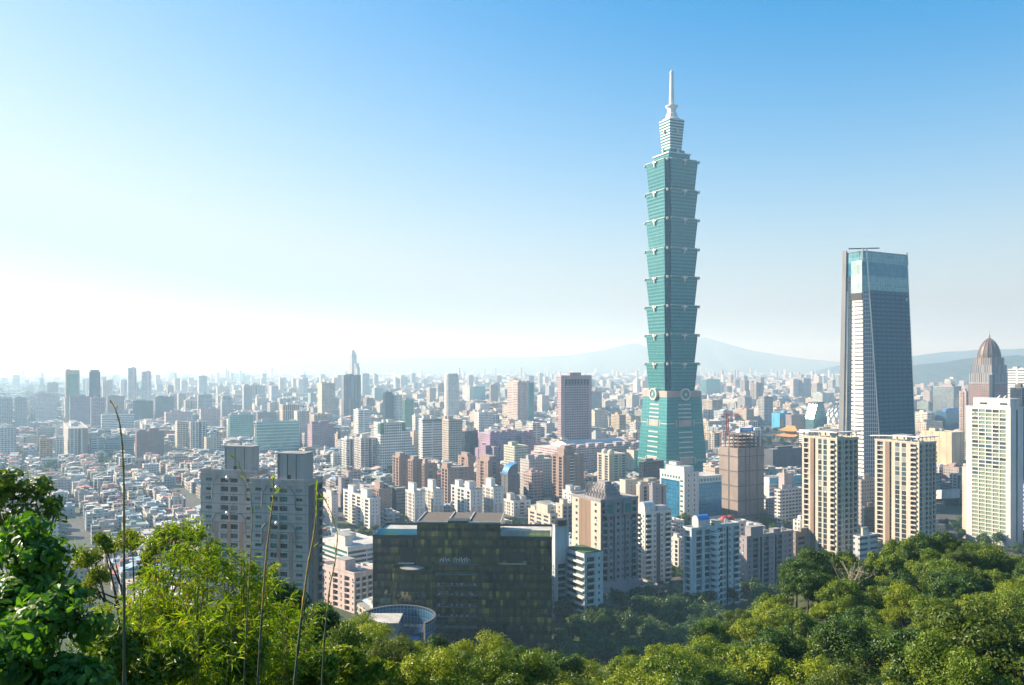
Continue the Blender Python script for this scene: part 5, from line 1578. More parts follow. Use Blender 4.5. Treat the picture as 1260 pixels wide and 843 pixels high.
T = [
    ('pale blue white block with saw cut roofline at far left', 42, 43, 70.5, 484, 518, 'f_flat', W_, None, 'the pale saw roofed block'),
    ('hazy slab touching the left picture edge', -6, -5, 15, 490, 524, 'f_flat', GY, None, None),
    ('hazy grey slab second from the left picture edge', 17, 18, 33, 490, 527, 'f_small', GY, None, None),
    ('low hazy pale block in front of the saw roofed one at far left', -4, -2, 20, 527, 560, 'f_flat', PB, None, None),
    ('mauve slab at the foot of the green glass tower', 85, 86, 111, 489, 526, 'f_small', ML, None, None),
    ('long mauve slab at the foot of the dark blue tower', 111, 112, 130, 490, 524, 'f_flat', ML, None, None),
    ('brownish mauve block right of the dark blue tower', 131, 132, 153, 488, 512, 'f_small', BRN, None, None),
    ('long white ribbon windowed block in the haze below the pink striped pair', 124, 125, 165, 511, 530, 'f_ribbon', W_, None, 'the white ribbon block'),
    ('dark blue grey block right of the white ribbon block', 163, 164, 188.5, 494, 517, 'c_dark', DG, None, None),
    ('dark block with tall notch, further right along the hazy row', 190, 191, 214, 489, 514, 'f_small', DG, None, None),
    ('tall dark hazy slab rising alone above the left skyline', 244, 245, 255, 463, 485, 'f_flat', GY, None, 'the lone hazy slab'),
    ('grey slab just below the lone tall hazy one', 243, 244, 261, 486, 510, 'f_ribbon', GY, None, None),
    ('grey mid-height block right of the lone hazy slab', 272, 273, 287, 494, 515, 'f_small', GY, None, None),
    ('grey tower with a thin roof mast, above the left grey tower pair', 298, 300, 310, 475, 505, 'f_flat', (.45, .45, .46), None, 'the masted grey tower'),
    ('light aqua office with mottled glass, above the left grey tower', 282, 283, 312, 511, 541, 'c_teal', PB, None, 'the mottled aqua office'),
    ('low pink brick block left of the mottled aqua office', 245, 247, 271, 504, 527, 'f_small', PK, None, None),
    ('narrow cream slab lit along its left edge, above the low rooftops', 214, 218, 232, 520, 552, 'f_flat', CR, None, None),
    ('narrow blue and white slab beside the cream one, above the low rooftops', 233, 234.5, 255, 520, 553, 'f_balc', W_, None, None),
    ('beige low block right of the narrow blue and white slab', 250, 254, 272, 539, 555, 'f_flat', CR, None, None),
    ('dark red brick complex with several roof huts, behind the low rooftops', 165, 168, 202, 532, 560, 'f_small', (.22, .12, .13), None, 'the dark red brick complex'),
    ('white striped apartment slab with a red brown right end, behind the low rooftops', 78, 84, 108, 528, 562, 'f_balc', W_, None, 'the white striped slab'),
    ('narrow white block joined to the left of the white striped slab', 65, 68, 78.5, 538, 562, 'f_flat', W_, None, None),
    ('orange brown block left of the white striped slab', 44, 49, 65, 541, 563, 'f_flat', (.50, .28, .14), None, None),
    ('white low block right of the white striped slab', 109, 112, 128, 539, 557, 'f_ribbon', W_, None, None),
    ('long teal grey block behind the thin reed stem', 128, 130, 165, 540, 557, 'f_ribbon', (.20, .32, .38), None, None),
    ('mauve brick row behind the dark red brick complex', 201, 204, 236, 508, 523, 'f_small', PK, None, None),
    ('wide teal glass office with bright floor bands, left of centre', 314, 316, 368, 520, 558, 'c_teal', PB, None, 'the wide teal office'),
    ('dark grey brown slab rising behind the wide teal office', 316, 317, 340, 508, 520, 'f_small', (.2, .19, .2), None, None),
    ('dark tall slab with pale sunlit edge, near the far tapered tower', 419.5, 423, 444, 462, 513, 'f_strip', (.2, .21, .22), None, 'the dark tall slab'),
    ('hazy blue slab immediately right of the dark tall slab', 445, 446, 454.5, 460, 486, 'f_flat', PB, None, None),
    ('purple brick block below the dark tall slab', 379, 384, 411, 523, 552, 'f_small', (.36, .24, .30), None, 'the purple brick block'),
    ('bright white stepped slab right of the purple brick block', 435, 441, 454.5, 505, 535, 'f_ribbon', (.75, .74, .71), None, 'the white stepped slab'),
    ('dark green glass tower, leftmost of the three joined ones', 471, 474, 483, 483, 520, 'c_dark', DG, None, None),
    ('white and green striped tower, middle of the three joined ones', 483, 487, 495, 486, 520, 'f_ribbon', W_, None, 'the striped green tower'),
    ('green glass tower, rightmost of the three joined ones', 495, 498, 509, 492, 527, 'c_green', GY, None, None),
    ('white gridded office with green glass corners and stepped right edge', 460, 468, 499, 521, 578, 'f_grid', (.74, .73, .70), None, 'the white gridded office'),
    ('grey white slab right of the white gridded office', 507, 511, 521, 512, 533, 'f_flat', W_, None, None),
    ('white and blue banded tower with green roof edges', 515, 520, 544, 516, 566, 'f_ribbon', (.70, .71, .70), None, 'the banded white tower'),
    ('sand grey tower with sunlit cream side, right of the banded white one', 544, 552, 569, 517, 571, 'f_flat', (.48, .42, .36), None, 'the sand grey tower'),
    ('tan slab half hidden behind the banded white tower', 505, 509, 518, 533, 562, 'f_small', TN, None, None),
    ('white office with sunlit blank side, left of the turquoise one', 569, 578, 581.5, 475, 493, 'f_ribbon', W_, None, None),
    ('turquoise glass office in the distance', 581, 582, 597, 476, 492, 'c_teal', GY, None, 'the turquoise office'),
    ('dark brown tower just right of the turquoise office', 602, 604, 613, 474, 495, 'f_small', BRN, None, None),
    ('cluster of white grey flats below the white stepped slab, left one', 420, 426, 436, 541, 574, 'f_balc', W_, None, None),
    ('white grey flats with a tall roof hut, beside the white gridded office', 436, 444, 463, 540, 578, 'f_balc', (.55, .53, .52), None, None),
    ('dark violet glass block left of the purple stepped complex', 569, 572, 580, 531, 560, 'c_dark', ML, None, None),
    ('dark blue slim slab beside the purple stepped complex', 580, 582, 588, 530, 560, 'c_dark', DG, None, None),
    ('white roofed block behind the smaller pink tower', 661, 667, 676, 487, 507, 'f_flat', W_, None, None),
    ('tan sunlit slab right of the pink granite tower', 752, 762, 770, 511, 532, 'f_flat', TN, None, 'the tan sunlit slab'),
    ('cream and green stepped building with roof gardens, left of the pink low complex', 620, 633, 650, 550, 585, 'f_flat', (.52, .52, .42), None, 'the green stepped building'),
    ('grey block with many roof huts below the green stepped building', 640, 651, 679, 567, 607, 'f_small', (.46, .45, .44), None, 'the grey roof hut block'),
    ('pinkish brown block in front of the grey roof hut block', 644, 654, 668.5, 583, 613, 'f_flat', (.46, .33, .30), None, None),
    ('low beige and teal glass block at the left foot of the tiered tower', 756, 780, 792, 555, 574, 'f_blank', CR, 'c_teal', 'the low teal block'),
    ('low tan stone block with a dark window grid, in front of the tiered tower', 770, 784, 817, 595, 607, 'f_blank', TN, 'f_grid', 'the low tan block'),
    ('flat black glass box at the right foot of the tiered tower', 786, 792, 817, 569, 582, 'c_dark', DG, None, 'the black glass box'),
    ('teal glass offices right behind the tiered tower', 863, 869, 886, 467, 485, 'c_teal', PB, None, 'the far teal office'),
    ('blue painted block behind the park, with two yellow window panels', 949.5, 959.5, 973.5, 509, 523, 'f_blank', (.08, .40, .66), None, 'the blue painted block'),
    ('dull grey block attached to the right of the blue painted one', 973, 974, 990, 511, 524, 'f_small', (.3, .25, .24), None, None),
    ('tall white slab, left of the distant pale pair', 972, 976, 983, 467, 489, 'f_strip', W_, None, 'the distant pale pair'),
    ('tall blue grey slab, right of the distant pale pair', 983, 989, 998, 466, 489, 'f_strip', (.42, .4, .4), None, None),
    ('pale green glass office far behind, left of the slanted tower', 1000, 1012, 1026, 484, 497, 'f_flat', (.5, .58, .56), None, None),
    ('broad dark grey windowless hall by the park', 950, 951, 988, 554, 578, 'f_blank', (.09, .10, .12), None, 'the dark hall'),
    ('bright white and cyan school building behind the left tan tower', 939.5, 946.5, 987, 589, 618, 'f_blank', W_, 'f_ribbon', 'the cyan school'),
    ('pink grey lift tower in front of the cyan school', 958, 965, 976, 584, 640, 'f_blank', (.42, .36, .37), None, None),
    ('white low flats with dark windows below the cyan school', 953, 960, 989, 604, 642, 'f_flat', (.62, .58, .56), None, None),
    ('long white low city hall block left of the slanted tower', 983, 996, 1036, 530, 546, 'f_ribbon', (.72, .70, .66), None, 'the white low hall'),
    ('large beige windowless department store with shaded lower corner', 1134, 1171, 1187, 533, 575, 'f_blank', (.60, .49, .34), None, 'the beige store'),
    ('tall grey glass office left of the domed stone tower', 1148, 1173.5, 1183, 476, 527, 'c_grey', GY, None, 'the grey glass office'),
    ('dark blue glass block with a bright blue wrapped corner', 1151, 1164, 1180, 506, 530, 'c_blue', DG, None, 'the dark blue glass block'),
    ('slim pinkish slab left of the domed stone tower', 1180, 1189, 1194, 482, 541, 'f_balc', (.55, .43, .38), None, 'the slim pinkish slab'),
    ('white ribbon windowed block right of the slanted tower', 1126, 1141, 1150, 508, 530, 'f_ribbon', (.68, .66, .6), None, None),
    ('white striped tower at the right picture edge', 1240, 1262, 1275, 455, 495, 'f_ribbon', (.78, .77, .75), None, 'the striped edge tower'),
    ('dark slab behind the white balcony tower at the right edge', 1243, 1258, 1268, 478, 560, 'c_dark', DG, None, None),
    ('brown grey slab at the foot of the slanted tower', 1056, 1060, 1079, 592, 650, 'f_small', (.42, .36, .34), None, None),
    ('dark glass annex between the two tan towers', 1060, 1064, 1079, 625, 668, 'c_dark', DG, None, None),
    ('low grey roofed sheds between the tan towers at the hill edge', 1050, 1058, 1080, 662, 676, 'f_ribbon', (.5, .5, .5), None, None),
    ('cream low flats behind the right tan tower', 1128, 1140, 1160, 520, 532, 'f_flat', CR, None, None),
]
BLD = {}
for lab, x0, xc, x1, yt, yb, fac, col, fr, sh in T:
    tower = (yb - yt) > 24
    kw = OT if tower and fac.startswith('c_') else (AT if tower else dict(name='block', cat='building'))
    if yb - yt <= 24 and fac.startswith('c_'): kw = dict(name='office_block', cat='office block')
    if 'hall' in lab: kw = dict(name='hall', cat='building')
    Yd = None
    if 'domed' in lab and 'slim' in lab: Yd = 1700
    if lab.startswith('white striped tower at'): Yd = 1250
    if lab.startswith('dark slab behind the white'): Yd = 1000
    if lab.startswith('flat black glass box'): Yd = 935
    if lab.startswith('low tan stone block'): Yd = 905
    if lab.startswith('tall grey glass office'): Yd = 1900
    if lab.startswith('low grey roofed'): Yd = 560
    if lab.startswith('brown grey slab at'): Yd = 720
    if lab.startswith('dark glass annex'): Yd = 690
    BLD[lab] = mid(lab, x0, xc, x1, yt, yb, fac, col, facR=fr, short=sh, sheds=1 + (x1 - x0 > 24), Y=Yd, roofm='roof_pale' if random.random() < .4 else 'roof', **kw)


def bget(s): return next(v for k, v in BLD.items() if k.startswith(s))


b = bget('blue painted block')
mb = MB(); L = b.D
for q in (.12, .5): b.fbox(mb, 'R', L * q, L * q + L * .2, b.H * .15, b.H * .6, .02, .3)
mb.build('yellow_panel', plain('yellow_panel', (.75, .6, .08), .6, .1), b.root)
b = bget('dark blue glass block')
mb = MB(); b.fbox(mb, 'R', b.D * .1, b.D * .95, b.H - 2, b.H + 6, .02, .5); b.fbox(mb, 'F', b.W * .7, b.W - .02, b.H - 2, b.H + 6, .02, .5); mb.build('blue_wrap', M['bluepaint'], b.root)
b = bget('white gridded office')
mb = MB(); b.fbox(mb, 'F', b.W * .6, b.W - .02, b.H - 14, b.H - .1, .02, .4); b.fbox(mb, 'R', .02, b.D * .15, b.H - 14, b.H - .1, .02, .4); b.fbox(mb, 'R', b.D * .85, b.D - .02, b.H - 12, b.H - .1, .02, .4); mb.build('green_glass_corner', M['c_green'], b.root)
mb = MB()
for k in range(3): mb.box(-b.W / 2, b.W / 2, b.D / 2 + .02 + k * 5, b.D / 2 + 5 + k * 5, 0, b.H - 9 - 12 * k)
mb.build('stepped_wing', M['f_grid'], b.root, color=(.74, .73, .70))
b = bget('white and blue banded tower')
mb = MB(); b.fbox(mb, 'R', -.4, b.D + .4, b.H - 4, b.H - 1.5, .02, .8); mb.build('green_roof_edge', M['c_green'], b.root)
b = bget('bright white and cyan')
mb = MB(); L = b.D
b.fbox(mb, 'R', 0.02, L - .02, b.H - 5, b.H - .1, .02, .4)
for k in range(6): b.fbox(mb, 'R', L * .2, L - .02, k * 4.6, k * 4.6 + 2.4, .02, .4)
mb.build('cyan_band', M['cyanpaint'], b.root)
mb = MB(); b.fbox(mb, 'R', L * .02, L * .3, 1, 13, .45, .6, 0)
for k, (u, z) in enumerate(((.06, 3), (.14, 7), (.2, 4), (.25, 9), (.1, 10))): b.fbox(mb, 'R', L * u, L * u + 1.8, z, z + 2 + k % 3, .601, .63, 1 + k % 3)
mb.build('wall_mural', [M['bluepaint'], M['cyanpaint'], M['red'], M['tan']], b.root)
b = bget('grey tower with a thin roof mast')
mb = MB(); mb.rings([(1.2, b.H + .36), (.9, b.H + 8), (.3, b.H + 13)], 8); mb.build('roof_mast', M['grey'], b.root)
b = bget('white striped apartment slab')
mb = MB(); b.quad(mb, 'R', b.D * .78, b.D - .02, 0, b.H - .1, 0, .1); mb.build('end_bay', M['brown'], b.root)
b = bget('wide teal glass office')
mb = MB()
for k in range(11): b.fbox(mb, 'R', 0, b.D, b.H * (k + .5) / 11.2, b.H * (k + .5) / 11.2 + 1.0, .02, .5)
mb.build('floor_band', plain('pale_floor_band', (.55, .66, .64), .5, .1), b.root)
b = bget('large beige windowless')
mb = MB()
for k in range(10):
    for j in range(4): b.fbox(mb, 'F', b.W * (.04 + .05 * k), b.W * (.04 + .05 * k) + 1.4, 6 + j * 5.5, 9 + j * 5.5, .01, .1)
mb.build('window_grid', M['glassdark'], b.root)

# --- far tapered tower with stepped shoulders
Y = 4670.0
b = Bd('skyscraper', 'distant hazy tower with tapered top and lower right shoulder, above the dark tall slab', 'skyscraper', 428.5, 433, 439, 436, Y, yvis=460, short='the far tapered tower')
mb = MB(); W, D, H = b.W / 2, b.D / 2, b.H
P = rect(-W, W, -D, D); mb.loft(P, 0, P, H, 0); mb.cap(P, H); mb.build('wall', M['f_strip'], b.root, color=(.40, .36, .36))
mb = MB()
for f, p0, p1 in ((.85, 436, 434), (.7, 434, 432)): Q = rect(-W * f, W * f, -D * f, D * f); mb.prism(Q, Z_(p0, Y) + .01, Z_(p1, Y))
mb.loft(rect(-W * .5, W * .5, -D * .5, D * .5), Z_(432, Y) + .01, rect(-W * .25, W * .25, -D * .25, D * .25), Z_(430, Y)); mb.cap(rect(-W * .25, W * .25, -D * .25, D * .25), Z_(430, Y)); mb.build('stepped_top', M['wall'], b.root, color=(.40, .36, .36))
mb = MB(); mb.box(W + .01, W + 30, -D * .3, D * 1.2, 0, Z_(447, Y)); mb.box(W + 30.01, W + 52, -D * .2, D, 0, Z_(452, Y)); mb.build('shoulder', M['f_strip'], b.root, color=(.40, .38, .38))
# --- round white tower
Y = 2350.0
rt = empty('office_tower', (X_(555, Y), Y + 20, 0))
tag(rt, 'round pale tower with fine horizontal bands, left of the turquoise office', 'office tower')
HERO.append((546, 564, 460, 512, Y, X_(555, Y), Y + 20, 22, 'the round pale tower', 40, 40, 0))
rr = 9 / F * Y; hh = Z_(461, Y)
mb = MB(); mb.rings([(rr, 0), (rr, hh - 8), (rr * .97, hh - 7.9), (rr * .97, hh)], 28)
o = mb.build('wall', M['f_ribbon'], rt, color=(.60, .58, .55))
mb = MB(); mb.rings([(rr * .8, hh + .01), (rr * .8, hh + 3)], 20); mb.build('roof_drum', M['roof_pale'], rt)

# --- stepped purple complex and the long pink low complex
def stepped(name, label, x0, xc, x1, yt, Y, col, short, steps, fac='f_small', yvis=None, alpha=60):
    b = Bd(name, label, 'building', x0, xc, x1, yt, Y, alpha, yvis=yvis, short=short)
    rg = random.Random(int(x0))
    W, D, H = b.W, b.D, b.H
    mb = MB(); P = rect(-W / 2, W / 2, -D / 2, D / 2); mb.loft(P, 0, P, H, 0); mb.cap(P, H, 1)
    b.wall = mb.build('wall', [M[fac], M['roof_pale']], b.root, color=col)
    for i in range(steps):
        d0 = -D / 2 + D * i / steps
        wv = D / steps
        mb = MB()
        h = rg.uniform(.12, .55) * H; out = rg.uniform(4, 12)
        mb.box(W / 2 + .02, W / 2 + out, d0 + wv * .06, d0 + wv * .94, 0, H - h, 0, 1)
        mb.build('step_wing', [M[fac], M['roof_pale']], b.root, color=col)
        mb = MB(); mb.box(W / 2 - 9, W / 2 - .4, d0 + wv * .1, d0 + wv * .8, H + .02, H + rg.uniform(2.5, 7), 0, 1)
        mb.build('roof_step', [M[fac], M['roof_pale']], b.root, color=col)
    for i in range(3):
        mb = MB(); u0 = -W / 2 + W * i / 3
        mb.box(u0 + 1, u0 + W / 3 - 1, -D / 2 - rg.uniform(5, 11), -D / 2 - .02, 0, H * rg.uniform(.4, .8), 0, 1)
        mb.build('front_step', [M[fac], M['roof_pale']], b.root, color=col)
    return b


stepped('stepped_complex', 'purple stepped terrace complex left of the smaller pink tower foot', 588, 603, 657, 534, 1330, (.38, .26, .38), 'the purple stepped complex', 8, yvis=572)
b = stepped('exhibition_hall', 'long pink stepped exhibition hall with a curved blue roof below the granite tower', 657, 688, 790, 553, 1190, (.58, .42, .44), 'the pink low complex', 9, 'f_flat', yvis=585)
mb = MB(); n = 10
y0, y1 = -b.D * .30, b.D * .42
for i in range(n):
    f0, f1 = i / n, (i + 1) / n
    xx0, xx1 = -b.W * .5 + b.W * .75 * f0, -b.W * .5 + b.W * .75 * f1
    z0, z1 = b.H + 1 + 6 * math.sin(math.pi * f0), b.H + 1 + 6 * math.sin(math.pi * f1)
    mb.face([(xx0, y0, z0), (xx1, y0, z1), (xx1, y1, z1), (xx0, y1, z0)], 0)
    mb.face([(xx0, y0, b.H + .03), (xx1, y0, b.H + .03), (xx1, y0, z1), (xx0, y0, z0)], 1)
mb.face([(b.W * .25, y0, b.H + .03), (b.W * .25, y1, b.H + .03), (b.W * .25, y1, b.H + 1), (b.W * .25, y0, b.H + 1)], 1)
mb.build('curved_roof', [plain('blue_metal_roof', (.06, .13, .24), .5, .1, .1), M['white']], b.root)

# --- memorial hall with upswept orange roofs
Y = 1690.0
mh = empty('memorial_hall', (X_(975, Y), Y, 0), R(-50)); tag(mh, 'low memorial hall with upswept orange tiled roofs at the park edge', 'hall')
HERO.append((960, 990, 522, 541, Y, X_(975, Y), Y, 30, 'the orange roofed hall', 60, 50, 1))
M['orange'] = plain('orange_roof_tile', (.50, .27, .08), .7, .15, .1)
mb = MB(); mb.box(-20, 20, -16, 16, 0, 10); mb.build('wall', M['tan'], mh)
for sx in range(6):
    mb = MB(); mb.rings([(.9, 0), (.9, 10.5)], 8, (-24 + sx * 9.6, -20)); mb.build('column', M['pinkish'], mh)
def swept(mb, hx, hy, z, rise, up):
    n = 8
    for side in range(4):
        for i in range(n):
            for j in range(4):
                def pt(a, t):
                    s = -1 + 2 * a
                    k = 1 - t
                    lift = up * abs(s) ** 4 * (1 - t) ** 2
                    zz_ = z + rise * t ** 1.6 + lift
                    px_, py_ = s * (hx * (.35 + .65 * k)), -(hy * (.25 + .75 * k))
                    if side == 1 or side == 3: px_, py_ = s * (hy * (.25 + .75 * k)), -(hx * (.35 + .65 * k))
                    a_ = side * math.pi / 2
                    return (px_ * math.cos(a_) - py_ * math.sin(a_), px_ * math.sin(a_) + py_ * math.cos(a_), zz_)
                mb.face([pt(i / n, j / 4), pt((i + 1) / n, j / 4), pt((i + 1) / n, (j + 1) / 4), pt(i / n, (j + 1) / 4)])
    mb.face([(-hx * .35, -hy * .25, z + rise), (hx * .35, -hy * .25, z + rise), (hx * .35, hy * .25, z + rise), (-hx * .35, hy * .25, z + rise)])
mb = MB(); swept(mb, 29, 25, 10.6, 8, 5); mb.build('lower_roof', M['orange'], mh)
mb = MB(); swept(mb, 24, 18, 21, 10, 4); mb.build('upper_roof', M['orange'], mh)
mb = MB(); mb.box(-9, 9, -5.5, 5.5, 18.7, 21.5); mb.build('upper_wall', M['tan'], mh)

# --- stadium dome and glazed arch building
Y = 1900.0
dm = empty('stadium_dome', (X_(1044, Y), Y + 40, 0)); tag(dm, 'white latticed stadium dome partly behind the slanted tower', 'stadium')
HERO.append((1012, 1036, 497, 520, Y, X_(1044, Y), Y + 40, 60, 'the latticed dome', 100, 100, 1))
mb = MB(); r = 26 / F * Y; h = Z_(497, Y)
mb.rings([(r, 0), (r, h * .25)] + [(r * math.cos(a), h * .25 + h * .75 * math.sin(a)) for a in np.linspace(.15, 1.5, 9)], 36)
mb.build('shell', M['white'], dm)
mb = MB()
for k in range(24):
    an = 2 * math.pi * k / 24
    for sg in (-1, 1):
        mb.tube([((r + 1.2) * math.cos(a) * math.cos(an + sg * a * .5), (r + 1.2) * math.cos(a) * math.sin(an + sg * a * .5), h * .25 + (h * .75 + 1) * math.sin(a)) for a in np.linspace(0, 1.4, 8)], .8, 4)
mb.build('lattice', M['c_grey'], dm)
Y = 1780.0
ab = Bd('office_block', 'glazed green building with slanted shoulders and a flat roof plate, left of the dome', 'building', 991, 1001, 1018, 497, Y, yvis=520, short='the slant shouldered building')
mb = MB(); W, D, H = ab.W / 2, ab.D / 2, ab.H
mb.loft(rect(-W, W, -D, D), 0, rect(-W, W, -D, D), H * .55); mb.loft(rect(-W, W, -D, D), H * .55, rect(-W, W, -D * .45, D * .45), H); mb.cap(rect(-W, W, -D * .45, D * .45), H)
mb.build('wall', M['c_teal'], ab.root)
mb = MB(); mb.box(-W * 1.1, W * 1.1, -D * .6, D * .6, H + .01, H + 3); mb.build('roof_plate', M['grey_dark'], ab.root)

# --- angular white canopies and blue roofed market below the domed tower
Y = 930.0
st = empty('sports_hall', (X_(1172, Y), Y, 0), R(-60)); tag(st, 'angular white canopied hall with a dark glass front, left of the white balcony tower', 'hall')
HERO.append((1150, 1192, 608, 642, Y, X_(1172, Y), Y, 24, 'the angular hall', 40, 30, 1))
mb = MB(); mb.box(-20, 16, -13, 16, 0, 9); mb.build('glass_front', M['c_dark'], st)
mb = MB()
P = [(-26, -17), (17, -14), (19, 18), (-22, 20)]
zq = [11.5, 19, 15, 10]
mb.face([(*P[i], zq[i]) for i in range(4)]); mb.face([(*P[i], zq[i] - 1.2) for i in (3, 2, 1, 0)])
for i in range(4):
    j = (i + 1) % 4
    mb.face([(*P[i], zq[i] - 1.2), (*P[j], zq[j] - 1.2), (*P[j], zq[j]), (*P[i], zq[i])])
mb.build('canopy', M['white'], st)
mb = MB(); mb.face([(-26, -17.01, 2), (17, -14.01, 9.01), (17, -14.01, 17.7), (-26, -17.01, 10.2)]); mb.face([(-26, -17.01, 10.2), (17, -14.01, 17.7), (17, -13.6, 9.01), (-26, -16.6, 2)]); mb.build('side_screen', M['white'], st)


# ------------------------------------------------------------------ the rest of the city
PAL = [((.60, .58, .54), 'white'), ((.58, .50, .40), 'cream'), ((.46, .40, .34), 'beige'), ((.36, .36, .37), 'grey'), ((.46, .40, .38), 'pinkish'), ((.30, .23, .20), 'brown'),
       ((.42, .47, .50), 'blue grey'), ((.20, .21, .23), 'dark grey'), ((.62, .60, .60), 'pale grey'), ((.42, .24, .18), 'brick red'), ((.30, .40, .40), 'greenish')]
PW = np.array([.22, .17, .13, .12, .09, .06, .08, .03, .15, .02, .03])
PW = PW / PW.sum()
RPAL = [((.33, .33, .32), 'grey roof'), ((.55, .55, .53), 'pale roof'), ((.32, .47, .58), 'light blue metal roof'), ((.42, .15, .11), 'red roof'), ((.22, .32, .26), 'green roof'), ((.20, .20, .2), 'dark roof'), ((.62, .62, .61), 'white roof'), ((.50, .42, .33), 'tan roof'), ((.52, .36, .33), 'pink roof')]
RW = np.array([.34, .22, .10, .05, .06, .08, .08, .05, .02])
RW2 = np.array([.16, .12, .19, .12, .08, .06, .11, .10, .06])
alF = R(60)
U2 = np.array([math.cos(alF), -math.sin(alF)]); V2 = np.array([math.sin(alF), math.cos(alF)])
rows = []
for ya, yb, cell in ((470, 1600, 24), (1600, 2700, 36), (2700, 6000, 58), (6000, 14800, 118)):
    ext = yb * 1.25
    gi = np.arange(-ext, ext, cell)
    U, V = np.meshgrid(gi, np.arange(-ext, ext, cell), indexing='ij')
    I, J = np.meshgrid(np.arange(len(gi)), np.arange(len(gi)), indexing='ij')
    keep = ((I % 7 != 0) | (RNG.random(I.shape) < .25)) & ((J % 5 != 0) | (RNG.random(I.shape) < .25))
    # blocks are turned a little from one quarter to the next
    x = U * U2[0] + V * V2[0]; y = U * U2[1] + V * V2[1]
    j = RNG.uniform(-.13, .13, (2,) + x.shape) * cell
    x = x + j[0]; y = y + j[1]
    px = CX + F * x / np.maximum(y, 1)
    keep &= (y > ya) & (y <= yb) & (px > -190) & (px < 1450)
    xs, ys, ps = x[keep], y[keep], px[keep]
    n = len(xs)
    w_ = cell * RNG.uniform(.55, .97, n); d_ = cell * RNG.uniform(.55, .97, n)
    r = RNG.random(n)
    h = np.exp(RNG.normal(3.05, .42, n))
    if ya >= 2700: h = np.exp(RNG.normal(3.15, .40, n)); h = np.where(r > .965, RNG.uniform(55, 100, n), h)
    if ya >= 6000: h = np.where(r > .985, RNG.uniform(80, 135, n), h); slim = (h > 70); w_ = np.where(slim, w_ * .35, w_); d_ = np.where(slim, d_ * .35, d_)
    if ya == 1600: h = np.where(r > .97, RNG.uniform(45, 75, n), h)
    slim = (h > 45) & (ya >= 2700); w_ = np.where(slim, w_ * .6, w_); d_ = np.where(slim, d_ * .6, d_)
    low = (ps < 330) & (ys < 1520) | (ps < 430) & (ys < 1400)
    h = np.where(low, RNG.uniform(8, 15, n) + (r > .93) * 7, h)
    w_ = np.where(low, w_ * RNG.uniform(.7, 1.05, n), w_)
    rows.append(np.stack([xs, ys, ps, w_, d_, h, low.astype(float), np.full(n, cell)], 1))
fl = np.concatenate(rows)
ok = np.ones(len(fl), bool)
rad = 0.5 * np.hypot(fl[:, 3], fl[:, 4])
# keep clear of the hand-placed buildings, the hill, the parks
ok &= fl[:, 1] > 490
ok &= ground_np(fl[:, 0], fl[:, 1]) < 1.5
gpy = HY + F * CZ / fl[:, 1]


def park(p0, p1, y0, y1):
    global ok
    ok &= ~((fl[:, 2] > p0) & (fl[:, 2] < p1) & (gpy > y0) & (gpy < y1))


park(928, 1000, 524, 578); park(660, 930, 738, 900); park(470, 500, 578, 602); park(422, 475, 640, 672); park(486, 522, 622, 662); park(618, 652, 640, 672)
park(824, 846, 640, 720); park(925, 990, 636, 720); park(1150, 1196, 556, 580); park(1150, 1196, 640, 680); park(690, 708, 586, 600); park(57, 66, 575, 588); park(118, 136, 569, 578)
park(560, 584, 575, 592); park(655, 672, 602, 620); park(905, 990, 700, 800); park(985, 1500, 692, 900); park(-300, 985, 772, 900)
HMAX = np.full(len(fl), 1e9)
for q in HERO:
    x0, x1, yt, yv, Yh, hx, hy, hr, sh, hW, hD, ha = q
    dx, dy = fl[:, 0] - hx, fl[:, 1] - hy
    lx = dx * math.cos(ha) - dy * math.sin(ha); ly = dx * math.sin(ha) + dy * math.cos(ha)
    ok &= ~((np.abs(lx) < hW / 2 + fl[:, 3] * .62 + 1) & (np.abs(ly) < hD / 2 + fl[:, 4] * .62 + 1))
    half = rad * F / fl[:, 1]
    m = (fl[:, 1] < hy) & (fl[:, 2] + half > x0) & (fl[:, 2] - half < x1)
    HMAX = np.where(m, np.minimum(HMAX, CZ - (yv - HY) / F * (fl[:, 1] - rad)), HMAX)
h = fl[:, 5]
lim = h > HMAX
h = np.where(lim, HMAX * RNG.uniform(.75, 1.0, len(h)), h)
ok &= h > 5.0
fl[:, 5] = h
fl = fl[ok]
fl = fl[np.argsort(-fl[:, 1])]
NF = len(fl)
colI = RNG.choice(len(PAL), NF, p=PW)
rp = np.where(fl[:, 6:7] > 0, RW2, RW)
rp = np.cumsum(rp / rp.sum(1, keepdims=True), 1)
rofI = (RNG.random((NF, 1)) > rp).sum(1).clip(0, len(RPAL) - 1)
COL = np.array([p[0] for p in PAL])[colI] * RNG.uniform(.8, 1.12, (NF, 1))
RCOL = np.array([p[0] for p in RPAL])[rofI] * RNG.uniform(.8, 1.1, (NF, 1))
facI = RNG.choice(7, NF, p=[.27, .25, .2, .11, .06, .03, .08])
# roof huts: (fill index, u0, u1, v0, v1, height)
HUT = []
for i in range(NF):
    if fl[i, 1] < 4200:
        for k in range(1 + (RNG.random() < .6) + (fl[i, 3] > 26)):
            a, b_ = RNG.uniform(-.46, .1), RNG.uniform(-.46, .1)
            HUT.append((i, a, a + RNG.uniform(.15, .42), b_, b_ + RNG.uniform(.15, .42), RNG.uniform(1.6, 4.2)))
for i in range(NF):
    if fl[i, 1] < 1300:
        for k in range(3):
            a, b_ = RNG.uniform(-.45, .36), RNG.uniform(-.45, .36)
            HUT.append((i, a, a + RNG.uniform(.05, .1), b_, b_ + RNG.uniform(.05, .1), RNG.uniform(.8, 2.2)))
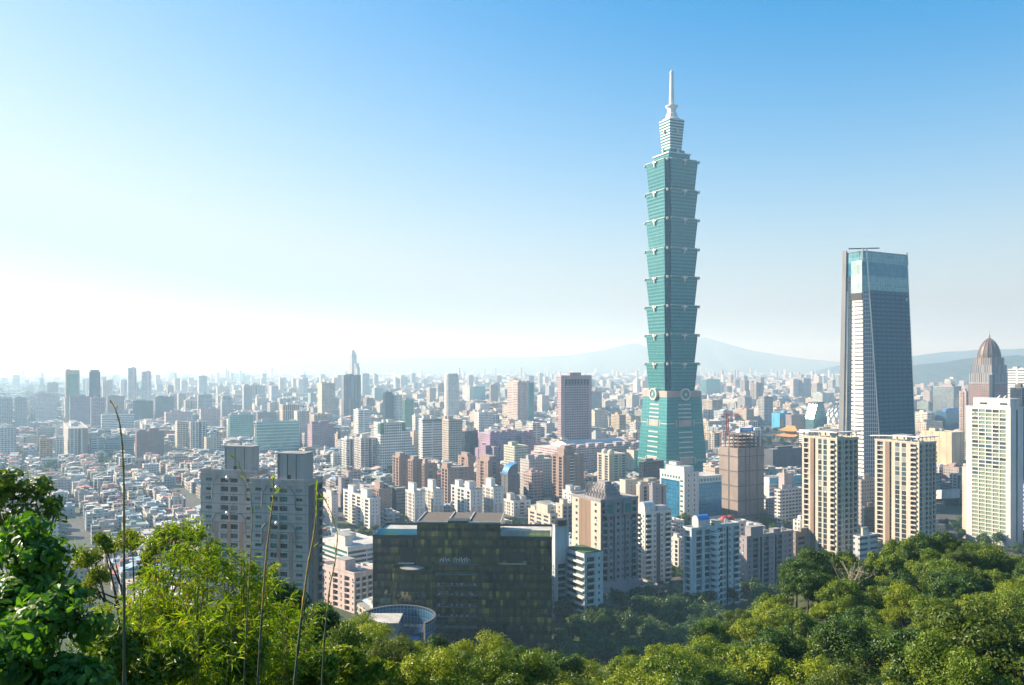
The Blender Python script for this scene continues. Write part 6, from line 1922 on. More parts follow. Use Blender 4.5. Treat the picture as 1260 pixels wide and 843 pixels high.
# what shows: paint boxes far to near at half size
IDB = np.full((422, 630), -1, np.int32)
items = [(fl[i, 1], i, fl[i, 2] - .45 * (fl[i, 3] * abs(1) + fl[i, 4]) * .62 * F / fl[i, 1], fl[i, 2] + .45 * (fl[i, 3] + fl[i, 4]) * .62 * F / fl[i, 1], HY - F * (fl[i, 5] - CZ) / fl[i, 1], HY + F * CZ / fl[i, 1]) for i in range(NF)]
items += [(q[6], -2 - k, q[0], q[1], q[2], HY + F * CZ / q[4]) for k, q in enumerate(HERO)]
items.sort(key=lambda t: -t[0])
for Yq, idn, a, b_, t_, u_ in items:
    x0, x1, y0, y1 = int(max(0, a / 2)), int(min(630, b_ / 2 + 1)), int(max(0, t_ / 2)), int(min(422, u_ / 2 + 1))
    if x1 > x0 and y1 > y0: IDB[y0:y1, x0:x1] = idn
# the wooded hill hides the bottom
sil = np.interp(np.arange(630) * 2, [0, 100, 240, 300, 350, 400, 470, 600, 700, 740, 800, 860, 920, 980, 1090, 1150, 1260], [640, 655, 650, 690, 725, 745, 770, 780, 800, 812, 790, 758, 742, 690, 668, 652, 680])
for c in range(630): IDB[int(sil[c] / 2):, c] = -1
cnt = np.bincount(IDB[IDB >= 0].ravel(), minlength=NF)
order = np.argsort(-cnt)
NPICK = 190
pick = [int(i) for i in order[:NPICK] if cnt[i] >= 4]
picked = set(pick)
hutby = {}
for q in HUT: hutby.setdefault(q[0], []).append(q)

RM = {k: plain('flat_' + n.replace(' ', '_'), c, .85, .25, .15) for k, (c, n) in enumerate(RPAL)}
SHORT = [(q[0], q[1], q[2], q[3], q[6], q[8]) for q in HERO if q[8]]
USED = set(o['label'] for o in C.objects if 'label' in o)
ORD = ['first', 'second', 'third', 'fourth', 'fifth', 'sixth', 'seventh', 'eighth', 'ninth', 'tenth', 'eleventh', 'twelfth', 'thirteenth', 'fourteenth', 'fifteenth', 'sixteenth', 'seventeenth', 'eighteenth', 'nineteenth', 'twentieth',
       'twenty first', 'twenty second', 'twenty third', 'twenty fourth', 'twenty fifth', 'twenty sixth', 'twenty seventh', 'twenty eighth', 'twenty ninth', 'thirtieth']


def near(px, py, Y):
    best = []
    for x0, x1, yt, yv, hy, sh in SHORT:
        dx = max(x0 - px, 0, px - x1); dy = max(yt - py, 0, py - yv)
        d = dx + 1.6 * dy
        if px < x0 and dx > 2: rel = 'left of'
        elif px > x1 and dx > 2: rel = 'right of'
        elif Y > hy: rel = 'behind'
        else: rel = 'in front of'
        if rel in ('left of', 'right of') and dx < 9: rel = 'just ' + rel
        elif rel in ('left of', 'right of') and dx > 28: rel = 'well ' + rel
        if rel == 'behind' and py < yt - 2: rel = 'beyond'
        if rel == 'in front of' and py > yv + 8: rel = 'below'
        best.append((d, rel, sh))
    best.sort()
    return best


def name_fill(i):
    x, Y, px, w_, d_, h = fl[i, :6]
    py = HY - F * (h - CZ) / Y
    c = PAL[colI[i]][1]
    size = 'low' if h < 15 else ('mid height' if h < 32 else 'tall')
    wide = 'narrow ' if w_ + d_ < 38 else ('wide ' if w_ + d_ > 55 else '')
    nh = len(hutby.get(i, []))
    roof = RPAL[rofI[i]][1]
    huts = {0: 'bare roofed', 1: 'one hut on top', 2: 'two huts on top', 3: 'three huts on top'}[min(nh - 3 * (Y < 1300), 3)]
    cands = near(px, py, Y)[:5]
    for k in (0, 1, 2):
        _, rel, sh = cands[k]
        for t in ('%s %s block, %s, %s %s' % (c, size, roof, rel, sh), '%s%s %s block, %s, %s %s' % (wide, c, size, roof, rel, sh), '%s%s %s block, %s, %s, %s %s' % (wide, c, size, roof, huts, rel, sh)):
            if t not in USED and len(t.split()) <= 16:
                USED.add(t); return t
    t = '%s %s block with %s, between %s and %s' % (c, size, roof, cands[0][2], cands[1][2])
    USED.add(t)
    return t


FM = ['f_small', 'f_flat', 'f_balc', 'f_ribbon', 'f_grid', 'f_strip', 'f_blank']
for i in pick:
    x, Y, px, w_, d_, h, low, cell = fl[i]
    kind = 'low_building' if h < 15 else ('apartment_block' if h < 40 else 'apartment_tower')
    mb = MB()
    P = rect(-w_ / 2, w_ / 2, -d_ / 2, d_ / 2)
    mb.loft(P, 0, P, h, 0); mb.cap(P, h, 1)
    t_ = .3
    for a in ((-w_ / 2, w_ / 2, -d_ / 2, -d_ / 2 + t_), (-w_ / 2, w_ / 2, d_ / 2 - t_, d_ / 2), (-w_ / 2, -w_ / 2 + t_, -d_ / 2 + t_, d_ / 2 - t_), (w_ / 2 - t_, w_ / 2, -d_ / 2 + t_, d_ / 2 - t_)): mb.box(*a, h + .002, h + .9, 2)
    o = mb.build(kind, [M[FM[facI[i]]], RM[int(rofI[i])], M['wall']], None, color=tuple(COL[i]))
    o.location = (x, Y, 0); o.rotation_euler = (0, 0, -alF)
    tag(o, name_fill(i), 'building', 'city blocks between the landmarks')
    for q in hutby.get(i, []):
        mb = MB(); mb.box(q[1] * w_, q[2] * w_, q[3] * d_, q[4] * d_, h + .01, h + q[5], 0, 1)
        mb.build('rooftop_shed', [M['wall'], RM[int(rofI[i])]], o, color=tuple(COL[i] * .95))

# everything else is one mass
rest = np.array([i for i in range(NF) if i not in picked])
BX, BC, BR, BF = [], [], [], []


def boxes(cx, cy, x0, x1, y0, y1, z0, z1):
    c = np.stack([np.stack([x0, y0, z0], 1), np.stack([x1, y0, z0], 1), np.stack([x1, y1, z0], 1), np.stack([x0, y1, z0], 1),
                  np.stack([x0, y0, z1], 1), np.stack([x1, y0, z1], 1), np.stack([x1, y1, z1], 1), np.stack([x0, y1, z1], 1)], 1)
    wx = cx[:, None] + c[..., 0] * U2[0] + c[..., 1] * V2[0]; wy = cy[:, None] + c[..., 0] * U2[1] + c[..., 1] * V2[1]
    return np.stack([wx, wy, c[..., 2]], -1)


z0 = np.zeros(len(rest))
VB = boxes(fl[rest, 0], fl[rest, 1], -fl[rest, 3] / 2, fl[rest, 3] / 2, -fl[rest, 4] / 2, fl[rest, 4] / 2, z0 - .5, fl[rest, 5])
hq = [q for q in HUT if q[0] not in picked]
hi = np.array([q[0] for q in hq]); hv = np.array([q[1:] for q in hq])
VH = boxes(fl[hi, 0], fl[hi, 1], hv[:, 0] * fl[hi, 3], hv[:, 1] * fl[hi, 3], hv[:, 2] * fl[hi, 4], hv[:, 3] * fl[hi, 4], fl[hi, 5], fl[hi, 5] + hv[:, 4])
# sheet-metal roofs with a ridge over part of the low houses
gi_ = np.array([k for k in range(len(rest)) if fl[rest[k], 1] < 2000 and fl[rest[k], 5] < 24 and RNG.random() < .42])
gq = rest[gi_]
gw, gd = fl[gq, 3] * RNG.uniform(.7, 1.04, len(gq)), fl[gq, 4] * RNG.uniform(.45, 1.04, len(gq))
VG = boxes(fl[gq, 0], fl[gq, 1], -gw / 2, gw / 2, -gd / 2, gd / 2, fl[gq, 5] + RNG.uniform(.4, 2.6, len(gq)), fl[gq, 5] + 3)
for k in range(len(gq)):
    up = RNG.uniform(.8, 2.2)
    lo = VG[k, :4]
    m0, m1 = ((lo[0] + lo[1]) / 2, (lo[3] + lo[2]) / 2) if k % 2 else ((lo[0] + lo[3]) / 2, (lo[1] + lo[2]) / 2)
    e0 = np.array([0, 0, up])
    if k % 2: VG[k, 4] = VG[k, 5] = m0 + e0; VG[k, 6] = VG[k, 7] = m1 + e0; VG[k, 5] += (lo[1] - lo[0]) * .03; VG[k, 6] += (lo[1] - lo[0]) * .03
    else: VG[k, 4] = VG[k, 7] = m0 + e0; VG[k, 5] = VG[k, 6] = m1 + e0; VG[k, 7] += (lo[3] - lo[0]) * .03; VG[k, 6] += (lo[3] - lo[0]) * .03
gcol = np.array([p[0] for p in RPAL])[RNG.choice(len(RPAL), len(gq), p=RW2)] * RNG.uniform(.8, 1.1, (len(gq), 1))
VA = np.concatenate([VB, VH, VG]); nb = len(VA)
QF = np.array([(0, 1, 5, 4), (1, 2, 6, 5), (2, 3, 7, 6), (3, 0, 4, 7), (4, 5, 6, 7)])
FA = (np.arange(nb)[:, None, None] * 8 + QF[None]).reshape(-1, 4)


def np_mesh(name, V, Fq, mats, mi=None, smooth=False):
    me = bpy.data.meshes.new(name)
    V = np.asarray(V, np.float32).reshape(-1, 3); Fq = np.asarray(Fq, np.int32)
    n, k = Fq.shape
    me.vertices.add(len(V)); me.vertices.foreach_set('co', V.ravel())
    me.loops.add(n * k); me.loops.foreach_set('vertex_index', Fq.ravel())
    me.polygons.add(n); me.polygons.foreach_set('loop_start', np.arange(n, dtype=np.int32) * k)
    for m in mats: me.materials.append(m)
    if mi is not None: me.polygons.foreach_set('material_index', np.asarray(mi, np.int32))
    me.polygons.foreach_set('use_smooth', np.full(n, smooth))
    me.update(calc_edges=True)
    return me


fmat = [facade('mass_' + k, *a, src='attr', **kw) for k, a, kw in (
    ('a', (3.3, 3.3, .22, .72, .30, .72), {}), ('b', (4.4, 3.3, .10, .80, .28, .78), {'band': .25}), ('c', (5.5, 3.3, .12, .82, .30, .95), {'slot': 22.0}),
    ('d', (60., 3.8, .02, .98, .36, .78), {}), ('e', (3.2, 3.8, .2, .8, .22, .78), {}), ('f', (4., 60., .3, .75, .01, .985), {}), ('g', (11., 3.4, .40, .52, .35, .7), {}))]
t = NT('mass_roofs')
ac = t.n('Attribute', attribute_name='Col').outputs['Color']
sc_ = t.n('VectorMath', operation='SCALE'); t.put(sc_.inputs[0], ac); t.put(sc_.inputs['Scale'], t.ramp(t.noise(.12, 4), .3, .7, .75, 1.12))
rmat = t.set(Base_Color=sc_.outputs[0], Roughness=.85)
fi = np.concatenate([facI[rest], np.full(len(hi), 6), np.full(len(gq), 7)])
mi = np.repeat(fi[:, None], 5, 1); mi[:, 4] = 7
me = np_mesh('distant_buildings', VA, FA, fmat + [rmat], mi.ravel())
cw_ = np.concatenate([COL[rest], COL[hi], gcol]); cr_ = np.concatenate([RCOL[rest], RCOL[hi], gcol])
cc = np.ones((nb, 5, 4, 4), np.float32)
cc[:, :4, :, :3] = cw_[:, None, None]; cc[:, 4, :, :3] = cr_[:, None]
at_ = me.color_attributes.new('Col', 'FLOAT_COLOR', 'CORNER'); at_.data.foreach_set('color', cc.ravel())
auto_uv(me)
o = link('distant_buildings', me); o['kind'] = 'stuff'


# ------------------------------------------------------------------ plants
M['l_mid'] = leaf('leaf_mid_green', (.026, .085, .004), (.215, .275, .012), .2, (1.6, 1.8, .5))
M['l_dark'] = leaf('leaf_dark_green', (.016, .055, .007), (.085, .155, .012), .18, (1.6, 1.8, .5))
M['l_lime'] = leaf('leaf_yellow_green', (.065, .140, .004), (.340, .370, .012), .24, (1.7, 1.7, .4))
M['l_olive'] = leaf('leaf_olive_green', (.040, .080, .010), (.120, .170, .022), .3)
M['l_city'] = leaf('leaf_city_tree', (.025, .065, .016), (.080, .150, .026), .25)
M['l_broad'] = leaf('leaf_broad_glossy', (.020, .080, .012), (.125, .260, .022), .38, (1.9, 2.0, .5), 6.0, .42)
M['l_bamboo'] = leaf('leaf_bamboo', (.080, .165, .008), (.270, .360, .022), .45, (1.6, 1.6, .4), 1.2, .4)
M['l_dry'] = leaf('leaf_dry_yellow', (.22, .15, .02), (.40, .26, .05), .4, (1.5, 1.3, .6), 2.0, .6)
M['bark'] = plain('bark', (.10, .08, .06), .9, .3, 2.0)
M['bark_pale'] = plain('pale_dead_wood', (.38, .32, .25), .9, .25, 2.0)
M['culm'] = plain('bamboo_culm', (.13, .13, .05), .5, .3, 4.0)
M['reed'] = plain('dry_reed_stem', (.36, .24, .07), .6, .35, 9.0)
M['reed_dark'] = plain('dark_reed_stem', (.07, .09, .06), .6, .3, 9.0)


def unit(v): return v / (np.linalg.norm(v, axis=-1, keepdims=True) + 1e-9)


def leaf_faces(rg, P, Dr, Nr, L, Wd, big=False):
    """folded leaf blades: one small island of faces each"""
    n = len(P)
    Dr = unit(Dr); Sd = unit(np.cross(Dr, Nr)); Up = unit(np.cross(Sd, Dr))
    L = np.broadcast_to(L, (n,))[:, None]; Wd = np.broadcast_to(Wd, (n,))[:, None]
    if not big:
        V = np.stack([P, P + Dr * L * .45 + Sd * Wd * .5 + Up * Wd * .16, P + Dr * L - Up * L * .12, P + Dr * L * .45 - Sd * Wd * .5 + Up * Wd * .16], 1)
        b = np.arange(n)[:, None] * 4
        Fq = np.concatenate([b + np.array([0, 1, 2])[None], b + np.array([0, 2, 3])[None]], 1).reshape(-1, 3)
        return V.reshape(-1, 3), Fq
    s = [0, .22, .5, .78, 1.0]; hw = [.04, .42, .5, .30, .0]
    rows_ = []
    for q, w2 in zip(s, hw):
        c = P + Dr * L * q - Up * L * (.22 * q * q)
        rows_ += [c - Sd * Wd * w2 + Up * Wd * w2 * .3, c, c + Sd * Wd * w2 + Up * Wd * w2 * .3]
    V = np.stack(rows_, 1)
    m = len(rows_)
    f = []
    for i in range(4):
        for j in (0, 1):
            a = i * 3 + j
            f += [(a, a + 1, a + 4), (a, a + 4, a + 3)]
    b = np.arange(n)[:, None, None] * m
    Fq = (b + np.array(f)[None]).reshape(-1, 3)
    return V.reshape(-1, 3), Fq


def cluster(rg, cen, rad, n, L, Wd, droop=.25, fill=.35, big=False, squash=.85, lf=.25):
    """leaves over the outside of many small lumps"""
    cen = np.asarray(cen, float); rad = np.asarray(rad, float)
    k = rg.choice(len(cen), n, p=rad ** 2 / (rad ** 2).sum())
    d = unit(rg.normal(size=(n, 3)) + np.array([0, 0, .25]))
    rr = np.where(rg.random(n) < fill, rg.uniform(.3, .9, n), rg.uniform(.78, 1.22, n))
    sq_ = rg.uniform(.7, 1.35, (len(cen), 3)); sq_[:, 2] *= squash * .9
    P = cen[k] + d * (rad[k] * rr)[:, None] * sq_[k]
    tg = unit(np.cross(d, rg.normal(size=(n, 3))))
    Dr = unit(tg + d * rg.uniform(-.1, .7, (n, 1)) + np.array([0, 0, -droop]))
    Nr = unit(d * 1.2 + rg.normal(size=(n, 3)) * .35 + np.array([0, 0, .25]))
    l = L * rg.uniform(1 - lf * (1.8 if big else 1), 1 + lf, n)
    return leaf_faces(rg, P, Dr, Nr, l, l * (Wd / L), big)


def limb_tree(mb, base, tip, r0, cen, rg, nl=7):
    mb.tube([base, ((base[0] + tip[0]) / 2 + r0 * .5, (base[1] + tip[1]) / 2, (base[2] + tip[2]) / 2), tip], [r0, r0 * .75, r0 * .5], 6)
    idx = rg.choice(len(cen), min(nl, len(cen)), replace=False)
    for i in idx:
        c = cen[i]
        f = rg.uniform(.45, .95)
        s = [base[q] + (tip[q] - base[q]) * f for q in range(3)]
        m = [(s[q] + c[q]) / 2 + rg.uniform(-.1, .1) * r0 * 4 for q in range(3)]
        mb.tube([s, m, tuple(c)], [r0 * .4, r0 * .25, r0 * .08], 5)


def crown_proto(seed, mat, h, rx, n, L, lumps=20, lump=.34, flat=.75, cz=.62):
    """crown mesh and trunk mesh, foot of the trunk at the origin"""
    rg = np.random.default_rng(seed)
    d = unit(rg.normal(size=(lumps, 3)) * np.array([1, 1, .8]) + np.array([0, 0, .35]))
    rr = rg.uniform(.40, .95, lumps)
    cen = d * rr[:, None] * np.array([rx, rx, rx * flat]) + np.array([0, 0, h * cz])
    cen[:, :2] += rg.normal(size=(lumps, 2)) * rx * .08
    rad = rx * lump * rg.uniform(.5, 1.45, lumps)
    V, Fq = cluster(rg, cen, rad, n, L, L * .62)
    crown = np_mesh('crown', V, Fq, [M[mat]])
    mb = MB()
    limb_tree(mb, (0, 0, -1.5), (0, 0, h * cz), rx * .055, cen, rg)
    return crown, mb.mesh('trunk', [M['bark']])


PROTO = {}
k = 0
for mat, nv in (('l_mid', 4), ('l_dark', 2), ('l_lime', 3), ('l_olive', 1)):
    for q in range(nv):
        k += 1
        PROTO.setdefault(('hill', mat), []).append(crown_proto(100 + k, mat, 8.0, 3.5, 11500, .25, lumps=52 + 8 * (q % 2), lump=.17 + .045 * (k % 3), flat=.60 + .14 * (k % 3)))
        PROTO.setdefault(('near', mat), []).append(crown_proto(200 + k, mat, 6.0, 2.6, 14000, .15, lumps=44, lump=.21, flat=.8))
for q in range(4):
    PROTO.setdefault(('city', 'l_city'), []).append(crown_proto(300 + q, 'l_city', 9.0, 3.8, 900, 1.0, lumps=12, lump=.4))
LOOK = {'l_mid': 'green', 'l_dark': 'dark green', 'l_lime': 'yellow green', 'l_olive': 'olive', 'l_city': 'dull green'}


def put_tree(kind, mat, x, y, z, sc, rz, name, cat, group):
    cr, tk = random.choice(PROTO[(kind, mat)])
    e = empty(name, (x, y, z), rz)
    s = sc * random.uniform(.92, 1.08)
    e.scale = (s, s, sc)
    link('trunk', tk, e); link('crown', cr, e)
    e['category'] = cat
    e['group'] = group
    return e


def label_rows(trees, where, noun, nrows, order_word='row'):
    """trees: (obj, px, Y, look). Every one is told by its look and its place in a row counted from the front"""
    trees = sorted(trees, key=lambda t: t[2])
    n = len(trees)
    per = max(1, math.ceil(n / nrows))
    names = ['front', 'second', 'third', 'fourth', 'fifth', 'sixth', 'seventh', 'eighth', 'ninth', 'tenth', 'eleventh', 'twelfth']
    for r in range(0, n, per):
        row = sorted(trees[r:r + per], key=lambda t: t[1])
        ri = r // per
        for i, (o, px, Y, look) in enumerate(row):
            left = i < len(row) / 2
            q = ORD[i] if left else ORD[len(row) - 1 - i]
            q = '' if q == 'first' else q + ' '
            o['label'] = '%s %s, %sfrom %s, %s row of %s' % (look, noun, q, 'left' if left else 'right', names[min(ri, 11)], where) if q else \
                '%s %s, %s in %s row of %s' % (look, noun, 'leftmost' if left else 'rightmost', names[ri] if ri < len(names) else 'last', where)


# --- the wooded ridge, right and centre
def crest(px): return float(np.interp(px, [330, 380, 450, 550, 650, 700, 750, 800, 860, 920, 980, 1020, 1090, 1150, 1300, 1420], [44, 50, 62, 78, 88, 96, 104, 114, 130, 142, 158, 172, 168, 180, 178, 180]))


spots = []
tries = 0
rt_ = random.Random(5)
while tries < 9000:
    tries += 1
    px = rt_.uniform(330, 1330)
    ymin = 30 if px < 560 else (46 if px < 700 else 52)
    Yt = ymin + (crest(px) + 6 - ymin) * rt_.random() ** .75
    x = X_(px, Yt)
    sp = 3.4 if Yt < 62 else 5.7
    if all((x - a) ** 2 + (Yt - b_) ** 2 > min(sp, s2) ** 2 for a, b_, s2 in [(q[0], q[1], q[3]) for q in spots]): spots.append((x, Yt, px, sp))
ridge_r, ridge_c, ridge_l = [], [], []
for x, Yt, px, sp in spots:
    z = gz(x, Yt)
    nearer = Yt < 62
    r = rt_.random()
    warm = np.interp(px, [330, 500, 700, 900, 1100, 1300], [.15, .35, .45, .40, .30, .15])
    mat = 'l_lime' if r < warm else ('l_mid' if r < warm + .38 else ('l_dark' if r < .93 else 'l_olive'))
    sc = rt_.uniform(.70, 1.28)
    # keep the tops under the outline seen in the photograph
    pyl = float(np.interp(px, [330, 350, 400, 470, 520, 560, 600, 650, 700, 740, 800, 850, 900, 940, 975, 990, 1020, 1060, 1080, 1100, 1150, 1200, 1260, 1330], [705, 718, 742, 768, 786, 782, 774, 790, 800, 812, 786, 758, 748, 732, 690, 678, 672, 686, 680, 660, 652, 660, 680, 690]))
    hh = 6.0 if nearer else 8.0
    zmax = Z_(pyl + rt_.uniform(0, 10), Yt)
    top = z + hh * .98 * sc
    if top > zmax: sc = max(.4, (zmax - z) / (hh * .98))
    o = put_tree('near' if nearer else 'hill', mat, x, Yt, z - .3, sc, rt_.uniform(0, 6.28), 'broadleaf_tree', 'tree', 'trees on the wooded hill')
    (ridge_r if px > 860 else (ridge_c if px > 600 else ridge_l)).append((o, px, Yt, LOOK[mat]))
for px in (980, 998, 1016, 1038, 1060, 1092, 1112, 1135, 1158, 1182, 1206, 1232, 1256, 1282):
    Yt = crest(px) - rt_.uniform(0, 6)
    pyl = float(np.interp(px, [975, 990, 1020, 1060, 1080, 1100, 1150, 1200, 1260, 1330], [690, 678, 672, 680, 674, 660, 652, 660, 680, 690])) + rt_.uniform(0, 5)
    x = X_(px, Yt); z = gz(x, Yt)
    mat = 'l_dark' if px < 1070 else rt_.choice(['l_mid', 'l_lime', 'l_mid', 'l_dark'])
    o = put_tree('hill', mat, x, Yt, z - .3, max(.7, (Z_(pyl, Yt) - z) / 7.9), rt_.uniform(0, 6.28), 'broadleaf_tree', 'tree', 'trees on the wooded hill')
    ridge_r.append((o, px, Yt, LOOK[mat]))
label_rows(ridge_r, 'the right hill', 'tree', 11)
label_rows(ridge_c, 'the middle hill slope', 'tree', 6)
label_rows(ridge_l, 'the near hill edge', 'tree', 5)

# --- woods on the far slope, out of direct sight; the mirrored glass looks at them
VV, FF, n0 = [], [], 0
rw = np.random.default_rng(4)
for _ in range(900):
    px = rw.uniform(380, 980); Yt = rw.uniform(crest(px) + 10, 418)
    x = X_(px, Yt); z = gz(x, Yt)
    line = Z_(800 if px < 700 else 815, Yt)
    s_ = rw.uniform(.8, 1.1)
    if z + 8 * s_ > line: continue
    me = PROTO[('city', 'l_city')][rw.integers(4)][0]
    co = np.empty(len(me.vertices) * 3, np.float32); me.vertices.foreach_get('co', co)
    tri = np.empty(len(me.loops), np.int32); me.loops.foreach_get('vertex_index', tri)
    VV.append(co.reshape(-1, 3) * s_ + np.array([x, Yt, z - .4])); FF.append(tri.reshape(-1, 3) + n0); n0 += len(co) // 3
if VV: link('hillside_woods', np_mesh('hillside_woods', np.concatenate(VV), np.concatenate(FF), [M['l_mid']]))['kind'] = 'stuff'

# --- trees on the city floor
CL = [('the valley wood', 690, 905, 742, 824, 135, 1.4, 8), ('the white balcony block wood', 742, 800, 728, 742, 14, .9, 2), ('the park behind the netted tower', 932, 990, 527, 572, 42, 1.35, 6),
      ('the leftmost white slab grove', 424, 470, 648, 664, 10, 1.0, 2), ('the grove between the white slabs', 486, 500, 630, 652, 10, .9, 2), ('the middle white pair grove', 500, 522, 652, 660, 4, .9, 1),
      ('the black block roof grove', 620, 650, 648, 668, 11, 1.1, 2), ('the roof hut block clump', 655, 671, 606, 617, 6, 1.3, 2), ('the twin topped tower clump', 690, 706, 589, 597, 6, 1.1, 1),
      ('the clump behind the aqua block', 826, 845, 646, 664, 6, 1.4, 2), ('the aqua block side garden', 826, 842, 700, 718, 8, .8, 1), ('the cyan school grove', 928, 985, 642, 656, 10, .9, 2),
      ('the pinkish slab strip', 905, 985, 722, 762, 16, 1.2, 2), ('the white arched tower garden', 785, 840, 722, 735, 7, .6, 1), ('the beige store green strip', 1152, 1195, 562, 575, 6, 1.0, 2),
      ('the white balcony tower grove', 1140, 1300, 668, 692, 16, 1.3, 2), ('the angular hall grove', 1160, 1192, 648, 668, 8, 1.1, 2), ('the white gridded office grove', 472, 500, 580, 598, 9, 1.3, 2), ('the sand grey tower clump', 560, 582, 577, 588, 5, 1.2, 1),
      ('the far left rooftop patch', 58, 66, 575, 588, 5, 1.4, 1), ('the reed stem rooftop patch', 117, 137, 569, 579, 7, 1.4, 1), ('the red brick complex tree line', 122, 172, 562, 568, 8, 1.2, 1),
      ('the left rooftop quarter', 90, 245, 572, 650, 8, .7, 2)]
for where, p0, p1, y0, y1, n, sc, nr in CL:
    tr = []
    rr_ = random.Random(int(p0 + y0))
    for _ in range(n):
        px, py = rr_.uniform(p0, p1), rr_.uniform(y0, y1)
        Yt = Yg(py); x = X_(px, Yt)
        o = put_tree('city', 'l_city', x, Yt, gz(x, Yt) - .2, sc * rr_.uniform(.75, 1.15), rr_.uniform(0, 6.28), 'city_tree', 'tree', 'trees of ' + where)
        tr.append((o, px, Yt, 'dull green'))
    label_rows(tr, where, 'tree', nr)


# ------------------------------------------------------------------ plants close by
def plant(name, label, cat, x, y, z, parts, group=None):
    e = empty(name, (x, y, z), 0)
    tag(e, label, cat, group)
    for nm, me in parts:
        o = link(nm, me, e)
        o.location = (-0.0, 0, 0)
    return e


def local(cen, o): return [(c[0] - o[0], c[1] - o[1], c[2] - o[2]) for c in cen]


def blob_plant(name, label, cat, blobs, Y, n, L, wl, mat, seed, big=False, depth=1.0, sub=7, lump=.42, stem=.03, foot=None, droop=.3, squash=.85, group=None):
    """blobs: (px, py, radius in px, dY). Crown made of small lumps scattered through each blob."""
    rg = np.random.default_rng(seed)
    px0 = np.mean([b[0] for b in blobs])
    x0 = X_(px0, Y) if foot is None else X_(foot, Y)
    o = (x0, Y, gz(x0, Y))
    cen, rad = [], []
    for px, py, r, dy in blobs:
        Yb = Y + dy
        c = np.array([X_(px, Yb), Yb, Z_(py, Yb)]); rm = r / F * Yb
        for q in range(sub):
            d = unit(rg.normal(size=3)) * rm * rg.uniform(.25, .72)
            cen.append(c + d * np.array([1, depth, squash])); rad.append(rm * lump * rg.uniform(.7, 1.25))
    cen = np.array(local(cen, o)); rad = np.array(rad)
    V, Fq = cluster(rg, cen, rad, n, L, L * wl, droop, .4, big)
    crown = np_mesh('foliage', V, Fq, [M[mat]])
    mb = MB()
    top = cen.mean(0)
    limb_tree(mb, (0, 0, -.3), tuple(top * np.array([1, 1, .85])), stem, cen, rg, nl=min(len(cen), 26))
    return plant(name, label, cat, *o, [('foliage', crown), ('branches', mb.mesh('branches', [M['bark']]))], group)


blob_plant('glossy_shrub', 'big leaved dark glossy shrub filling the lower left corner', 'shrub',
           [(20, 712, 78, .3), (70, 770, 66, 0), (10, 810, 90, -.3), (95, 820, 52, -.2), (60, 870, 80, -.5), (30, 668, 44, .5), (110, 850, 40, -.3)], 6.0, 9500, .074, .58, 'l_broad', 21, True, 1.0, 9, .38, .02, droop=.5)
blob_plant('leafy_tree', 'dark leafy tree top against the rooftops at the left picture edge', 'tree',
           [(2, 598, 34, 0), (40, 602, 26, .2), (62, 628, 19, 0), (18, 636, 30, .2), (-40, 600, 55, 0), (-30, 660, 60, .2), (70, 616, 10, .1), (44, 640, 14, 0)], 12.0, 3600, .10, .48, 'l_mid', 22, True, 1.0, 7, .42, .05, droop=.5)
blob_plant('umbrella_tree', 'flat crowned yellow green tree with bare forked limbs, behind the bamboo', 'tree',
           [(108, 684, 22, 0), (132, 668, 20, .5), (160, 662, 22, 0), (185, 672, 20, .6), (210, 660, 24, 0), (236, 662, 22, .4), (222, 682, 22, 0), (120, 706, 18, .3), (100, 730, 20, 0), (180, 700, 18, .2), (255, 690, 22, .5)], 22.0, 6500, .11, .5, 'l_lime', 23, False, 1.0, 7, .42, .10, foot=150)
blob_plant('round_tree', 'dark round leafy tree below the right grey tower', 'tree',
           [(330, 730, 30, 0), (365, 735, 28, 1), (350, 765, 32, 0), (400, 765, 24, 1), (385, 790, 30, 0), (310, 760, 30, 0), (340, 800, 34, 0)], 34.0, 7000, .20, .5, 'l_dark', 24, False, 1.0, 7, .42, .14)
for lab, blobs, Yp, mat, sd in (
        ('olive green shrub at the lower edge right of the glossy one', [(150, 800, 34, 0), (185, 830, 36, .3), (130, 840, 30, 0), (215, 815, 26, .4)], 8.0, 'l_mid', 31),
        ('light green shrub under the bamboo at the lower edge', [(250, 815, 34, 0), (285, 835, 34, .3), (310, 805, 26, .4)], 9.5, 'l_lime', 32),
        ('green shrub between the reed stalks at the lower edge', [(345, 820, 30, 0), (380, 838, 32, .2), (330, 845, 30, 0), (405, 825, 20, 0)], 12.0, 'l_mid', 33),
        ('yellow green shrub right of the last reed stalk at the lower edge', [(425, 815, 26, 0), (450, 835, 26, .3), (470, 820, 18, .3), (415, 845, 30, 0)], 17.0, 'l_lime', 34)):
    blob_plant('low_shrub', lab, 'shrub', blobs, Yp, 4200, .09 * (Yp / 8) ** .5, .42, mat, sd, False, 1.0, 7, .45, .02, group='low shrubs at the lower edge')

blob_plant('leafy_thicket', 'broad green thicket closing the slope behind the bamboo', 'shrub',
           [(130, 790, 36, 0), (170, 770, 36, .5), (215, 762, 36, 0), (255, 775, 38, .4), (290, 785, 36, 0), (325, 800, 34, .5), (150, 830, 40, -.5), (205, 815, 42, -.5), (260, 825, 42, -.4), (310, 840, 40, -.4), (110, 825, 36, 0)],
           16.0, 11000, .12, .45, 'l_mid', 51, False, 1.0, 8, .40, .05)


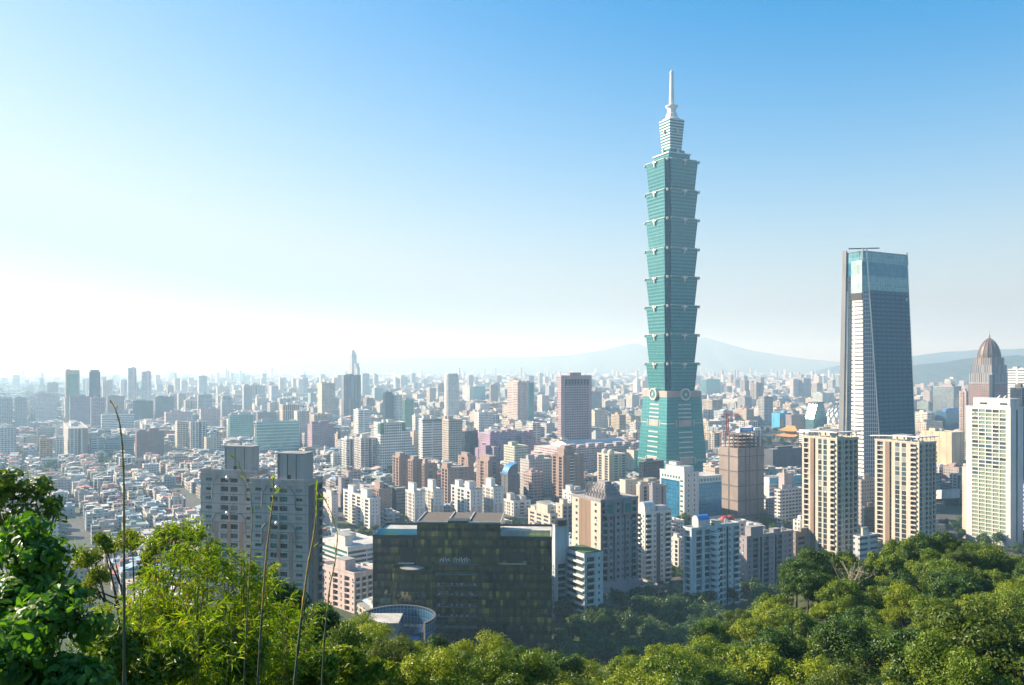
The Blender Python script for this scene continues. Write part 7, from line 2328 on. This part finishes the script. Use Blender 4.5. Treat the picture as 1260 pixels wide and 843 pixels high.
def bamboo(label, culms, seed, mat='l_bamboo', dens=1.7):
    """culms: (px tip, py tip, Y)"""
    rg = np.random.default_rng(seed)
    Yb = np.mean([c[2] for c in culms]); xb = np.mean([X_(c[0], c[2]) for c in culms])
    o = np.array([xb, Yb, gz(xb, Yb)])
    P, D, N, L, Wd = [], [], [], [], []
    mb = MB()
    for px, py, Yc in culms:
        tip = np.array([X_(px, Yc), Yc, Z_(py, Yc)])
        foot = np.array([xb + (tip[0] - xb) * .45 + rg.uniform(-.1, .1), Yb + (Yc - Yb) * .5, gz(xb, Yb) - .2])
        lean = tip - foot
        pts = []
        for q in np.linspace(0, 1, 9):
            p = foot + lean * np.array([q ** 1.5, q ** 1.5, q * (1.12 - .12 * q)])
            pts.append(p)
        pts = np.array(pts)
        mb.tube([tuple(p - o) for p in pts], list(np.linspace(.014, .003, 9)), 5)
        nb_ = int(26 * dens)
        for b_ in range(nb_):
            q = rg.uniform(.15, 1.0) ** .8
            i = min(int(q * 8), 7); f = q * 8 - i
            s = pts[i] * (1 - f) + pts[i + 1] * f
            a = rg.uniform(0, 2 * np.pi); ln = rg.uniform(.16, .48) * (1.15 - .5 * q)
            dr = unit(np.array([np.cos(a), np.sin(a), rg.uniform(.1, .7)]))
            e = s + dr * ln + np.array([0, 0, -.12 * ln])
            mb.tube([tuple(s - o), tuple((s + e) / 2 - o + np.array([0, 0, .03])), tuple(e - o)], [.003, .002, .001], 3)
            for l in range(rg.integers(8, 15)):
                g = rg.uniform(.25, 1.05)
                p = s + (e - s) * g + np.array([0, 0, .03 * np.sin(g * 3)])
                dd = unit(dr * .7 + rg.normal(size=3) * .55 + np.array([0, 0, -.35]))
                P.append(p - o); D.append(dd); N.append(unit(rg.normal(size=3) * .5 + np.array([0, 0, 1]))); l_ = rg.uniform(.07, .14); L.append(l_); Wd.append(l_ * .17)
    P, D, N, L, Wd = map(np.array, (P, D, N, L, Wd))
    dry = rg.random(len(P)) < .035
    V, Fq = leaf_faces(rg, P[~dry], D[~dry], N[~dry], L[~dry], Wd[~dry])
    V2_, F2_ = leaf_faces(rg, P[dry], D[dry], N[dry], L[dry], Wd[dry])
    me = np_mesh('foliage', np.concatenate([V, V2_]), np.concatenate([Fq, F2_ + len(V)]), [M[mat], M['l_dry']], np.concatenate([np.zeros(len(Fq)), np.ones(len(F2_))]))
    return plant('bamboo_clump', label, 'bamboo', *o, [('foliage', me), ('culms', mb.mesh('culms', [M['culm']]))], 'bamboo clumps in the foreground')


rb = random.Random(9)


def cul(p0, p1, y0, y1, Ya, Yb, n): return [(rb.uniform(p0, p1), rb.uniform(y0, y1), rb.uniform(Ya, Yb)) for _ in range(n)]


bamboo('tall bamboo clump with arching tips, in front of the left grey tower', [(205, 632, 10), (222, 640, 10.3), (188, 660, 10.2), (240, 652, 10.6), (250, 670, 10.8)] + cul(185, 265, 660, 740, 9.5, 11, 10), 41)
bamboo('bright bamboo clump between two reed stalks, below the grey tower pair', [(285, 690, 10.5), (300, 684, 10.8), (318, 700, 11)] + cul(260, 335, 690, 770, 10, 11.5, 11), 42)
bamboo('bamboo clump behind the long curved reed stem', cul(130, 200, 715, 790, 9, 11, 13), 43)
bamboo('low yellow bamboo clump at the lower edge under the tallest bamboo', cul(180, 290, 745, 820, 8.5, 9.8, 14), 44)
bamboo('thin bamboo clump at the right end of the bamboo', [(372, 742, 12.5), (352, 735, 12.2)] + cul(310, 385, 745, 810, 11, 13, 10), 45)


def reed(label, pts, Y, r0, plume=True, seed=1, low=None):
    """pts: photo pixels from foot to tip"""
    rg = np.random.default_rng(seed)
    W = [np.array([X_(a, Y), Y + .02 * i, Z_(b_, Y)]) for i, (a, b_) in enumerate(pts)]
    g = gz(W[0][0], Y)
    W = [np.array([W[0][0], Y, g - .05])] + W
    o = W[0].copy()
    mb = MB()
    # smooth the path
    T = np.linspace(0, len(W) - 1, 60)
    Wn = np.array(W)
    C_ = np.stack([np.interp(T, range(len(W)), Wn[:, q]) for q in range(3)], 1)
    for _ in range(3): C_[1:-1] = (C_[:-2] + 2 * C_[1:-1] + C_[2:]) / 4
    rr_ = [r0 * (1 - .75 * i / 59) * (1.0 if i % 8 else 1.5) for i in range(60)]
    mb.tube([tuple(p - o) for p in C_[:22]], rr_[:22], 6, 1)
    mb.tube([tuple(p - o) for p in C_[21:]], rr_[21:], 6, 0)
    e = plant('reed_stalk', label, 'reed', *o, [('stem', mb.mesh('stem', [M['reed'], M['reed_dark']]))], 'tall reed stalks in the foreground')
    P, D, N, L = [], [], [], []
    for i in range(14, 58):
        for q in range((2 if plume else 1) if (i > 44 and (plume or i % 2)) or i % 7 == 0 else 0):
            P.append(C_[i] - o); t_ = unit(C_[min(i + 1, 59)] - C_[i - 1])
            D.append(unit(t_ + rg.normal(size=3) * .35)); N.append(unit(rg.normal(size=3))); L.append(rg.uniform(.015, .04) if plume else rg.uniform(.04, .085))
    P, D, N, L = map(np.array, (P, D, N, L))
    V, Fq = leaf_faces(rg, P, D, N, L, L * (.14 if plume else .2))
    o2 = link('leaf_blades', np_mesh('leaf_blades', V, Fq, [M['l_dry'] if plume else M['l_bamboo']]), e)
    return e


reed('tallest reed stalk with a curved feathery tip, over the rooftops', [(153, 843), (151, 740), (149, 660), (147, 590), (143, 545), (138, 522), (131, 505), (122, 493)], 5.2, .010, True, 1)
reed('leafy reed stalk in front of the right grey tower', [(317, 843), (321, 760), (325, 690), (330, 640), (333, 610), (331, 590)], 6.0, .010, False, 2)
reed('leaning reed stalk crossing the dark flank of the right grey tower', [(362, 843), (369, 770), (377, 700), (384, 660), (387, 625), (385, 596)], 6.2, .012, False, 3)
reed('thin drooping reed stalk just left of the pale pink block', [(396, 843), (399, 780), (404, 725), (411, 690), (413, 660), (403, 630), (391, 610)], 6.6, .008, False, 4)
reed('shortest reed stalk leaning at the left of the right grey tower', [(300, 843), (303, 760), (306, 690), (308, 640), (304, 600), (290, 575), (280, 562)], 7.0, .006, False, 5)

# --- bare branches on the hill crest
rg = np.random.default_rng(77)
Yd = 148.0; xd = X_(1045, Yd); zd = gz(xd, Yd)
e = empty('bare_tree', (xd, Yd, zd)); tag(e, 'pale leafless tree among the green crowns on the right hill crest', 'tree')
mb = MB()
mb.tube([(0, 0, -.5), (.2, 0, 4), (0, 0, 6)], [.28, .2, .15], 6)
tp = Z_(690, Yd) - zd
for q in range(16):
    a = rg.uniform(0, 6.28); r_ = rg.uniform(1.5, 4.2)
    en = np.array([r_ * math.cos(a) * 1.4, r_ * math.sin(a) * .6, tp - rg.uniform(0, 2.2)])
    md = en * .5 + np.array([0, 0, 2.4]) + rg.normal(size=3) * .3
    mb.tube([(0, 0, 5 + q * .05), tuple(md), tuple(en)], [.11, .07, .03], 4)
    for z in range(3):
        mb.tube([tuple(md + (en - md) * rg.uniform(.2, .8)), tuple(en + rg.normal(size=3) * .9)], [.04, .015], 3)
mb.build('branches', M['bark_pale'], e)
